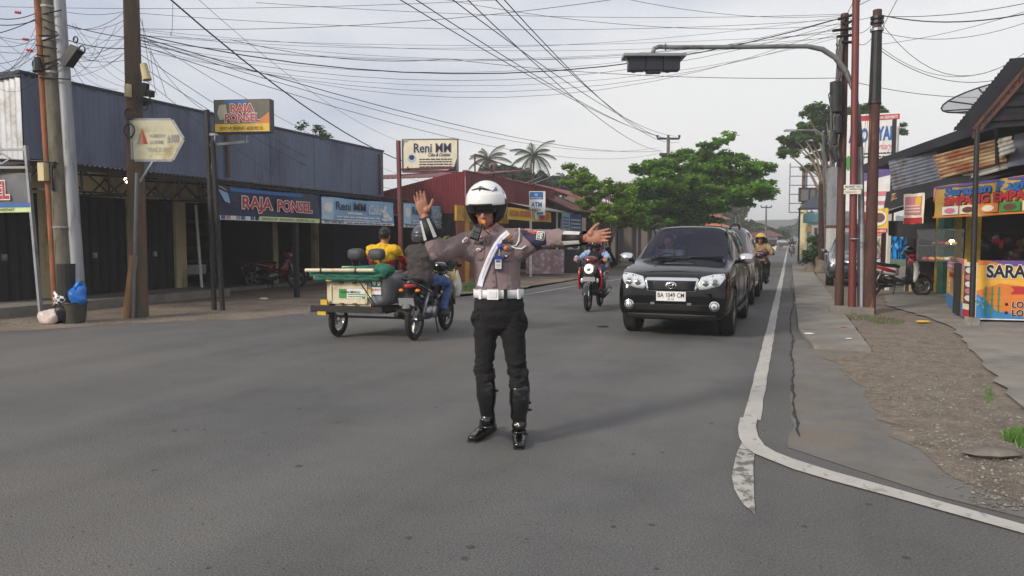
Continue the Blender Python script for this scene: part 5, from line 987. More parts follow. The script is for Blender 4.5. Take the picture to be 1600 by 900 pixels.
# ================================================================ CABLES
CN = [0]
def cable(p, q, sag, r, label):
    b = MB(); n = 14; pts = []
    for i in range(n + 1): t_ = i / n; x = p.lerp(q, t_); x.z -= 4 * sag * t_ * (1 - t_); pts.append(x)
    b.tube(pts, r * .52, 5); b.v = [v - p for v in b.v]; o = b.build('overhead_cable', M_blk, None, True); o.location = p; tag(o, label, 'cable', 'overhead cables'); return o
tA_ = lambda py: AD(72, py, DA); tB_ = lambda py: AD(209, py, DB)
tR = lambda py, px=1320: AD(px, py, D1); tE_ = lambda py: AD(1369, py, D3)
i = 0
for y0, y1, sag in ((20, 25, .15), (34, 60, .1), (62, 78, .1), (55, 20, .1), (88, 65, .2), (100, 70, .25), (4, 12, .2), (36, 46, .3)):
    cable(AD(-60, y0 + 4, DA - 1.5), tA_(y1), sag, .008 if i % 3 else .014, 'black cable running off the left picture edge to the leftmost pole, %s' % ['topmost', 'second', 'thick', 'steep', 'low', 'lowest', 'upper slack', 'middle slack'][i]); i += 1
lab = ['slack upper', 'second', 'third', 'thick twisted', 'lower', 'lowest', 'loose']
for i, (y0, y1, sag, r) in enumerate(((10, 14, .12, .008), (25, 22, .25, .008), (28, 60, .05, .014), (50, 75, .1, .016), (62, 90, .2, .008), (30, 5, .3, .008), (70, 40, .35, .006))):
    cable(tA_(y0), tB_(y1), sag, r, '%s cable strung between the two left concrete poles' % lab[i])
for i, (y0, px, py, D, sag, r) in enumerate(((55, 1030, 236, 48, .7, .02), (60, 1026, 231, 48, .9, .014), (68, 1036, 238, 48, 1.1, .014), (78, 640, 300, 30, .5, .012), (95, 640, 312, 30, .5, .012), (48, 700, 296, 30, .4, .01), (110, 560, 330, 26, .4, .01))):
    cable(tB_(y0), AD(px, py, D), sag, r, 'long cable falling from the rust streaked pole toward %s, number %s from the top' % ('the far crossarm pole' if px > 1000 else 'the shops behind', ['one', 'two', 'three', 'four', 'five', 'six', 'seven'][i]) if 0 else '%s long cable from the rust streaked pole toward %s' % (['thick upper', 'second', 'third', 'fourth', 'fifth', 'high thin', 'lowest'][i], 'the far crossarm pole' if px > 1000 else 'the shops behind the signs'))
rr = random.Random(21)
for k in range(16):
    a = (rr.uniform(50, 130), rr.uniform(15, 120)); c = (rr.uniform(150, 240), rr.uniform(20, 140)); cable(AD(a[0], a[1], DA), AD(c[0], c[1], DB), rr.uniform(.05, .5), .006, 'thin loose cable in the tangle round the two left concrete poles')
for k in range(9):
    cable(AD(-40, rr.uniform(0, 150), DA - .5), AD(rr.uniform(55, 75), rr.uniform(30, 120), DA), rr.uniform(.05, .4), .006, 'thin cable fanning out to the left edge from the leftmost pole')
for k in range(7):
    cable(AD(212, rr.uniform(15, 90), DB), AD(rr.uniform(1312, 1325), rr.uniform(24, 60), D1), rr.uniform(.2, 1.2), .006, 'faint thin cable crossing the sky between the left and right poles')
# wires from above the camera toward the far pole
for i, (px, x2, y2) in enumerate(((560, 1028, 212), (590, 1042, 216), (655, 1056, 213), (690, 1035, 236), (735, 1058, 218), (752, 1060, 222))):
    cable(AD(px, -40, 12), AD(x2, y2, 48), .35 + .1 * i, .02, '%s wire from the top picture edge down to the far crossarm pole' % ['leftmost', 'second', 'third', 'fourth', 'fifth', 'rightmost'][i])
cable(AD(250, -15, DB + 1), AD(700, 268, 33), .8, .034, 'thick black bundled cable sweeping from the top left down to the cream sign')
cable(AD(300, -10, DB + 2), AD(648, 228, 30), .5, .01, 'thin cable running beside the thick bundled cable')
for i, (y0, y1, sag, r, xa) in enumerate(((52, 27, .9, .02, 209), (62, 44, .5, .008, 209), (66, 34, .9, .008, 209), (20, 30, .25, .008, 209), (70, 50, 1.0, .007, 209), (4, 22, .15, .008, 400), (58, 38, 1.25, .007, 209))):
    cable(AD(xa, y0, DB), tR(y1, 1318), sag, r, '%s cable crossing the whole sky from left poles to right poles' % ['thick dark', 'second', 'third', 'high', 'lowest slack', 'topmost', 'very slack'][i])
cable(tB_(45), AD(1190, -40, 13), .3, .01, 'cable rising from the rust streaked pole across the sky to the top right'); cable(AD(-20, 10, DB), AD(1200, -30, 13), .2, .008, 'thin cable along the top edge of the picture')
cable(AD(560, -30, 12), tR(38, 1316), .35, .008, 'cable slanting from the top centre to the cable wrapped pole'); cable(AD(900, -20, 12), tR(24, 1318), .2, .008, 'short slanting cable from the top centre right to the cable wrapped pole')
cable(AD(700, 92, 18), AD(1312, 122, D1), .15, .012, 'low single cable passing below the traffic light'); cable(AD(360, 62, 15), AD(700, 92, 18), .2, .012, 'single cable joining the low cable from the left'); cable(AD(1312, 122, D1), AD(1560, 152, 14.5), .12, .012, 'low single cable from the poles to the right roof')
for i, (y0, px, py, sag, r) in enumerate(((25, 1660, -8, .12, .012), (22, 1660, 8, .2, .02), (24, 1660, 30, 1.0, .01), (48, 1660, 12, .3, .009), (68, 1560, 107, .35, .009), (74, 1570, 122, .3, .012), (70, 1660, -2, .1, .008))):
    cable(tE_(y0), AD(px, py, 11.5 if px > 1600 else 14), sag, r, '%s cable from the rightmost brown pole to the right edge' % ['topmost', 'thick', 'deeply sagging', 'crossing', 'upper roof', 'lower roof', 'rising'][i])
for i, (y0, y1, sag) in enumerate(((28, 24, .05), (40, 30, .2), (34, 48, .35))): cable(tR(y0, 1322), tE_(y1), sag, .01, '%s cable between the right hand poles' % ['straight', 'slack', 'hanging'][i])
for i, (px, py) in enumerate(((1350, 250), (1355, 300), (1346, 240))): cable(tE_(50 + i * 8), AD(px, py, D3 - .1), .0, .007, '%s cable dropping down beside the rightmost brown pole' % ['first', 'longest', 'shortest'][i])
for i, (px0, py0, px1, py1, D) in enumerate(((1338, 10, 1400, -20, 14), (1322, 25, 1345, -20, 14), (1370, 60, 1412, -20, 14), (1330, 40, 1350, -15, 14))): cable(AD(px0, py0, D), AD(px1, py1, D), 0, .012, '%s cable leaving the top of the picture above the right poles' % ['slanting', 'steep left', 'long steep', 'short'][i])
for i, (px0, py0, px1, py1, sg) in enumerate(((216, 20, 260, 150, .0), (218, 55, 330, 178, .2), (222, 30, 235, 110, .1), (235, 80, 246, 148, .2), (270, 5, 266, 50, .25), (116, 60, 160, 75, .3), (112, 100, 150, 145, .1), (100, 80, 30, 130, .1), (60, 95, 20, 120, .2), (58, 60, 5, 112, .1))):
    cable(AD(px0, py0, DB - .3), AD(px1, py1, DB - .3), sg, .008, '%s loose drop wire near the left poles' % ['steep', 'long diagonal', 'short curved', 'looped', 'hooped top', 'drooping', 'short slanting', 'left falling', 'left looped', 'left steep'][i])
# ================================================================ PEOPLE
def hand_parts(b, w, d, pn, th, L_=.185, curl=.15, spread=.05, n=9):
    """palm + five fingers; w wrist, d direction of the fingers, pn palm normal, th side of the thumb (unit vectors)"""
    w = V(w); d = V(d).normalized(); pn = (V(pn) - d * V(pn).dot(d)).normalized(); th = V(th); sdv = pn.cross(d).normalized()
    if sdv.dot(th) < 0: sdv = -sdv
    k = L_ / .185; pc = w + d * .05 * k
    b.tube([w - d * .03 * k, w + d * .0, w + d * .03 * k, w + d * .065 * k, w + d * .09 * k], [.027 * k, .029 * k, .037 * k, .042 * k, .039 * k], 14, ry=.42, up=tuple(pn), dome=True)
    b.ell(w + d * .035 * k + sdv * .024 * k + pn * .006 * k, (.024 * k,) * 3, 10, 8)
    for i, (off, ln) in enumerate(((.031, .072), (.011, .082), (-.0105, .077), (-.031, .060))):
        r0 = .0088 * k if i < 3 else .0078 * k; p = w + d * .085 * k + sdv * off * k; dd = (d + sdv * (off * spread * 60)).normalized(); pts = [p - dd * .02 * k, p]; cu = curl * (1 + .12 * i)
        for j, f_ in enumerate((.46, .3, .24)):
            dd = (dd + pn * cu * (.7 + .5 * j)).normalized(); p = p + dd * ln * f_ * k; pts.append(p)
        b.tube(pts, [r0 * 1.1, r0 * 1.1, r0 * 1.02, r0 * .93, r0 * .78], n, dome=True)
    p = w + d * .025 * k + sdv * .022 * k; dd = (sdv * .95 + d * .75 + pn * .2).normalized(); pts = [p]
    for j, f_ in enumerate((.036, .030, .026)): p = p + dd * f_ * k; pts.append(p); dd = (dd + d * .38 + pn * curl * .6).normalized()
    b.tube(pts, [.0145 * k, .0125 * k, .0105 * k, .0085 * k], n, dome=True)
def head_parts(b, c, q, s=1.0, detail=True):
    """c head centre, q rotation matrix whose -y is the face direction, s scale (1 = adult)"""
    T = lambda x, y, z: V(c) + q @ (V((x, y, z)) * s)
    b.ell(T(0, .012, .025), (.075 * s, .094 * s, .095 * s), 18, 14, q); b.ell(T(0, -.018, -.04), (.058 * s, .068 * s, .07 * s), 16, 12, q); b.ell(T(0, -.046, -.088), (.03 * s, .028 * s, .022 * s), 12, 8, q)
    if detail:
        b.tube([T(0, -.084, .02), T(0, -.099, -.012), T(0, -.108, -.03)], [.008 * s, .011 * s, .016 * s], 8, dome=True)
        for x in (-1, 1): b.ell(T(x * .012, -.098, -.036), (.009 * s, .01 * s, .008 * s), 8, 6); b.ell(T(x * .078, .012, -.012), (.012 * s, .022 * s, .034 * s), 10, 8, q); b.ell(T(x * .03, -.076, .032), (.022 * s, .012 * s, .008 * s), 8, 6, q); b.ell(T(x * .038, -.06, -.02), (.022 * s, .02 * s, .02 * s), 8, 6)
        b.ell(T(0, -.084, -.062), (.024 * s, .012 * s, .007 * s), 10, 6, q); b.ell(T(0, -.082, -.073), (.021 * s, .011 * s, .007 * s), 10, 6, q)
def face_bits(parent, c, q, s=1.0, off=V((0, 0, 0))):
    T = lambda x, y, z: V(c) + q @ (V((x, y, z)) * s)
    for x in (-1, 1): b = MB(); b.ell(T(x * .031, -.075, .012), (.0125 * s,) * 3, 10, 8); b.build('eye', P_w, parent, True); b = MB(); b.ell(T(x * .031, -.085, .011), (.006 * s, .004 * s, .006 * s), 8, 6); b.build('pupil', P_k, parent, True); b = MB(); b.tube([T(x * .014, -.092, .031), T(x * .032, -.092, .036), T(x * .05, -.08, .03)], .0035 * s, 5); b.build('eyebrow', M_hair, parent)
    b = MB(); b.tube([T(-.02, -.091, -.067), T(0, -.096, -.066), T(.02, -.091, -.067)], .0032 * s, 5); b.build('mouth', mat('lips', (118, 62, 56), .5), parent)
def patch_sphere(b, c, rad, a0, a1, e0, e1, q, th=.012, na=24, ne=12, edge=None):
    """thick part of an ellipsoid; azimuth 0 faces -y"""
    vs = []; c = V(c)
    for k in (0, 1):
        for i in range(na + 1):
            for j in range(ne + 1):
                a = R(a0 + (a1 - a0) * i / na); e = R(e0 + (e1 - e0) * j / ne); r = [x - k * th for x in rad]
                vs.append(c + q @ V((r[0] * math.sin(a) * math.cos(e), -r[1] * math.cos(a) * math.cos(e), r[2] * math.sin(e))))
    m = (na + 1) * (ne + 1); fs = []
    for i in range(na):
        for j in range(ne): p = i * (ne + 1) + j; f = (p, p + ne + 1, p + ne + 2, p + 1); fs += [f, tuple(x + m for x in f[::-1])]
    full = abs(a1 - a0) >= 359.9
    for i in range(na):
        for j in (0, ne): p = i * (ne + 1) + j; fs.append((p, p + ne + 1, p + ne + 1 + m, p + m))
    if not full:
        for j in range(ne):
            for i in (0, na): p = i * (ne + 1) + j; fs.append((p, p + 1, p + 1 + m, p + m))
    b.add(vs, fs)
def limb(b, pts, rad, n=14, ry=None, up=None): b.tube(pts, rad, n, ry=ry, up=up, dome=True)
def mid(a, c, t=.5): return V(a).lerp(V(c), t)
def torso(b, J, f, k=1.0, neck=True):
    """f: side-to-side unit vector"""
    P, C_, Nk = V(J['pelvis']), V(J['chest']), V(J['neck']); up = tuple(V(f).cross(Nk - P).normalized())
    b.tube([P - (C_ - P) * .25, P, P.lerp(C_, .3), P.lerp(C_, .62), C_, C_.lerp(Nk, .45), C_.lerp(Nk, .78)], [x * k for x in (.13, .165, .148, .15, .168, .165, .105)], 20, ry=[x * k for x in (.095, .118, .105, .108, .122, .105, .075)], up=up, dome=True)
    for s in 'LR':
        S_ = V(J['sh' + s]); limb(b, [C_.lerp(Nk, .35), C_.lerp(Nk, .5).lerp(S_, .6), S_], [.085 * k, .08 * k, .064 * k]); limb(b, [C_ + (C_ - P) * -.05, S_.lerp(C_, .35) + V((0, 0, -.02))], [.1 * k, .062 * k])
    if neck: limb(b, [C_.lerp(Nk, .6), Nk, V(J['head']) + (Nk - V(J['head'])) * .3], [.068, .056, .052])
def make_person(name, label, J, fside, face, shirt_m, trouser_m, shoe_m, vox=.013, hands=None, root=None, group=None, loc=(0, 0, 0), rz=0, inflate=1.12, shirt_sleeve=1.0, shorts=False, hood=False, sole=True):
    t_ = root or thing('person', label, 'person', loc, rz, group); q = V((0, -1, 0)).rotation_difference(V(face)).to_matrix()
    b = MB(); torso(b, J, fside, .9); head_parts(b, J['head'], q)
    for s in 'LR':
        limb(b, [J['sh' + s], mid(J['sh' + s], J['el' + s], .4), J['el' + s], mid(J['el' + s], J['wr' + s], .35), J['wr' + s]], [.052, .046, .038, .036, .026])
        limb(b, [J['hip' + s], mid(J['hip' + s], J['kn' + s]), J['kn' + s], mid(J['kn' + s], J['an' + s], .35), J['an' + s]], [.08, .068, .052, .05, .036])
        limb(b, [V(J['an' + s]) - V((0, 0, .03)), J['toe' + s]], [.036, .03], ry=.8)
        h = (hands or {}).get(s)
        if h: hand_parts(b, J['wr' + s], *h)
    body = b.build('body', M_skin, t_, True, REM(vox * .72, 2)); face_bits(t_, J['head'], q)
    b = MB(); torso(b, J, fside, inflate, False)
    for s in 'LR':
        w = mid(J['el' + s], J['wr' + s], .93) if shirt_sleeve >= 1 else mid(J['sh' + s], J['el' + s], shirt_sleeve * .95); e = V(J['el' + s])
        if shirt_sleeve >= 1: limb(b, [J['sh' + s], mid(J['sh' + s], e, .45), e, mid(e, w, .5), w], [.068, .062, .053, .05, .042])
        else: limb(b, [J['sh' + s], mid(J['sh' + s], w, .5), w], [.068, .062, .058])
    if hood: b.ell(V(J['neck']) - V(face) * .06 + V((0, 0, -.03)), (.1, .075, .08), 14, 10)
    b.v = [p + V((1, 1, 1)) * .006 * noise.noise(p * 9) for p in b.v]
    o_s = b.build('hooded_jacket' if hood else 'shirt', shirt_m, t_, True, REM(vox, 2)); ripple(o_s, .020, 11, (1, 1, 1.5)); ripple(o_s, .010, 28)
    b = MB(); P = V(J['pelvis']); b.tube([P + (V(J['chest']) - P) * .12, P - (V(J['chest']) - P) * .22], [.165, .15], 16, ry=.74, up=tuple(V(fside).cross(V((0, 0, 1)))), dome=True)
    for s in 'LR':
        a = V(J['an' + s]) if not shorts else V(J['kn' + s]); limb(b, [V(J['hip' + s]), mid(J['hip' + s], J['kn' + s]), J['kn' + s], mid(J['kn' + s], a, .4), mid(J['kn' + s], a, .92)] if not shorts else [J['hip' + s], mid(J['hip' + s], J['kn' + s]), J['kn' + s]], [.098, .086, .068, .064, .055] if not shorts else [.098, .09, .08])
    o_s = b.build('trousers', trouser_m, t_, True, REM(vox, 2)); ripple(o_s, .018, 16, (1, 1, 1.5))
    for s in 'LR':
        b = MB(); a = V(J['an' + s]); to = V(J['toe' + s]); dd = (to - a); dd.z = 0; dd.normalize(); hl = a - dd * .05; hl.z = to.z
        limb(b, [hl + V((0, 0, .01)), hl.lerp(to, .5) + V((0, 0, .012)), to], [.04, .044, .036], ry=.75); limb(b, [hl + dd * .04, a], [.045, .042]); b.build('shoe', shoe_m, t_, True, REM(vox * .7, 1))
    return t_, q
def helmet_simple(parent, c, q, m, r=.135, visor=True, open_=True, peak=None):
    b = MB(); C = V(c) + V((0, 0, .02)); patch_sphere(b, C, (r, r * 1.08, r * 1.05), -180, 180, 8, 90, q, .012, 36, 10); b.build('helmet_shell', m, parent, True); b = MB(); patch_sphere(b, C, (r * .995, r * 1.07, r * 1.04), 62, 298, -48, 8.5, q, .014, 24, 6); b.build('helmet_sides', m if peak is None else M_blk, parent, True)
    if visor: b = MB(); patch_sphere(b, C, (r * 1.02, r * 1.12, r * 1.05), -66, 66, -26, 16, q, .004, 20, 8); b.build('visor', mat('smoke_visor', (14, 14, 18), .05, alpha=.75, coat=1, var=0), parent, True)
    if peak: b = MB(); patch_sphere(b, C, (r * 1.03, r * 1.28, r * .9), -55, 55, 6, 22, q, .01, 16, 3); b.build('helmet_peak', peak, parent, True)
    b = MB(); b.tube([C + q @ V((r * .8, -.02, -.09)), C + q @ V((.03, -.06, -.16)), C + q @ V((-.03, -.06, -.16)), C + q @ V((-r * .8, -.02, -.09))], .008, 6); b.build('chin_strap', M_blk, parent)
M_jean = mat('blue_jeans', (66, 92, 140), .85, var=.25, scale=14, bump=.3, bscale=90); M_dkcl = mat('charcoal_jacket', (60, 53, 52), .85, var=.2, scale=8, bump=.4, bscale=50); M_shoe = mat('dark_shoe', (26, 24, 24), .5, bump=.2)
def seated(dx=.0, hz=1.05, hy=-.38, fy=0., lean=0.):
    J = dict(pelvis=(0, .28, .83), chest=(0, .17 + lean, 1.11), neck=(0, .10 + lean, 1.285), head=(0, .065 + lean, 1.42))
    for s, k in (('L', 1), ('R', -1)): J.update({'sh' + s: (k * .185, .12 + lean, 1.225), 'el' + s: (k * .32, -.08 + lean * .5, 1.04), 'wr' + s: (k * .30, hy + .09, hz + .02), 'hip' + s: (k * .1, .2, .83), 'kn' + s: (k * .2, -.2 + fy, .76), 'an' + s: (k * .17, -.05 + fy, .36), 'toe' + s: (k * .18, -.22 + fy, .30)})
    return {k: V(v) for k, v in J.items()}
SH = {'L': (V((0, -1, -.2)), V((0, .2, -1)), V((-1, 0, 0)), .18, .75), 'R': (V((0, -1, -.2)), V((0, .2, -1)), V((1, 0, 0)), .18, .75)}
# ================================================================ BIKES (front faces -y)
def wheel(parent, y, Rr, x=0, tw=.045, spoke=None, m=None, n_sp=5, name='wheel'):
    w = bpy.data.objects.new(name, None); COL.objects.link(w); w.parent = parent; w.location = (x, y, Rr)
    b = MB(); b.torus((0, 0, 0), Rr - tw, tw, 'x', 32, 10, .95); b.build('tyre', M_rub, w, True)
    b = MB(); b.torus((0, 0, 0), Rr - tw * 2, .014, 'x', 32, 8, 1.5); b.build('rim', m or M_alu, w, True)
    b = MB(); b.tube([(-.05, 0, 0), (.05, 0, 0)], .035, 12)
    rr_ = Rr - tw * 2
    if spoke == 'wire':
        for i in range(18): a = i * PI / 9; s = .03 if i % 2 else -.03; b.bar((s, .03 * math.cos(a + .5), .03 * math.sin(a + .5)), (0, rr_ * math.cos(a), rr_ * math.sin(a)), .004)
    else:
        for i in range(n_sp): a = i * 2 * PI / n_sp; b.bar((0, 0, 0), (0, rr_ * math.cos(a), rr_ * math.sin(a)), .03, .03)
    b.build('spokes' if spoke == 'wire' else 'hub', m or M_alu, w)
    b = MB(); b.lathe([(.0, .03), (.085, .03), (.085, .036), (0, .036)], (0, 0, 0), 'x', 18); b.build('brake_disc', M_alu, w); return w
def motorbike(parent, kind, body_m, accent_m=None, plate=None, Rr=.285, wb=.63, spoke=None):
    A = accent_m or body_m; P = parent
    wheel(P, -wb, Rr, spoke=spoke); wheel(P, wb, Rr, spoke=spoke)
    def part(nm, m, fn, sm=True): b = MB(); fn(b); return b.build(nm, m, P, sm)
    hz = 1.02
    part('fork', M_alu if kind != 'scooter' else M_blk, lambda b: [b.tube([(s * .075, -wb, Rr), (s * .07, -wb + .12, Rr + .36), (s * .06, -wb + .2, .82)], [.017, .024, .024], 8) for s in (-1, 1)])
    part('front_fender', body_m if kind != 'scooter' else A, lambda b: b.lathe([(Rr + .03, -.055), (Rr + .045, -.03), (Rr + .05, 0), (Rr + .045, .03), (Rr + .03, .055)], (0, -wb, Rr), 'x', 14, (R(35), R(165))) if 0 else b.lathe([(Rr + .02, -.06), (Rr + .04, -.035), (Rr + .047, 0), (Rr + .04, .035), (Rr + .02, .06)], (0, -wb, Rr), 'x', 16, (R(20), R(165))))
    part('handlebar', M_blk, lambda b: b.tube([(-.36, -.30, hz), (-.26, -.33, hz + .01), (-.1, -.40, hz - .06), (.1, -.40, hz - .06), (.26, -.33, hz + .01), (.36, -.30, hz)], .016, 8))
    for s in (-1, 1):
        part('grip', M_rub, lambda b: b.tube([(s * .24, -.335, hz + .01), (s * .37, -.295, hz)], .021, 8)); part('brake_lever', M_alu, lambda b: b.tube([(s * .22, -.37, hz), (s * .35, -.37, hz - .01)], .007, 6))
        part('mirror', M_blk, lambda b: (b.tube([(s * .22, -.35, hz + .02), (s * .30, -.34, hz + .2)], .006, 6), b.ell((s * .33, -.34, hz + .24), (.06, .015, .035), 12, 8)))
    if kind == 'underbone':
        part('headlamp_cowl', body_m, lambda b: b.loft([((0, -.50, hz - .06), .06, .045), ((0, -.45, hz - .04), .11, .075), ((0, -.38, hz - .03), .13, .08), ((0, -.30, hz - .02), .10, .06), ((0, -.27, hz - .02), .06, .04)], 16, 2.4))
        part('headlight', M_lamp, lambda b: b.ell((0, -.49, hz - .055), (.085, .035, .05)))
        for s in (-1, 1):
            part('leg_shield', body_m, lambda b: b.add([(s * .06, -.46, .88), (s * .17, -.38, .82), (s * .25, -.27, .62), (s * .24, -.2, .42), (s * .12, -.3, .36), (s * .05, -.42, .6), (s * .08, -.34, .86), (s * .2, -.24, .6), (s * .12, -.2, .4)], [(0, 1, 2, 5), (5, 2, 3, 4), (0, 6, 1), (1, 6, 7, 2), (2, 7, 3), (3, 7, 8, 4)])); part('turn_signal', M_amber, lambda b: b.ell((s * .15, -.43, .8), (.045, .03, .03)))
        part('front_cowl', A, lambda b: b.loft([((0, -.50, .72), .03, .05), ((0, -.46, .76), .075, .12), ((0, -.38, .78), .09, .13), ((0, -.28, .72), .07, .12)], 14, 2.2))
        part('frame', M_dkst, lambda b: (b.tube([(0, -.38, .85), (0, -.15, .55), (0, .1, .5), (0, .3, .62)], .04, 8), b.tube([(0, .3, .62), (0, .62, .76)], .03, 8)))
        part('engine', M_alu, lambda b: (b.loft([((0, -.18, .42), .07, .07), ((0, 0, .38), .11, .1), ((0, .22, .36), .11, .11), ((0, .3, .36), .06, .06)], 12, 2.6), b.tube([(-.13, .12, .36), (.13, .12, .36)], .09, 14)))
    else:
        part('front_apron', body_m, lambda b: b.loft([((0, -.50, .68), .07, .16), ((0, -.47, .66), .16, .25), ((0, -.42, .64), .21, .30), ((0, -.36, .62), .21, .30), ((0, -.33, .62), .17, .26)], 18, 2.6)); part('headlamp_cowl', A, lambda b: b.loft([((0, -.46, hz - .03), .07, .04), ((0, -.40, hz - .0), .14, .07), ((0, -.30, hz - .0), .13, .065), ((0, -.26, hz), .08, .04)], 16, 2.4))
        part('floorboard', M_blk, lambda b: b.bb(-.16, .16, -.36, .08, .30, .36)); part('inner_shield', M_blk, lambda b: b.loft([((0, -.34, .62), .17, .26), ((0, -.28, .58), .13, .22)], 14, 2.6))
        for s in (-1, 1): part('turn_signal', M_lamp, lambda b: b.ell((s * .15, -.47, .6), (.035, .02, .05)))
        part('engine', M_dkst, lambda b: (b.loft([((.1, .2, .3), .07, .08), ((.1, .45, .3), .08, .09), ((.1, .66, .3), .05, .08)], 12, 2.6)))
    part('seat', mat('seat_vinyl', (26, 25, 26), .5, bump=.2), lambda b: b.loft([((0, -.05, .735), .06, .03), ((0, .05, .765), .11, .045), ((0, .25, .775), .135, .045), ((0, .42, .80), .13, .05), ((0, .62, .83), .11, .045), ((0, .72, .835), .06, .025)], 14, 3))
    part('tail_body', body_m, lambda b: b.loft([((0, -.02, .62), .06, .1), ((0, .12, .62), .12, .12), ((0, .35, .65), .15, .10), ((0, .6, .74), .12, .075), ((0, .78, .8), .07, .045), ((0, .84, .82), .04, .025)], 16, 2.6))
    if A is not body_m: 
        for s in (-1, 1): part('side_panel', A, lambda b: b.loft([((s * .125, .1, .62), .012, .03), ((s * .155, .35, .68), .012, .05), ((s * .125, .62, .76), .012, .035), ((s * .09, .78, .8), .01, .012)], 10, 2.4))
    part('tail_light', M_red_lens, lambda b: b.loft([((0, .74, .78), .1, .04), ((0, .82, .775), .085, .036), ((0, .87, .77), .05, .025)], 14, 2.4)); part('grab_rail', M_alu if kind != 'underbone' else M_blk, lambda b: b.tube([(-.13, .45, .8), (-.13, .75, .86), (0, .84, .87), (.13, .75, .86), (.13, .45, .8)], .013, 8))
    for s in (-1, 1): part('rear_turn_signal', M_amber, lambda b: b.ell((s * .12, .8, .71), (.04, .03, .025)))
    part('rear_fender', M_blk, lambda b: b.loft([((0, .72, .68), .06, .04), ((0, .84, .62), .075, .03), ((0, .93, .46), .07, .02)], 12, 3)); part('number_plate', P_gr, lambda b: b.box((0, .91, .56), (.22, .01, .11), (-.35, 0, 0)), False)
    part('swingarm', M_dkst, lambda b: [b.tube([(s * .09, .15, .34), (s * .08, wb, Rr)], .022, 8) for s in (-1, 1)]); part('shock_absorber', M_alu, lambda b: [b.tube([(s * .115, wb - .04, Rr + .04), (s * .12, .42, .66)], .026, 8) for s in (-1, 1)])
    part('exhaust', M_dkst, lambda b: b.tube([(.14, .0, .25), (.16, .2, .25), (.17, .5, .31), (.17, .85, .38)], [.02, .045, .052, .045], 12)); part('exhaust_shield', M_alu, lambda b: b.tube([(.195, .35, .30), (.195, .65, .35)], .035, 8)); part('foot_peg', M_rub, lambda b: b.tube([(-.24, -.05, .29), (.24, -.05, .29)], .018, 8))
    part('side_stand', M_dkst, lambda b: b.tube([(-.1, .08, .28), (-.17, .16, .06)], .012, 6))
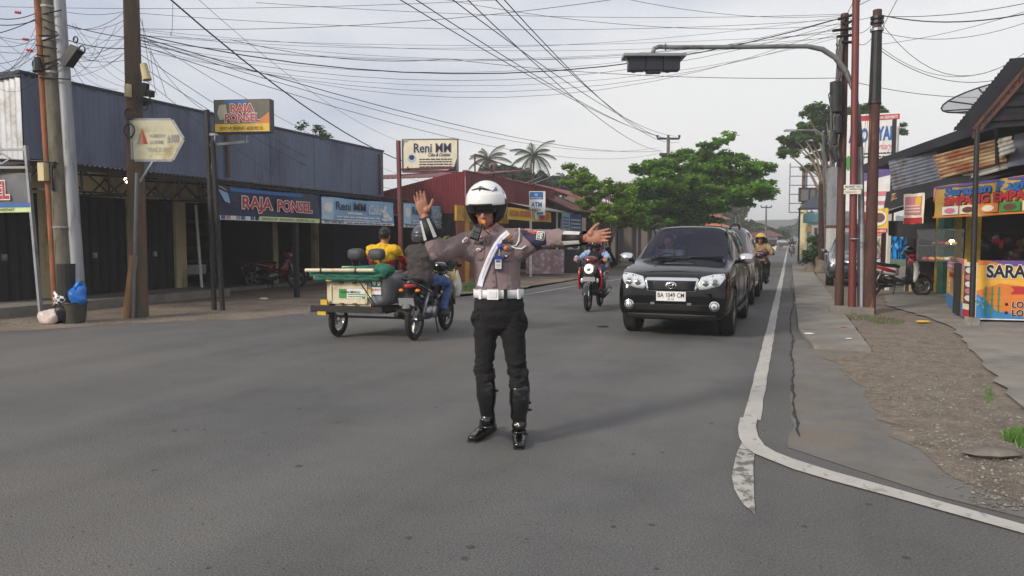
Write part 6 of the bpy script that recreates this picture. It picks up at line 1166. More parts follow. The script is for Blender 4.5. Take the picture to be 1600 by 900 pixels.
# ================================================================ CARS (front faces -y at y=0)
def car(parent, st, body_m, glass_m, wheels, Rw=.34, W2=.85, name_paint='body', wheel_x=None, rimm=None, dark=False, cut=.43):
    rings = []
    for s_ in st:
        y, zb, wl, zm, w, zbe, wb, zr, wr, zc = s_[:10]; dy = s_[10] if len(s_) > 10 else 0
        half = [(0, zb), (wl * .55, zb), (wl, zb + .02), (w, (zb + zm) / 2), (w, zm), (w * .5 + wb * .5 + .01, (zm + zbe) / 2 + .01), (wb, zbe), (wb * .93 + wr * .07, zbe + .02), (wr, zr), (wr * .55, zc - .008), (0, zc)]
        rings.append([(x, y + dy * (1 if 2 <= i <= 5 else 0), z) for i, (x, z) in enumerate(half)] + [(-x, y + dy * (1 if 2 <= i <= 5 else 0), z) for i, (x, z) in list(enumerate(half))[-2:0:-1]])
    n = len(rings[0]); bm = bmesh.new(); vs = [[bm.verts.new(p) for p in r] for r in rings]
    G_ = {6: 0, 7: 1}  # segment 7-8 is side glass, 8-9-10 windshield
    for i in range(len(rings) - 1):
        for j in range(n):
            f = bm.faces.new([vs[i][j], vs[i][(j + 1) % n], vs[i + 1][(j + 1) % n], vs[i + 1][j]])
            jj = j if j < 10 else 19 - j
            tagk = st[i][11] if len(st[i]) > 11 else ''
            if ('w' in tagk and jj in (8, 9)) or ('s' in tagk and jj == 7): f.material_index = 1
            if jj in (0, 1): f.material_index = 2
            f.smooth = True
    for r_, yy in ((vs[0], 1), (vs[-1], -1)):
        c = sum((v.co for v in r_), V()) / n; inner = [bm.verts.new(c.lerp(v.co, .72)) for v in r_]
        for j in range(n): bm.faces.new([r_[j], inner[j], inner[(j + 1) % n], r_[(j + 1) % n]])
        m_ = bm.verts.new(c)
        for j in range(n): bm.faces.new([inner[j], m_, inner[(j + 1) % n]])
    bmesh.ops.recalc_face_normals(bm, faces=bm.faces)
    me = bpy.data.meshes.new('body'); bm.to_mesh(me); bm.free()
    for m_ in (body_m, glass_m, M_blk): me.materials.append(m_)
    o = finish('body', me, None, True, [('SUBSURF', dict(levels=2, render_levels=2))])
    cu = MB()
    for (yw_, _) in wheels:
        for s in (-1, 1): cu.lathe([(.0, -.0), (cut, 0), (cut, .4), (0, .4)], ((W2 - .26 if s > 0 else -W2 - .14), yw_, Rw), 'x', 28)
    c = cu.build('cutter', M_blk)
    md = o.modifiers.new('b', 'BOOLEAN'); md.object = c; md.operation = 'DIFFERENCE'; md.solver = 'EXACT'; bpy.context.view_layer.update()
    nm = bpy.data.meshes.new_from_object(o.evaluated_get(bpy.context.evaluated_depsgraph_get())); bpy.data.objects.remove(c); bpy.data.objects.remove(o)
    full = BVHTree.FromPolygons([v.co.copy() for v in nm.vertices], [tuple(p.vertices) for p in nm.polygons])
    # split body and glass
    out = {}
    for key in ('paint', 'glass'):
        bm = bmesh.new(); bm.from_mesh(nm); kill = [f for f in bm.faces if (f.material_index == 1) != (key == 'glass')]; bmesh.ops.delete(bm, geom=kill, context='FACES')
        if key == 'glass': 
            for v in bm.verts: v.co -= v.normal * .004
        isl = [list(bm.faces)]
        if key == 'glass':
            left = set(bm.faces); isl = []
            while left:
                st_ = [left.pop()]; g = []
                while st_:
                    f = st_.pop(); g.append(f)
                    for e in f.edges:
                        for f2 in e.link_faces:
                            if f2 in left: left.discard(f2); st_.append(f2)
                isl.append(g)
        for g in isl:
            ix = {}; vs_ = []; fs_ = []; mi_ = []
            for f in g:
                for v in f.verts:
                    if v not in ix: ix[v] = len(vs_); vs_.append(tuple(v.co))
                fs_.append([ix[v] for v in f.verts]); mi_.append(f.material_index)
            m2 = bpy.data.meshes.new(key); m2.from_pydata(vs_, [], fs_)
            for m_ in (body_m, glass_m, M_blk): m2.materials.append(m_)
            m2.polygons.foreach_set('material_index', mi_)
            o2 = finish('body_shell' if key == 'paint' else 'window_glass', m2, parent); out[key] = o2
            m2.polygons.foreach_set('use_smooth', [True] * len(m2.polygons)); m2.set_sharp_from_angle(angle=R(50))
        bm.free()
    for yw_, _ in wheels:
        for s in (-1, 1):
            w = bpy.data.objects.new('wheel', None); COL.objects.link(w); w.parent = parent; w.location = (s * (W2 - .115), yw_, Rw)
            b = MB(); b.lathe([(Rw * .66, -.11), (Rw * .92, -.115), (Rw * .985, -.095), (Rw, -.07), (Rw, .07), (Rw * .985, .095), (Rw * .92, .115), (Rw * .66, .11)], (0, 0, 0), 'x', 36); b.build('tyre', M_rub, w, 40)
            b = MB(); b.lathe([(Rw * .66, -.1), (Rw * .68, .09), (Rw * .62, .1), (Rw * .6, .04), (Rw * .2, .05), (0, .06)] if s > 0 else [(Rw * .66, .1), (Rw * .68, -.09), (Rw * .62, -.1), (Rw * .6, -.04), (Rw * .2, -.05), (0, -.06)], (0, 0, 0), 'x', 30); b.build('rim', rimm or M_alu, w, 30)
            b = MB(); [b.bar((s * .075, Rw * .1 * math.cos(a), Rw * .1 * math.sin(a)), (s * .08, Rw * .62 * math.cos(a), Rw * .62 * math.sin(a)), .05, .03) for a in [k_ * PI / 3 for k_ in range(6)]]; b.build('spokes', rimm or M_alu, w)
    b = MB(); b.bb(-W2 + .27, W2 - .27, st[0][0] + .3, st[-1][0] - .3, .25, .32); b.build('underbody', M_blk, parent)
    return full, out
def front_poly(parent, bv, poly, m, name, off=.004, thick=.02, cuts=3, mirror=False, d=(0, 1, 0)):
    for s in ((1, -1) if mirror else (1,)):
        mw = parent.matrix_world
        pts = [V((s * x, -1.0, z)) for x, z in poly]; o = drape(bv, pts, ringpoly(len(poly)), d, off, name, m, None, thick, cuts, start=1); o.parent = parent
def suv_stations():
    #  y     zb   wl   zm   w     zbe   wb   zr    wr   zc   dy tag
    return [(.06, .34, .66, .56, .74, .84, .70, .88, .60, .90, -.04, ''), (.16, .26, .76, .60, .82, .93, .78, .965, .64, .985, -.05, ''), (.42, .25, .80, .66, .845, 1.0, .80, 1.03, .66, 1.06, 0, ''), (.95, .25, .81, .70, .85, 1.06, .81, 1.10, .68, 1.135, 0, ''),
            (1.14, .25, .81, .72, .85, 1.09, .81, 1.135, .74, 1.165, 0, 'w'), (1.20, .25, .81, .72, .85, 1.10, .81, 1.19, .735, 1.215, 0, 'w'), (1.74, .25, .81, .72, .85, 1.12, .81, 1.60, .665, 1.635, 0, 'w'), (1.80, .25, .81, .72, .85, 1.12, .81, 1.625, .665, 1.665, 0, ''),
            (1.9, .25, .81, .72, .85, 1.12, .81, 1.64, .665, 1.69, 0, 's'), (2.55, .25, .81, .72, .85, 1.13, .81, 1.66, .665, 1.715, 0, ''), (2.67, .25, .81, .72, .85, 1.13, .81, 1.66, .665, 1.715, 0, 's'), (3.4, .26, .81, .72, .85, 1.14, .80, 1.64, .665, 1.70, 0, ''), (3.52, .26, .81, .72, .85, 1.14, .80, 1.63, .665, 1.69, 0, 's'), (4.0, .3, .80, .72, .84, 1.15, .78, 1.60, .58, 1.655, 0, ''), (4.25, .32, .78, .72, .82, 1.13, .76, 1.52, .56, 1.58, 0, ''), (4.34, .38, .72, .7, .78, 1.08, .72, 1.40, .54, 1.45, 0, '')]
M_black_paint = mat('black_car_paint', (6, 6, 7), .1, .0, var=.05, coat=0, spec=.5, dirt=(24, 22, 20), dscale=2.5, dlo=.6, dhi=.95)
M_glass = mat('tinted_windshield', (16, 18, 42), .04, alpha=.66, var=0, spec=.5)
sv = thing('black_suv', 'black SUV with chrome mirrors and number plate BA 1049 CM waiting on the road', 'car', (-1.54, 10.42, 0), R(-1.0))
sv.scale = (.945, 1, .965)
bv, prt = car(sv, suv_stations(), M_black_paint, M_glass, ((.86, 0), (3.42, 0)), .36)
FP = lambda poly, m, nm, **k: front_poly(sv, bv, poly, m, nm, **k)
FP([(.37, .77), (.43, .915), (.60, .955), (.745, .965), (.775, .90), (.70, .80), (.52, .745), (.42, .735)], M_lamp, 'headlight', mirror=True, off=.006)
for s in (-1, 1):
    for x, z, r_ in ((.50, .835, .052), (.635, .85, .06)): FP([(s * (x + r_ * math.cos(a)), z + r_ * math.sin(a)) for a in [k * PI / 8 for k in range(16)]], M_chr, 'reflector', off=.010, cuts=1); FP([(s * (x + r_ * .6 * math.cos(a)), z + r_ * .6 * math.sin(a)) for a in [k * PI / 8 for k in range(16)]], mat('projector_lens', (96, 100, 106), .1, coat=1), 'projector_lens', off=.014, cuts=1)
FP([(-.36, .70), (.36, .70), (.40, .885), (.36, .905), (-.36, .905), (-.40, .885)], M_chr, 'grille_surround', off=.008)
FP([(-.335, .715), (.335, .715), (.365, .86), (-.365, .86)], M_blk, 'grille', off=.016, cuts=4)
for z in (.735, .765, .795, .825, .848): FP([(-.33, z), (.33, z), (.33, z + .008), (-.33, z + .008)], M_dkst, 'grille_bar', off=.024, cuts=3)
for i in range(17): x = -.32 + i * .04; FP([(x, .72), (x + .006, .72), (x + .006, .855), (x, .855)], M_dkst, 'grille_bar', off=.022, cuts=1, thick=.004)
def emblem(rx, rz, t_, z0=.79, x0=0): FP([(x0 + rx * math.cos(a), z0 + rz * math.sin(a)) for a in [k * PI / 12 for k in range(24)]], M_chr, 'emblem', off=t_, cuts=1)
emblem(.082, .054, .030); FP([(.066 * math.cos(a), .79 + .041 * math.sin(a)) for a in [k * PI / 12 for k in range(24)]], M_blk, 'emblem_inset', off=.034, cuts=1)
for rx, rz, z0 in ((.03, .042, .788), (.05, .017, .806)):
    q_ = [(rx * math.cos(a), z0 + rz * math.sin(a)) for a in [k * PI / 12 for k in range(25)]]; b = MB(); b.tube([(x, 0, z) for x, z in q_], .005, 6, caps=False); o = b.build('emblem_ring', M_chr, sv, True); h_ = bv.ray_cast(V((0, -1, .79)), V((0, 1, 0)))[0]; o.location = (0, h_.y - .045, 0)
FP([(-.62, .918), (.62, .918), (.62, .923), (-.62, .923)], M_blk, 'bonnet_gap', off=.003, thick=0)
py_ = bv.ray_cast(V((0, -1, .58)), V((0, 1, 0)))[0].y - .02
pl = bpy.data.objects.new('number_plate', None); COL.objects.link(pl); pl.parent = sv; pl.location = (-.215, py_, .565)
b = MB(); b.bb(0, .43, 0, .015, 0, .135); b.build('plate', P_w, pl); text(pl, 'BA 1049 CM', .02, .052, .065, P_k, .39, -.004, .01); text(pl, '03 28', .17, .015, .02, P_k, .09, -.004); b = MB(); b.bb(-.006, .436, .002, .02, -.006, .141); b.build('plate_frame', M_chr, pl)
FP([(-.52, .42), (.52, .42), (.56, .52), (-.56, .52)], mat('black_mesh', (14, 14, 15), .8), 'lower_grille', off=.006, cuts=4)
for z in (.435, .46, .485): FP([(-.52, z), (.52, z), (.52, z + .006), (-.52, z + .006)], M_dkst, 'grille_bar', off=.012, cuts=4, thick=.004)
FP([(-.62, .30), (.62, .30), (.66, .37), (-.66, .37)], mat('grey_skid', (52, 52, 54), .6), 'skid_plate', off=.012, cuts=3)
for s in (-1, 1):
    for r_, m_, t_ in ((.075, M_chr, .008), (.058, M_blk, .014), (.048, M_lamp, .018), (.02, M_chr, .022)): FP([(s * .63 + r_ * math.cos(a), .50 + r_ * math.sin(a)) for a in [k * PI / 10 for k in range(20)]], m_, 'fog_lamp', off=t_, cuts=1)
    b = MB(); b.box((s * .27, py_ + .0, .525), (.06, .03, .035)); b.build('tow_hook_cover', M_chr, sv)
    # mirrors
    b = MB(); b.tube([(s * .78, 1.35, 1.1), (s * .88, 1.3, 1.12)], .03, 8); b.build('mirror_arm', M_black_paint, sv); b = MB(); b.loft([((s * .96, 1.2, 1.16), .06, .04), ((s * .97, 1.24, 1.16), .115, .08), ((s * .97, 1.31, 1.16), .12, .085), ((s * .97, 1.35, 1.16), .10, .07)], 16, 2.6); b.build('mirror_shell', M_chr, sv, True)
    b = MB(); b.tube([(s * .66, 1.8, 1.64), (s * .665, 2.2, 1.72), (s * .67, 3.3, 1.74), (s * .66, 3.7, 1.66)], [.02, .016, .016, .02], 8); b.build('roof_rail', M_dkst, sv, True); pass
    for y0 in (1.5, 2.6, 3.5): b = MB(); b.box((s * .853, y0, .75), (.006, .012, .7)); b.build('door_gap', M_blk, sv)
    for y0 in (2.3, 3.25): b = MB(); b.tube([(s * .86, y0, .98), (s * .875, y0 + .03, .98), (s * .875, y0 + .14, .98), (s * .86, y0 + .17, .98)], .012, 8); b.build('door_handle', M_chr, sv)
    b = MB(); b.loft([((s * .84, 1.3, .33), .035, .03), ((s * .85, 2.2, .33), .04, .035), ((s * .84, 3.0, .33), .035, .03)], 10); b.build('side_step', M_dkst, sv)
for x0 in (-.45, .12): b = MB(); b.tube([(x0, 1.13, 1.175), (x0 + .5, 1.19, 1.2)], .009, 6); b.tube([(x0, 1.13, 1.175), (x0 - .05, 1.06, 1.15)], .01, 6); b.build('wiper', M_blk, sv)
b = MB(); b.loft([((0, .62, 1.065), .2, .004), ((0, .68, 1.085), .24, .02), ((0, .76, 1.09), .22, .012), ((0, .8, 1.09), .18, .004)], 12); b.build('bonnet_scoop', M_black_paint, sv, True)
b = MB(); b.bb(-.7, .7, 1.3, 1.5, .9, 1.1); b.bb(-.6, -.1, 2.1, 2.3, .6, 1.35); b.bb(.1, .6, 2.1, 2.3, .6, 1.35); b.bb(-.65, .65, 3.0, 3.2, .6, 1.35); b.build('interior', M_blk, sv)
b = MB(); b.bb(-.66, .66, .32, 3.9, .3, .34); b.build('cabin_floor', M_blk, sv); b = MB(); b.torus((0, 0, 0), .17, .014, 'y'); o = b.build('steering_wheel', M_blk, sv); o.location = (-.0 - .36, 1.62, 1.08); o.rotation_euler = (-.5, 0, 0)
b = MB(); b.box((0, 1.78, 1.57), (.2, .03, .06)); b.build('rear_view_mirror', M_blk, sv)
# driver
J = {k: V(v) for k, v in dict(pelvis=(-.36, 2.05, .75), chest=(-.36, 2.02, 1.05), neck=(-.36, 1.98, 1.22), head=(-.36, 1.95, 1.37), shL=(-.17, 2.0, 1.18), shR=(-.55, 2.0, 1.18), elL=(-.12, 1.78, 1.0), elR=(-.6, 1.8, 1.0), wrL=(-.22, 1.68, 1.14), wrR=(-.5, 1.68, 1.14), hipL=(-.27, 2.0, .72), hipR=(-.45, 2.0, .72), knL=(-.25, 1.6, .8), knR=(-.47, 1.6, .8), anL=(-.25, 1.4, .5), anR=(-.47, 1.4, .5), toeL=(-.25, 1.28, .46), toeR=(-.47, 1.28, .46)).items()}
def to_world(J, root): bpy.context.view_layer.update(); return {k: root.matrix_world @ v for k, v in J.items()}
dr, q = make_person('person', 'driver in a pale blue shirt behind the windshield of the black SUV', J, (1, 0, 0), (0, -1, 0), mat('pale_blue_shirt', (150, 170, 200), .8), M_dkcl, M_shoe, .02, {'L': (V((0, -.3, 1)), V((-1, 0, 0)), V((0, -1, 0)), .18, .6), 'R': (V((0, -.3, 1)), V((1, 0, 0)), V((0, -1, 0)), .18, .6)}, loc=sv.location, rz=sv.rotation_euler.z)
b = MB(); patch_sphere(b, J['head'] + V((0, .012, .03)), (.082, .102, .102), -180, 180, 20, 90, q, .01, 20, 6); patch_sphere(b, J['head'] + V((0, .012, .03)), (.082, .102, .102), 75, 285, -35, 21, q, .01, 14, 5); b.build('hair', M_hair, dr, True)
# other cars
def plain_stations(l=4.1, h=1.62, hood=.95, gc=.22, w=.82, mpv=True):
    k = l / 4.1; zr = h - .05
    return [(.05 * k, .32, w - .18, .5, w - .08, .72, w - .14, .76, .5, .78, -.03, ''), (.18 * k, gc, w - .06, .55, w - .02, .84, w - .06, .88, .58, .90, -.04, ''), (.7 * k, gc, w - .04, .6, w, .92, w - .05, .97, .62, 1.0, 0, ''), (.98 * k, gc, w - .04, .62, w, .96, w - .04, 1.02, .64, 1.06, 0, 'w'), (1.05 * k, gc, w - .04, .62, w, .97, w - .04, 1.07, .64, 1.10, 0, 'w'), (1.72 * k, gc, w - .04, .62, w, 1.0, w - .04, zr - .04, .56, h - .05, 0, 'w'), (1.8 * k, gc, w - .04, .62, w, 1.0, w - .04, zr - .02, .56, h - .02, 0, ''), (1.9 * k, gc, w - .04, .62, w, 1.0, w - .04, zr, .57, h, 0, 's'), (2.5 * k, gc, w - .04, .62, w, 1.01, w - .04, zr, .58, h + .01, 0, ''), (2.6 * k, gc, w - .04, .62, w, 1.01, w - .04, zr, .58, h + .01, 0, 's'), (3.2 * k, gc, w - .04, .62, w, 1.02, w - .05, zr - .01, .57, h, 0, ''), (3.3 * k, gc, w - .04, .62, w, 1.02, w - .05, zr - .02, .57, h - .01, 0, 's'), (3.7 * k, gc + .03, w - .05, .62, w - .01, 1.02, w - .07, zr - .05, .55, h - .04, 0, ''), (3.98 * k, gc + .06, w - .08, .6, w - .04, 1.0, w - .1, zr - .2, .52, h - .2, 0, ''), (4.08 * k, gc + .1, w - .14, .58, w - .1, .96, w - .14, zr - .35, .5, h - .34, 0, '')]
M_dkglass = mat('dark_glass', (16, 18, 22), .04, var=0, coat=1)
def plain_car(name, label, loc, rz, paint, **k):
    r = thing(name, label, 'car', loc, rz); w = k.get('w', .82); bpy.context.view_layer.update(); bv, pr_ = car(r, plain_stations(**k), paint, M_dkglass, ((.78, 0), (3.2, 0)), .3, w, cut=.36)
    F = lambda poly, m, nm, **kk: front_poly(r, bv, poly, m, nm, **kk)
    F([(.38, .70), (.42, .78), (.62, .88), (.70, .90), (.73, .80), (.66, .68), (.5, .64)], M_lamp, 'headlight', mirror=True, off=.006); F([(-.34, .72), (.34, .72), (.36, .79), (-.36, .79)], M_chr, 'grille_bar', off=.008); F([(-.32, .66), (.32, .66), (.34, .715), (-.34, .715)], M_blk, 'grille', off=.006); F([(-.46, .36), (.46, .36), (.5, .48), (-.5, .48)], M_blk, 'lower_grille', off=.006); F([(.54, .38), (.70, .40), (.70, .50), (.56, .50)], M_blk, 'fog_lamp_recess', mirror=True, off=.006)
    F([(.062 * math.cos(a), .755 + .042 * math.sin(a)) for a in [k * PI / 10 for k in range(20)]], M_chr, 'emblem', off=.02, cuts=1); F([(-.2, .53), (.2, .53), (.2, .63), (-.2, .63)], P_gr, 'number_plate', off=.02)
    for s in (-1, 1): b = MB(); b.loft([((s * (w + .07), 1.12, 1.06), .05, .04), ((s * (w + .08), 1.2, 1.06), .1, .07), ((s * (w + .08), 1.26, 1.06), .09, .06)], 14, 2.6); b.tube([(s * (w - .06), 1.22, 1.02), (s * (w + .02), 1.22, 1.04)], .025, 8); b.build('mirror', paint, r, True)
    for s in (-1, 1):
        for y0 in (1.45, 2.5, 3.3): b = MB(); b.box((s * (w + .002), y0, .7), (.006, .012, .6)); b.build('door_gap', M_blk, r)
    return r
plain_car('grey_car', 'dark grey family car parked on the verge behind the brown poles', (1.86, 23.8, 0), R(-3), mat('grey_car_paint', (74, 78, 86), .25, .5, coat=1, var=.05), h=1.66, l=4.2)
plain_car('maroon_car', 'dark maroon car queuing directly behind the black SUV', (-1.52, 16.0, 0), R(-1), mat('maroon_car_paint', (74, 20, 30), .25, .4, coat=1, var=.05), h=1.72, l=4.2)
plain_car('white_car', 'pale car far back in the queue behind the khaki rider', AD(1190, 425, 33) * 1 - V((0, 0, AD(1190, 425, 33).z)) + V((-1.6, 2, 0)), R(-1), mat('white_car_paint', (190, 192, 196), .3, coat=1, var=.03), h=1.5, l=4.2)
# ================================================================ BIKES AND RIDERS
# scooter with red helmeted rider
sc_loc = V((-3.70, 14.62, 0)); sc_rz = math.atan2(-.0, 1) + R(3)
s1 = thing('scooter', 'black and red scooter with round headlight, ridden toward the camera left of the SUV', 'scooter', sc_loc, sc_rz)
M_bk = mat('gloss_black', (16, 15, 17), .2, coat=1, var=.05); M_rd = mat('gloss_red', (160, 18, 28), .2, coat=1, var=.05)
motorbike(s1, 'scooter', M_bk, M_bk, Rr=.265, wb=.62)
b = MB(); b.lathe([(0, -.56), (.085, -.555), (.108, -.53), (.115, -.46)], (0, 0, .83), 'y', 24); b.build('headlight_rim', M_chr, s1, True); b = MB(); b.lathe([(0, -.585), (.06, -.58), (.092, -.562)], (0, 0, .83), 'y', 24); b.build('headlight', mat('scooter_lamp', (235, 236, 232), .15, coat=1, emit=.5), s1, True); b = MB(); b.ell((0, -.585, .83), (.04, .012, .04)); b.build('lamp_core', M_chr, s1, True)
b = MB(); b.loft([((0, -.46, .98), .07, .03), ((0, -.42, 1.02), .12, .055), ((0, -.34, 1.03), .12, .05)], 14, 2.4); b.build('red_cowl', M_rd, s1, True)
for s in (-1, 1): b = MB(); b.tube([(s * .2, -.46, .86), (s * .235, -.42, .65), (s * .21, -.42, .42)], .022, 8); b.build('red_trim', M_rd, s1, True)
b = MB(); b.box((0, -.53, .63), (.24, .01, .09)); b.build('number_plate', P_gr, s1)
J = seated(hz=1.03, hy=-.40, fy=.03)
for k_, d_ in dict(chest=-.06, neck=-.11, head=-.14, shL=-.10, shR=-.10, elL=-.06, elR=-.06).items(): J[k_] = J[k_] + V((0, 0, d_))
M_shb = mat('pale_blue_cloth', (140, 168, 206), .85, var=.15, scale=10, bump=.3)
J['anR'] = V((-.12, -.1, .42)); J['toeR'] = V((-.12, -.25, .38)); J['anL'] = V((.12, -.1, .42)); J['toeL'] = V((.12, -.25, .38)); J['knL'] = V((.15, -.16, .78)); J['knR'] = V((-.15, -.16, .78))
p1, q = make_person('person', 'scooter rider in red helmet, black headscarf, pale blue top and dark red vest', J, (1, 0, 0), (0, -1, 0), M_shb, M_jean, M_shoe, .013, SH, loc=sc_loc, rz=sc_rz)
helmet_simple(p1, J['head'], q, mat('red_helmet', (150, 22, 44), .25, coat=1)); b = MB(); b.tube([J['head'] - V((0, -.01, .1)), J['neck'] + V((0, -.02, 0)), J['neck'] + V((0, -.03, -.1))], [.085, .1, .15], 16, ry=.85, dome=True); b.build('headscarf', mat('black_scarf', (24, 20, 24), .9), p1, True)
b = MB(); C_ = J['chest']; b.tube([C_ + V((0, -.02, -.26)), C_ + V((0, -.02, -.1)), C_ + V((0, -.03, .05))], [.165, .185, .175], 18, ry=.86, dome=True); b.build('vest', mat('dark_red_vest', (110, 26, 38), .7, var=.3, scale=10, dirt=(60, 20, 28), dscale=8), p1, True)
b = MB(); b.tube([C_ + V((.18, -.1, .16)), C_ + V((0, -.2, .0)), C_ + V((-.17, -.16, -.2))], .028, 8, ry=.4); b.build('bag_strap', mat('maroon_strap', (130, 34, 44), .7), p1, True); b = MB(); b.add([(.2, .2, 1.35), (.42, .42, .9), (.3, .3, .82), (.16, .22, 1.1)], [(0, 1, 2, 3)]); b.build('scarf_tail', MATS['black_scarf'], p1)
# khaki rider
kl = V((-.72, 20.9, 0)); k1 = thing('motorbike', 'dark motorbike with black front basket ridden by the man in khaki', 'motorbike', kl, R(-1)); motorbike(k1, 'underbone', mat('dusty_black', (34, 34, 36), .35, coat=.6), mat('silver_cowl', (130, 132, 134), .35, .4), spoke='wire')
b = MB(); b.loft([((0, -.56, 1.0), .13, .06), ((0, -.50, 1.02), .17, .09), ((0, -.42, 1.04), .16, .08)], 14, 3); b.build('front_bag', M_blk, k1, True); b = MB(); b.box((0, -.47, .88), (.3, .1, .06)); b.build('number_plate', P_cr, k1)
J = seated(); p2, q = make_person('person', 'motorbike rider in khaki uniform shirt with yellow helmet', J, (1, 0, 0), (0, -1, 0), mat('khaki_cloth', (156, 132, 96), .85, var=.12, scale=10, bump=.3), M_dkcl, M_shoe, .014, SH, loc=kl, rz=R(-1))
helmet_simple(p2, J['head'], q, mat('yellow_helmet', (204, 158, 30), .3, coat=1), visor=False, peak=M_blk, r=.14)
J2 = {k: v + V((0, .42, .0)) for k, v in seated().items()}; J2['wrL'] = V((.2, .3, 1.0)); J2['wrR'] = V((-.2, .3, 1.0)); J2['elL'] = V((.3, .45, 1.1)); J2['elR'] = V((-.3, .45, 1.1)); J2['head'] += V((.05, 0, -.05))
p3, q = make_person('person', 'dark clothed passenger half hidden behind the khaki rider', J2, (1, 0, 0), (0, -1, 0), mat('black_cloth', (30, 30, 34), .9), M_dkcl, M_shoe, .018, SH, loc=kl, rz=R(-1)); helmet_simple(p3, J2['head'], q, M_bk, r=.13)
# far motorbikes
for i, (px, Dd, lab) in enumerate(((1237, 62, 'dark motorbike far down the road at the bend'), (1258, 46, None))):
    if lab is None: continue
    g = G(px, 375 + 1.4 * FOC / Dd); fm = thing('motorbike', lab, 'motorbike', g, 0); motorbike(fm, 'underbone', M_bk, M_bk, spoke='wire')
    J = seated(); pf, q = make_person('person', 'dark clothed rider on the far motorbike at the bend', J, (1, 0, 0), (0, -1, 0), MATS['black_cloth'], M_dkcl, M_shoe, .025, SH, loc=g); helmet_simple(pf, J['head'], q, M_bk)
# parked scooter, side on
gp = G(1400, 463); ps = thing('scooter', 'red and white scooter parked side-on before the right food shop', 'scooter', gp, YAW + R(90)); motorbike(ps, 'scooter', mat('pearl_white', (214, 212, 208), .25, coat=1, var=.04), M_rd, Rr=.27, wb=.64)
b = MB(); b.loft([((0, -.53, .74), .06, .1), ((0, -.47, .8), .13, .16), ((0, -.36, .84), .16, .14), ((0, -.3, .84), .1, .08)], 14, 2.4); b.build('red_nose', M_rd, ps, True); b = MB(); b.loft([((0, -.34, .45), .15, .12), ((0, -.1, .36), .17, .05), ((0, .1, .42), .165, .09), ((0, .3, .45), .15, .05)], 14, 3); b.build('black_underpanel', M_blk, ps, True)
hm = thing('helmet', 'black helmet hanging on the handlebar of the parked red and white scooter', 'helmet', gp + Matrix.Rotation(YAW + R(90), 3, 'Z') @ V((.0, -.3, 1.12)), YAW); b = MB(); patch_sphere(b, (0, 0, 0), (.13, .14, .13), -180, 180, -35, 90, Matrix.Identity(3), .012, 24, 12); b.build('shell', M_bk, hm, True); b = MB(); patch_sphere(b, (0, 0, 0), (.134, .146, .134), -60, 60, -20, 20, Matrix.Identity(3), .004, 14, 6); b.build('visor', MATS['smoke_visor'], hm, True)
# dim red motorbike in the left bay
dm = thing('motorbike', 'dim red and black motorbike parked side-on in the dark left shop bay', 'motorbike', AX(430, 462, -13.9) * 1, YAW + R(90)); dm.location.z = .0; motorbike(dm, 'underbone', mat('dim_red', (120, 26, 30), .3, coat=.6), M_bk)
# ================================================================ BECAK (motorbike with sidecar, heading away)
bk_loc = V((-4.93, 9.72, 0)); bk_rz = R(180 + 5.5)
bc = thing('sidecar_motorbike', 'motorbike taxi with cream box sidecar and folded green canopy, seen from behind', 'motorbike', bk_loc, bk_rz)
motorbike(bc, 'underbone', M_bk, M_bk, Rr=.29, wb=.63)
X_ = 1   # image left is local +x
def bp(nm, m, fn, sm=False, par=None): b = MB(); fn(b); return b.build(nm, m, par or bc, sm)
wheel(bc, .55, .25, x=1.22, spoke='wire', m=M_chr)
M_crm = mat('cream_metal', (205, 196, 168), .5, var=.08, scale=3, dirt=(150, 128, 92), dscale=3, dlo=.52, dhi=.7); M_slv = mat('silver_sheet', (148, 150, 152), .45, .5, var=.1, dirt=(110, 106, 100), dscale=3); M_cgr = mat('green_canvas', (30, 96, 78), .8, var=.25, scale=6, bump=.6, bscale=18); M_ygl = mat('yellow_frame', (206, 172, 44), .5, var=.1)
x0, x1, yb_, yf = .40, 1.30, .72, -.55
bp('chassis_bar', M_dkst, lambda b: (b.bar((.1, .52, .40), (1.42, .52, .40), .045), b.bar((.1, .1, .38), (1.3, .1, .38), .04), b.bar((.1, -.35, .38), (1.3, -.35, .38), .04), b.bar((1.32, .8, .4), (1.32, -.8, .4), .04), b.bar((.36, .8, .4), (.36, -.8, .4), .04), b.bar((.1, .56, .30), (1.2, .56, .30), .03)))
bp('rear_bumper', M_dkst, lambda b: b.box((.93, .84, .43), (1.1, .06, .09)))
bp('box_panel', M_crm, lambda b: b.bb(x0 + .22, x1, yf, yb_, .47, .86)); bp('box_rounded_side', M_slv, lambda b: b.loft([((x0 + .12, yf, .70), .17, .23), ((x0 + .12, yb_ - .12, .72), .17, .25), ((x0 + .14, yb_ + .0, .73), .14, .24), ((x0 + .16, yb_ + .02, .73), .1, .2)], 18, 3.2), True)
bp('rear_door', M_crm, lambda b: b.bb(x0 + .26, x1 - .06, yb_, yb_ + .018, .50, .80))
for c in ((x0 + .26, x1 - .06, .50, .53), (x0 + .26, x1 - .06, .77, .80), (x0 + .26, x0 + .29, .5, .8), (x1 - .09, x1 - .06, .5, .8)): bp('door_frame', M_crm, lambda b: b.bb(c[0], c[1], yb_ + .018, yb_ + .032, c[2], c[3]))
for x in (x0 + .45, x1 - .25):
    for z in (.5, .8): bp('hinge', M_rust, lambda b: b.bb(x - .03, x + .03, yb_ + .018, yb_ + .045, z - .012, z + .012))
nb = bpy.data.objects.new('sticker', None); COL.objects.link(nb); nb.parent = bc; nb.location = (x1 - .2, yb_ + .02, .58); nb.rotation_euler = (0, 0, PI)
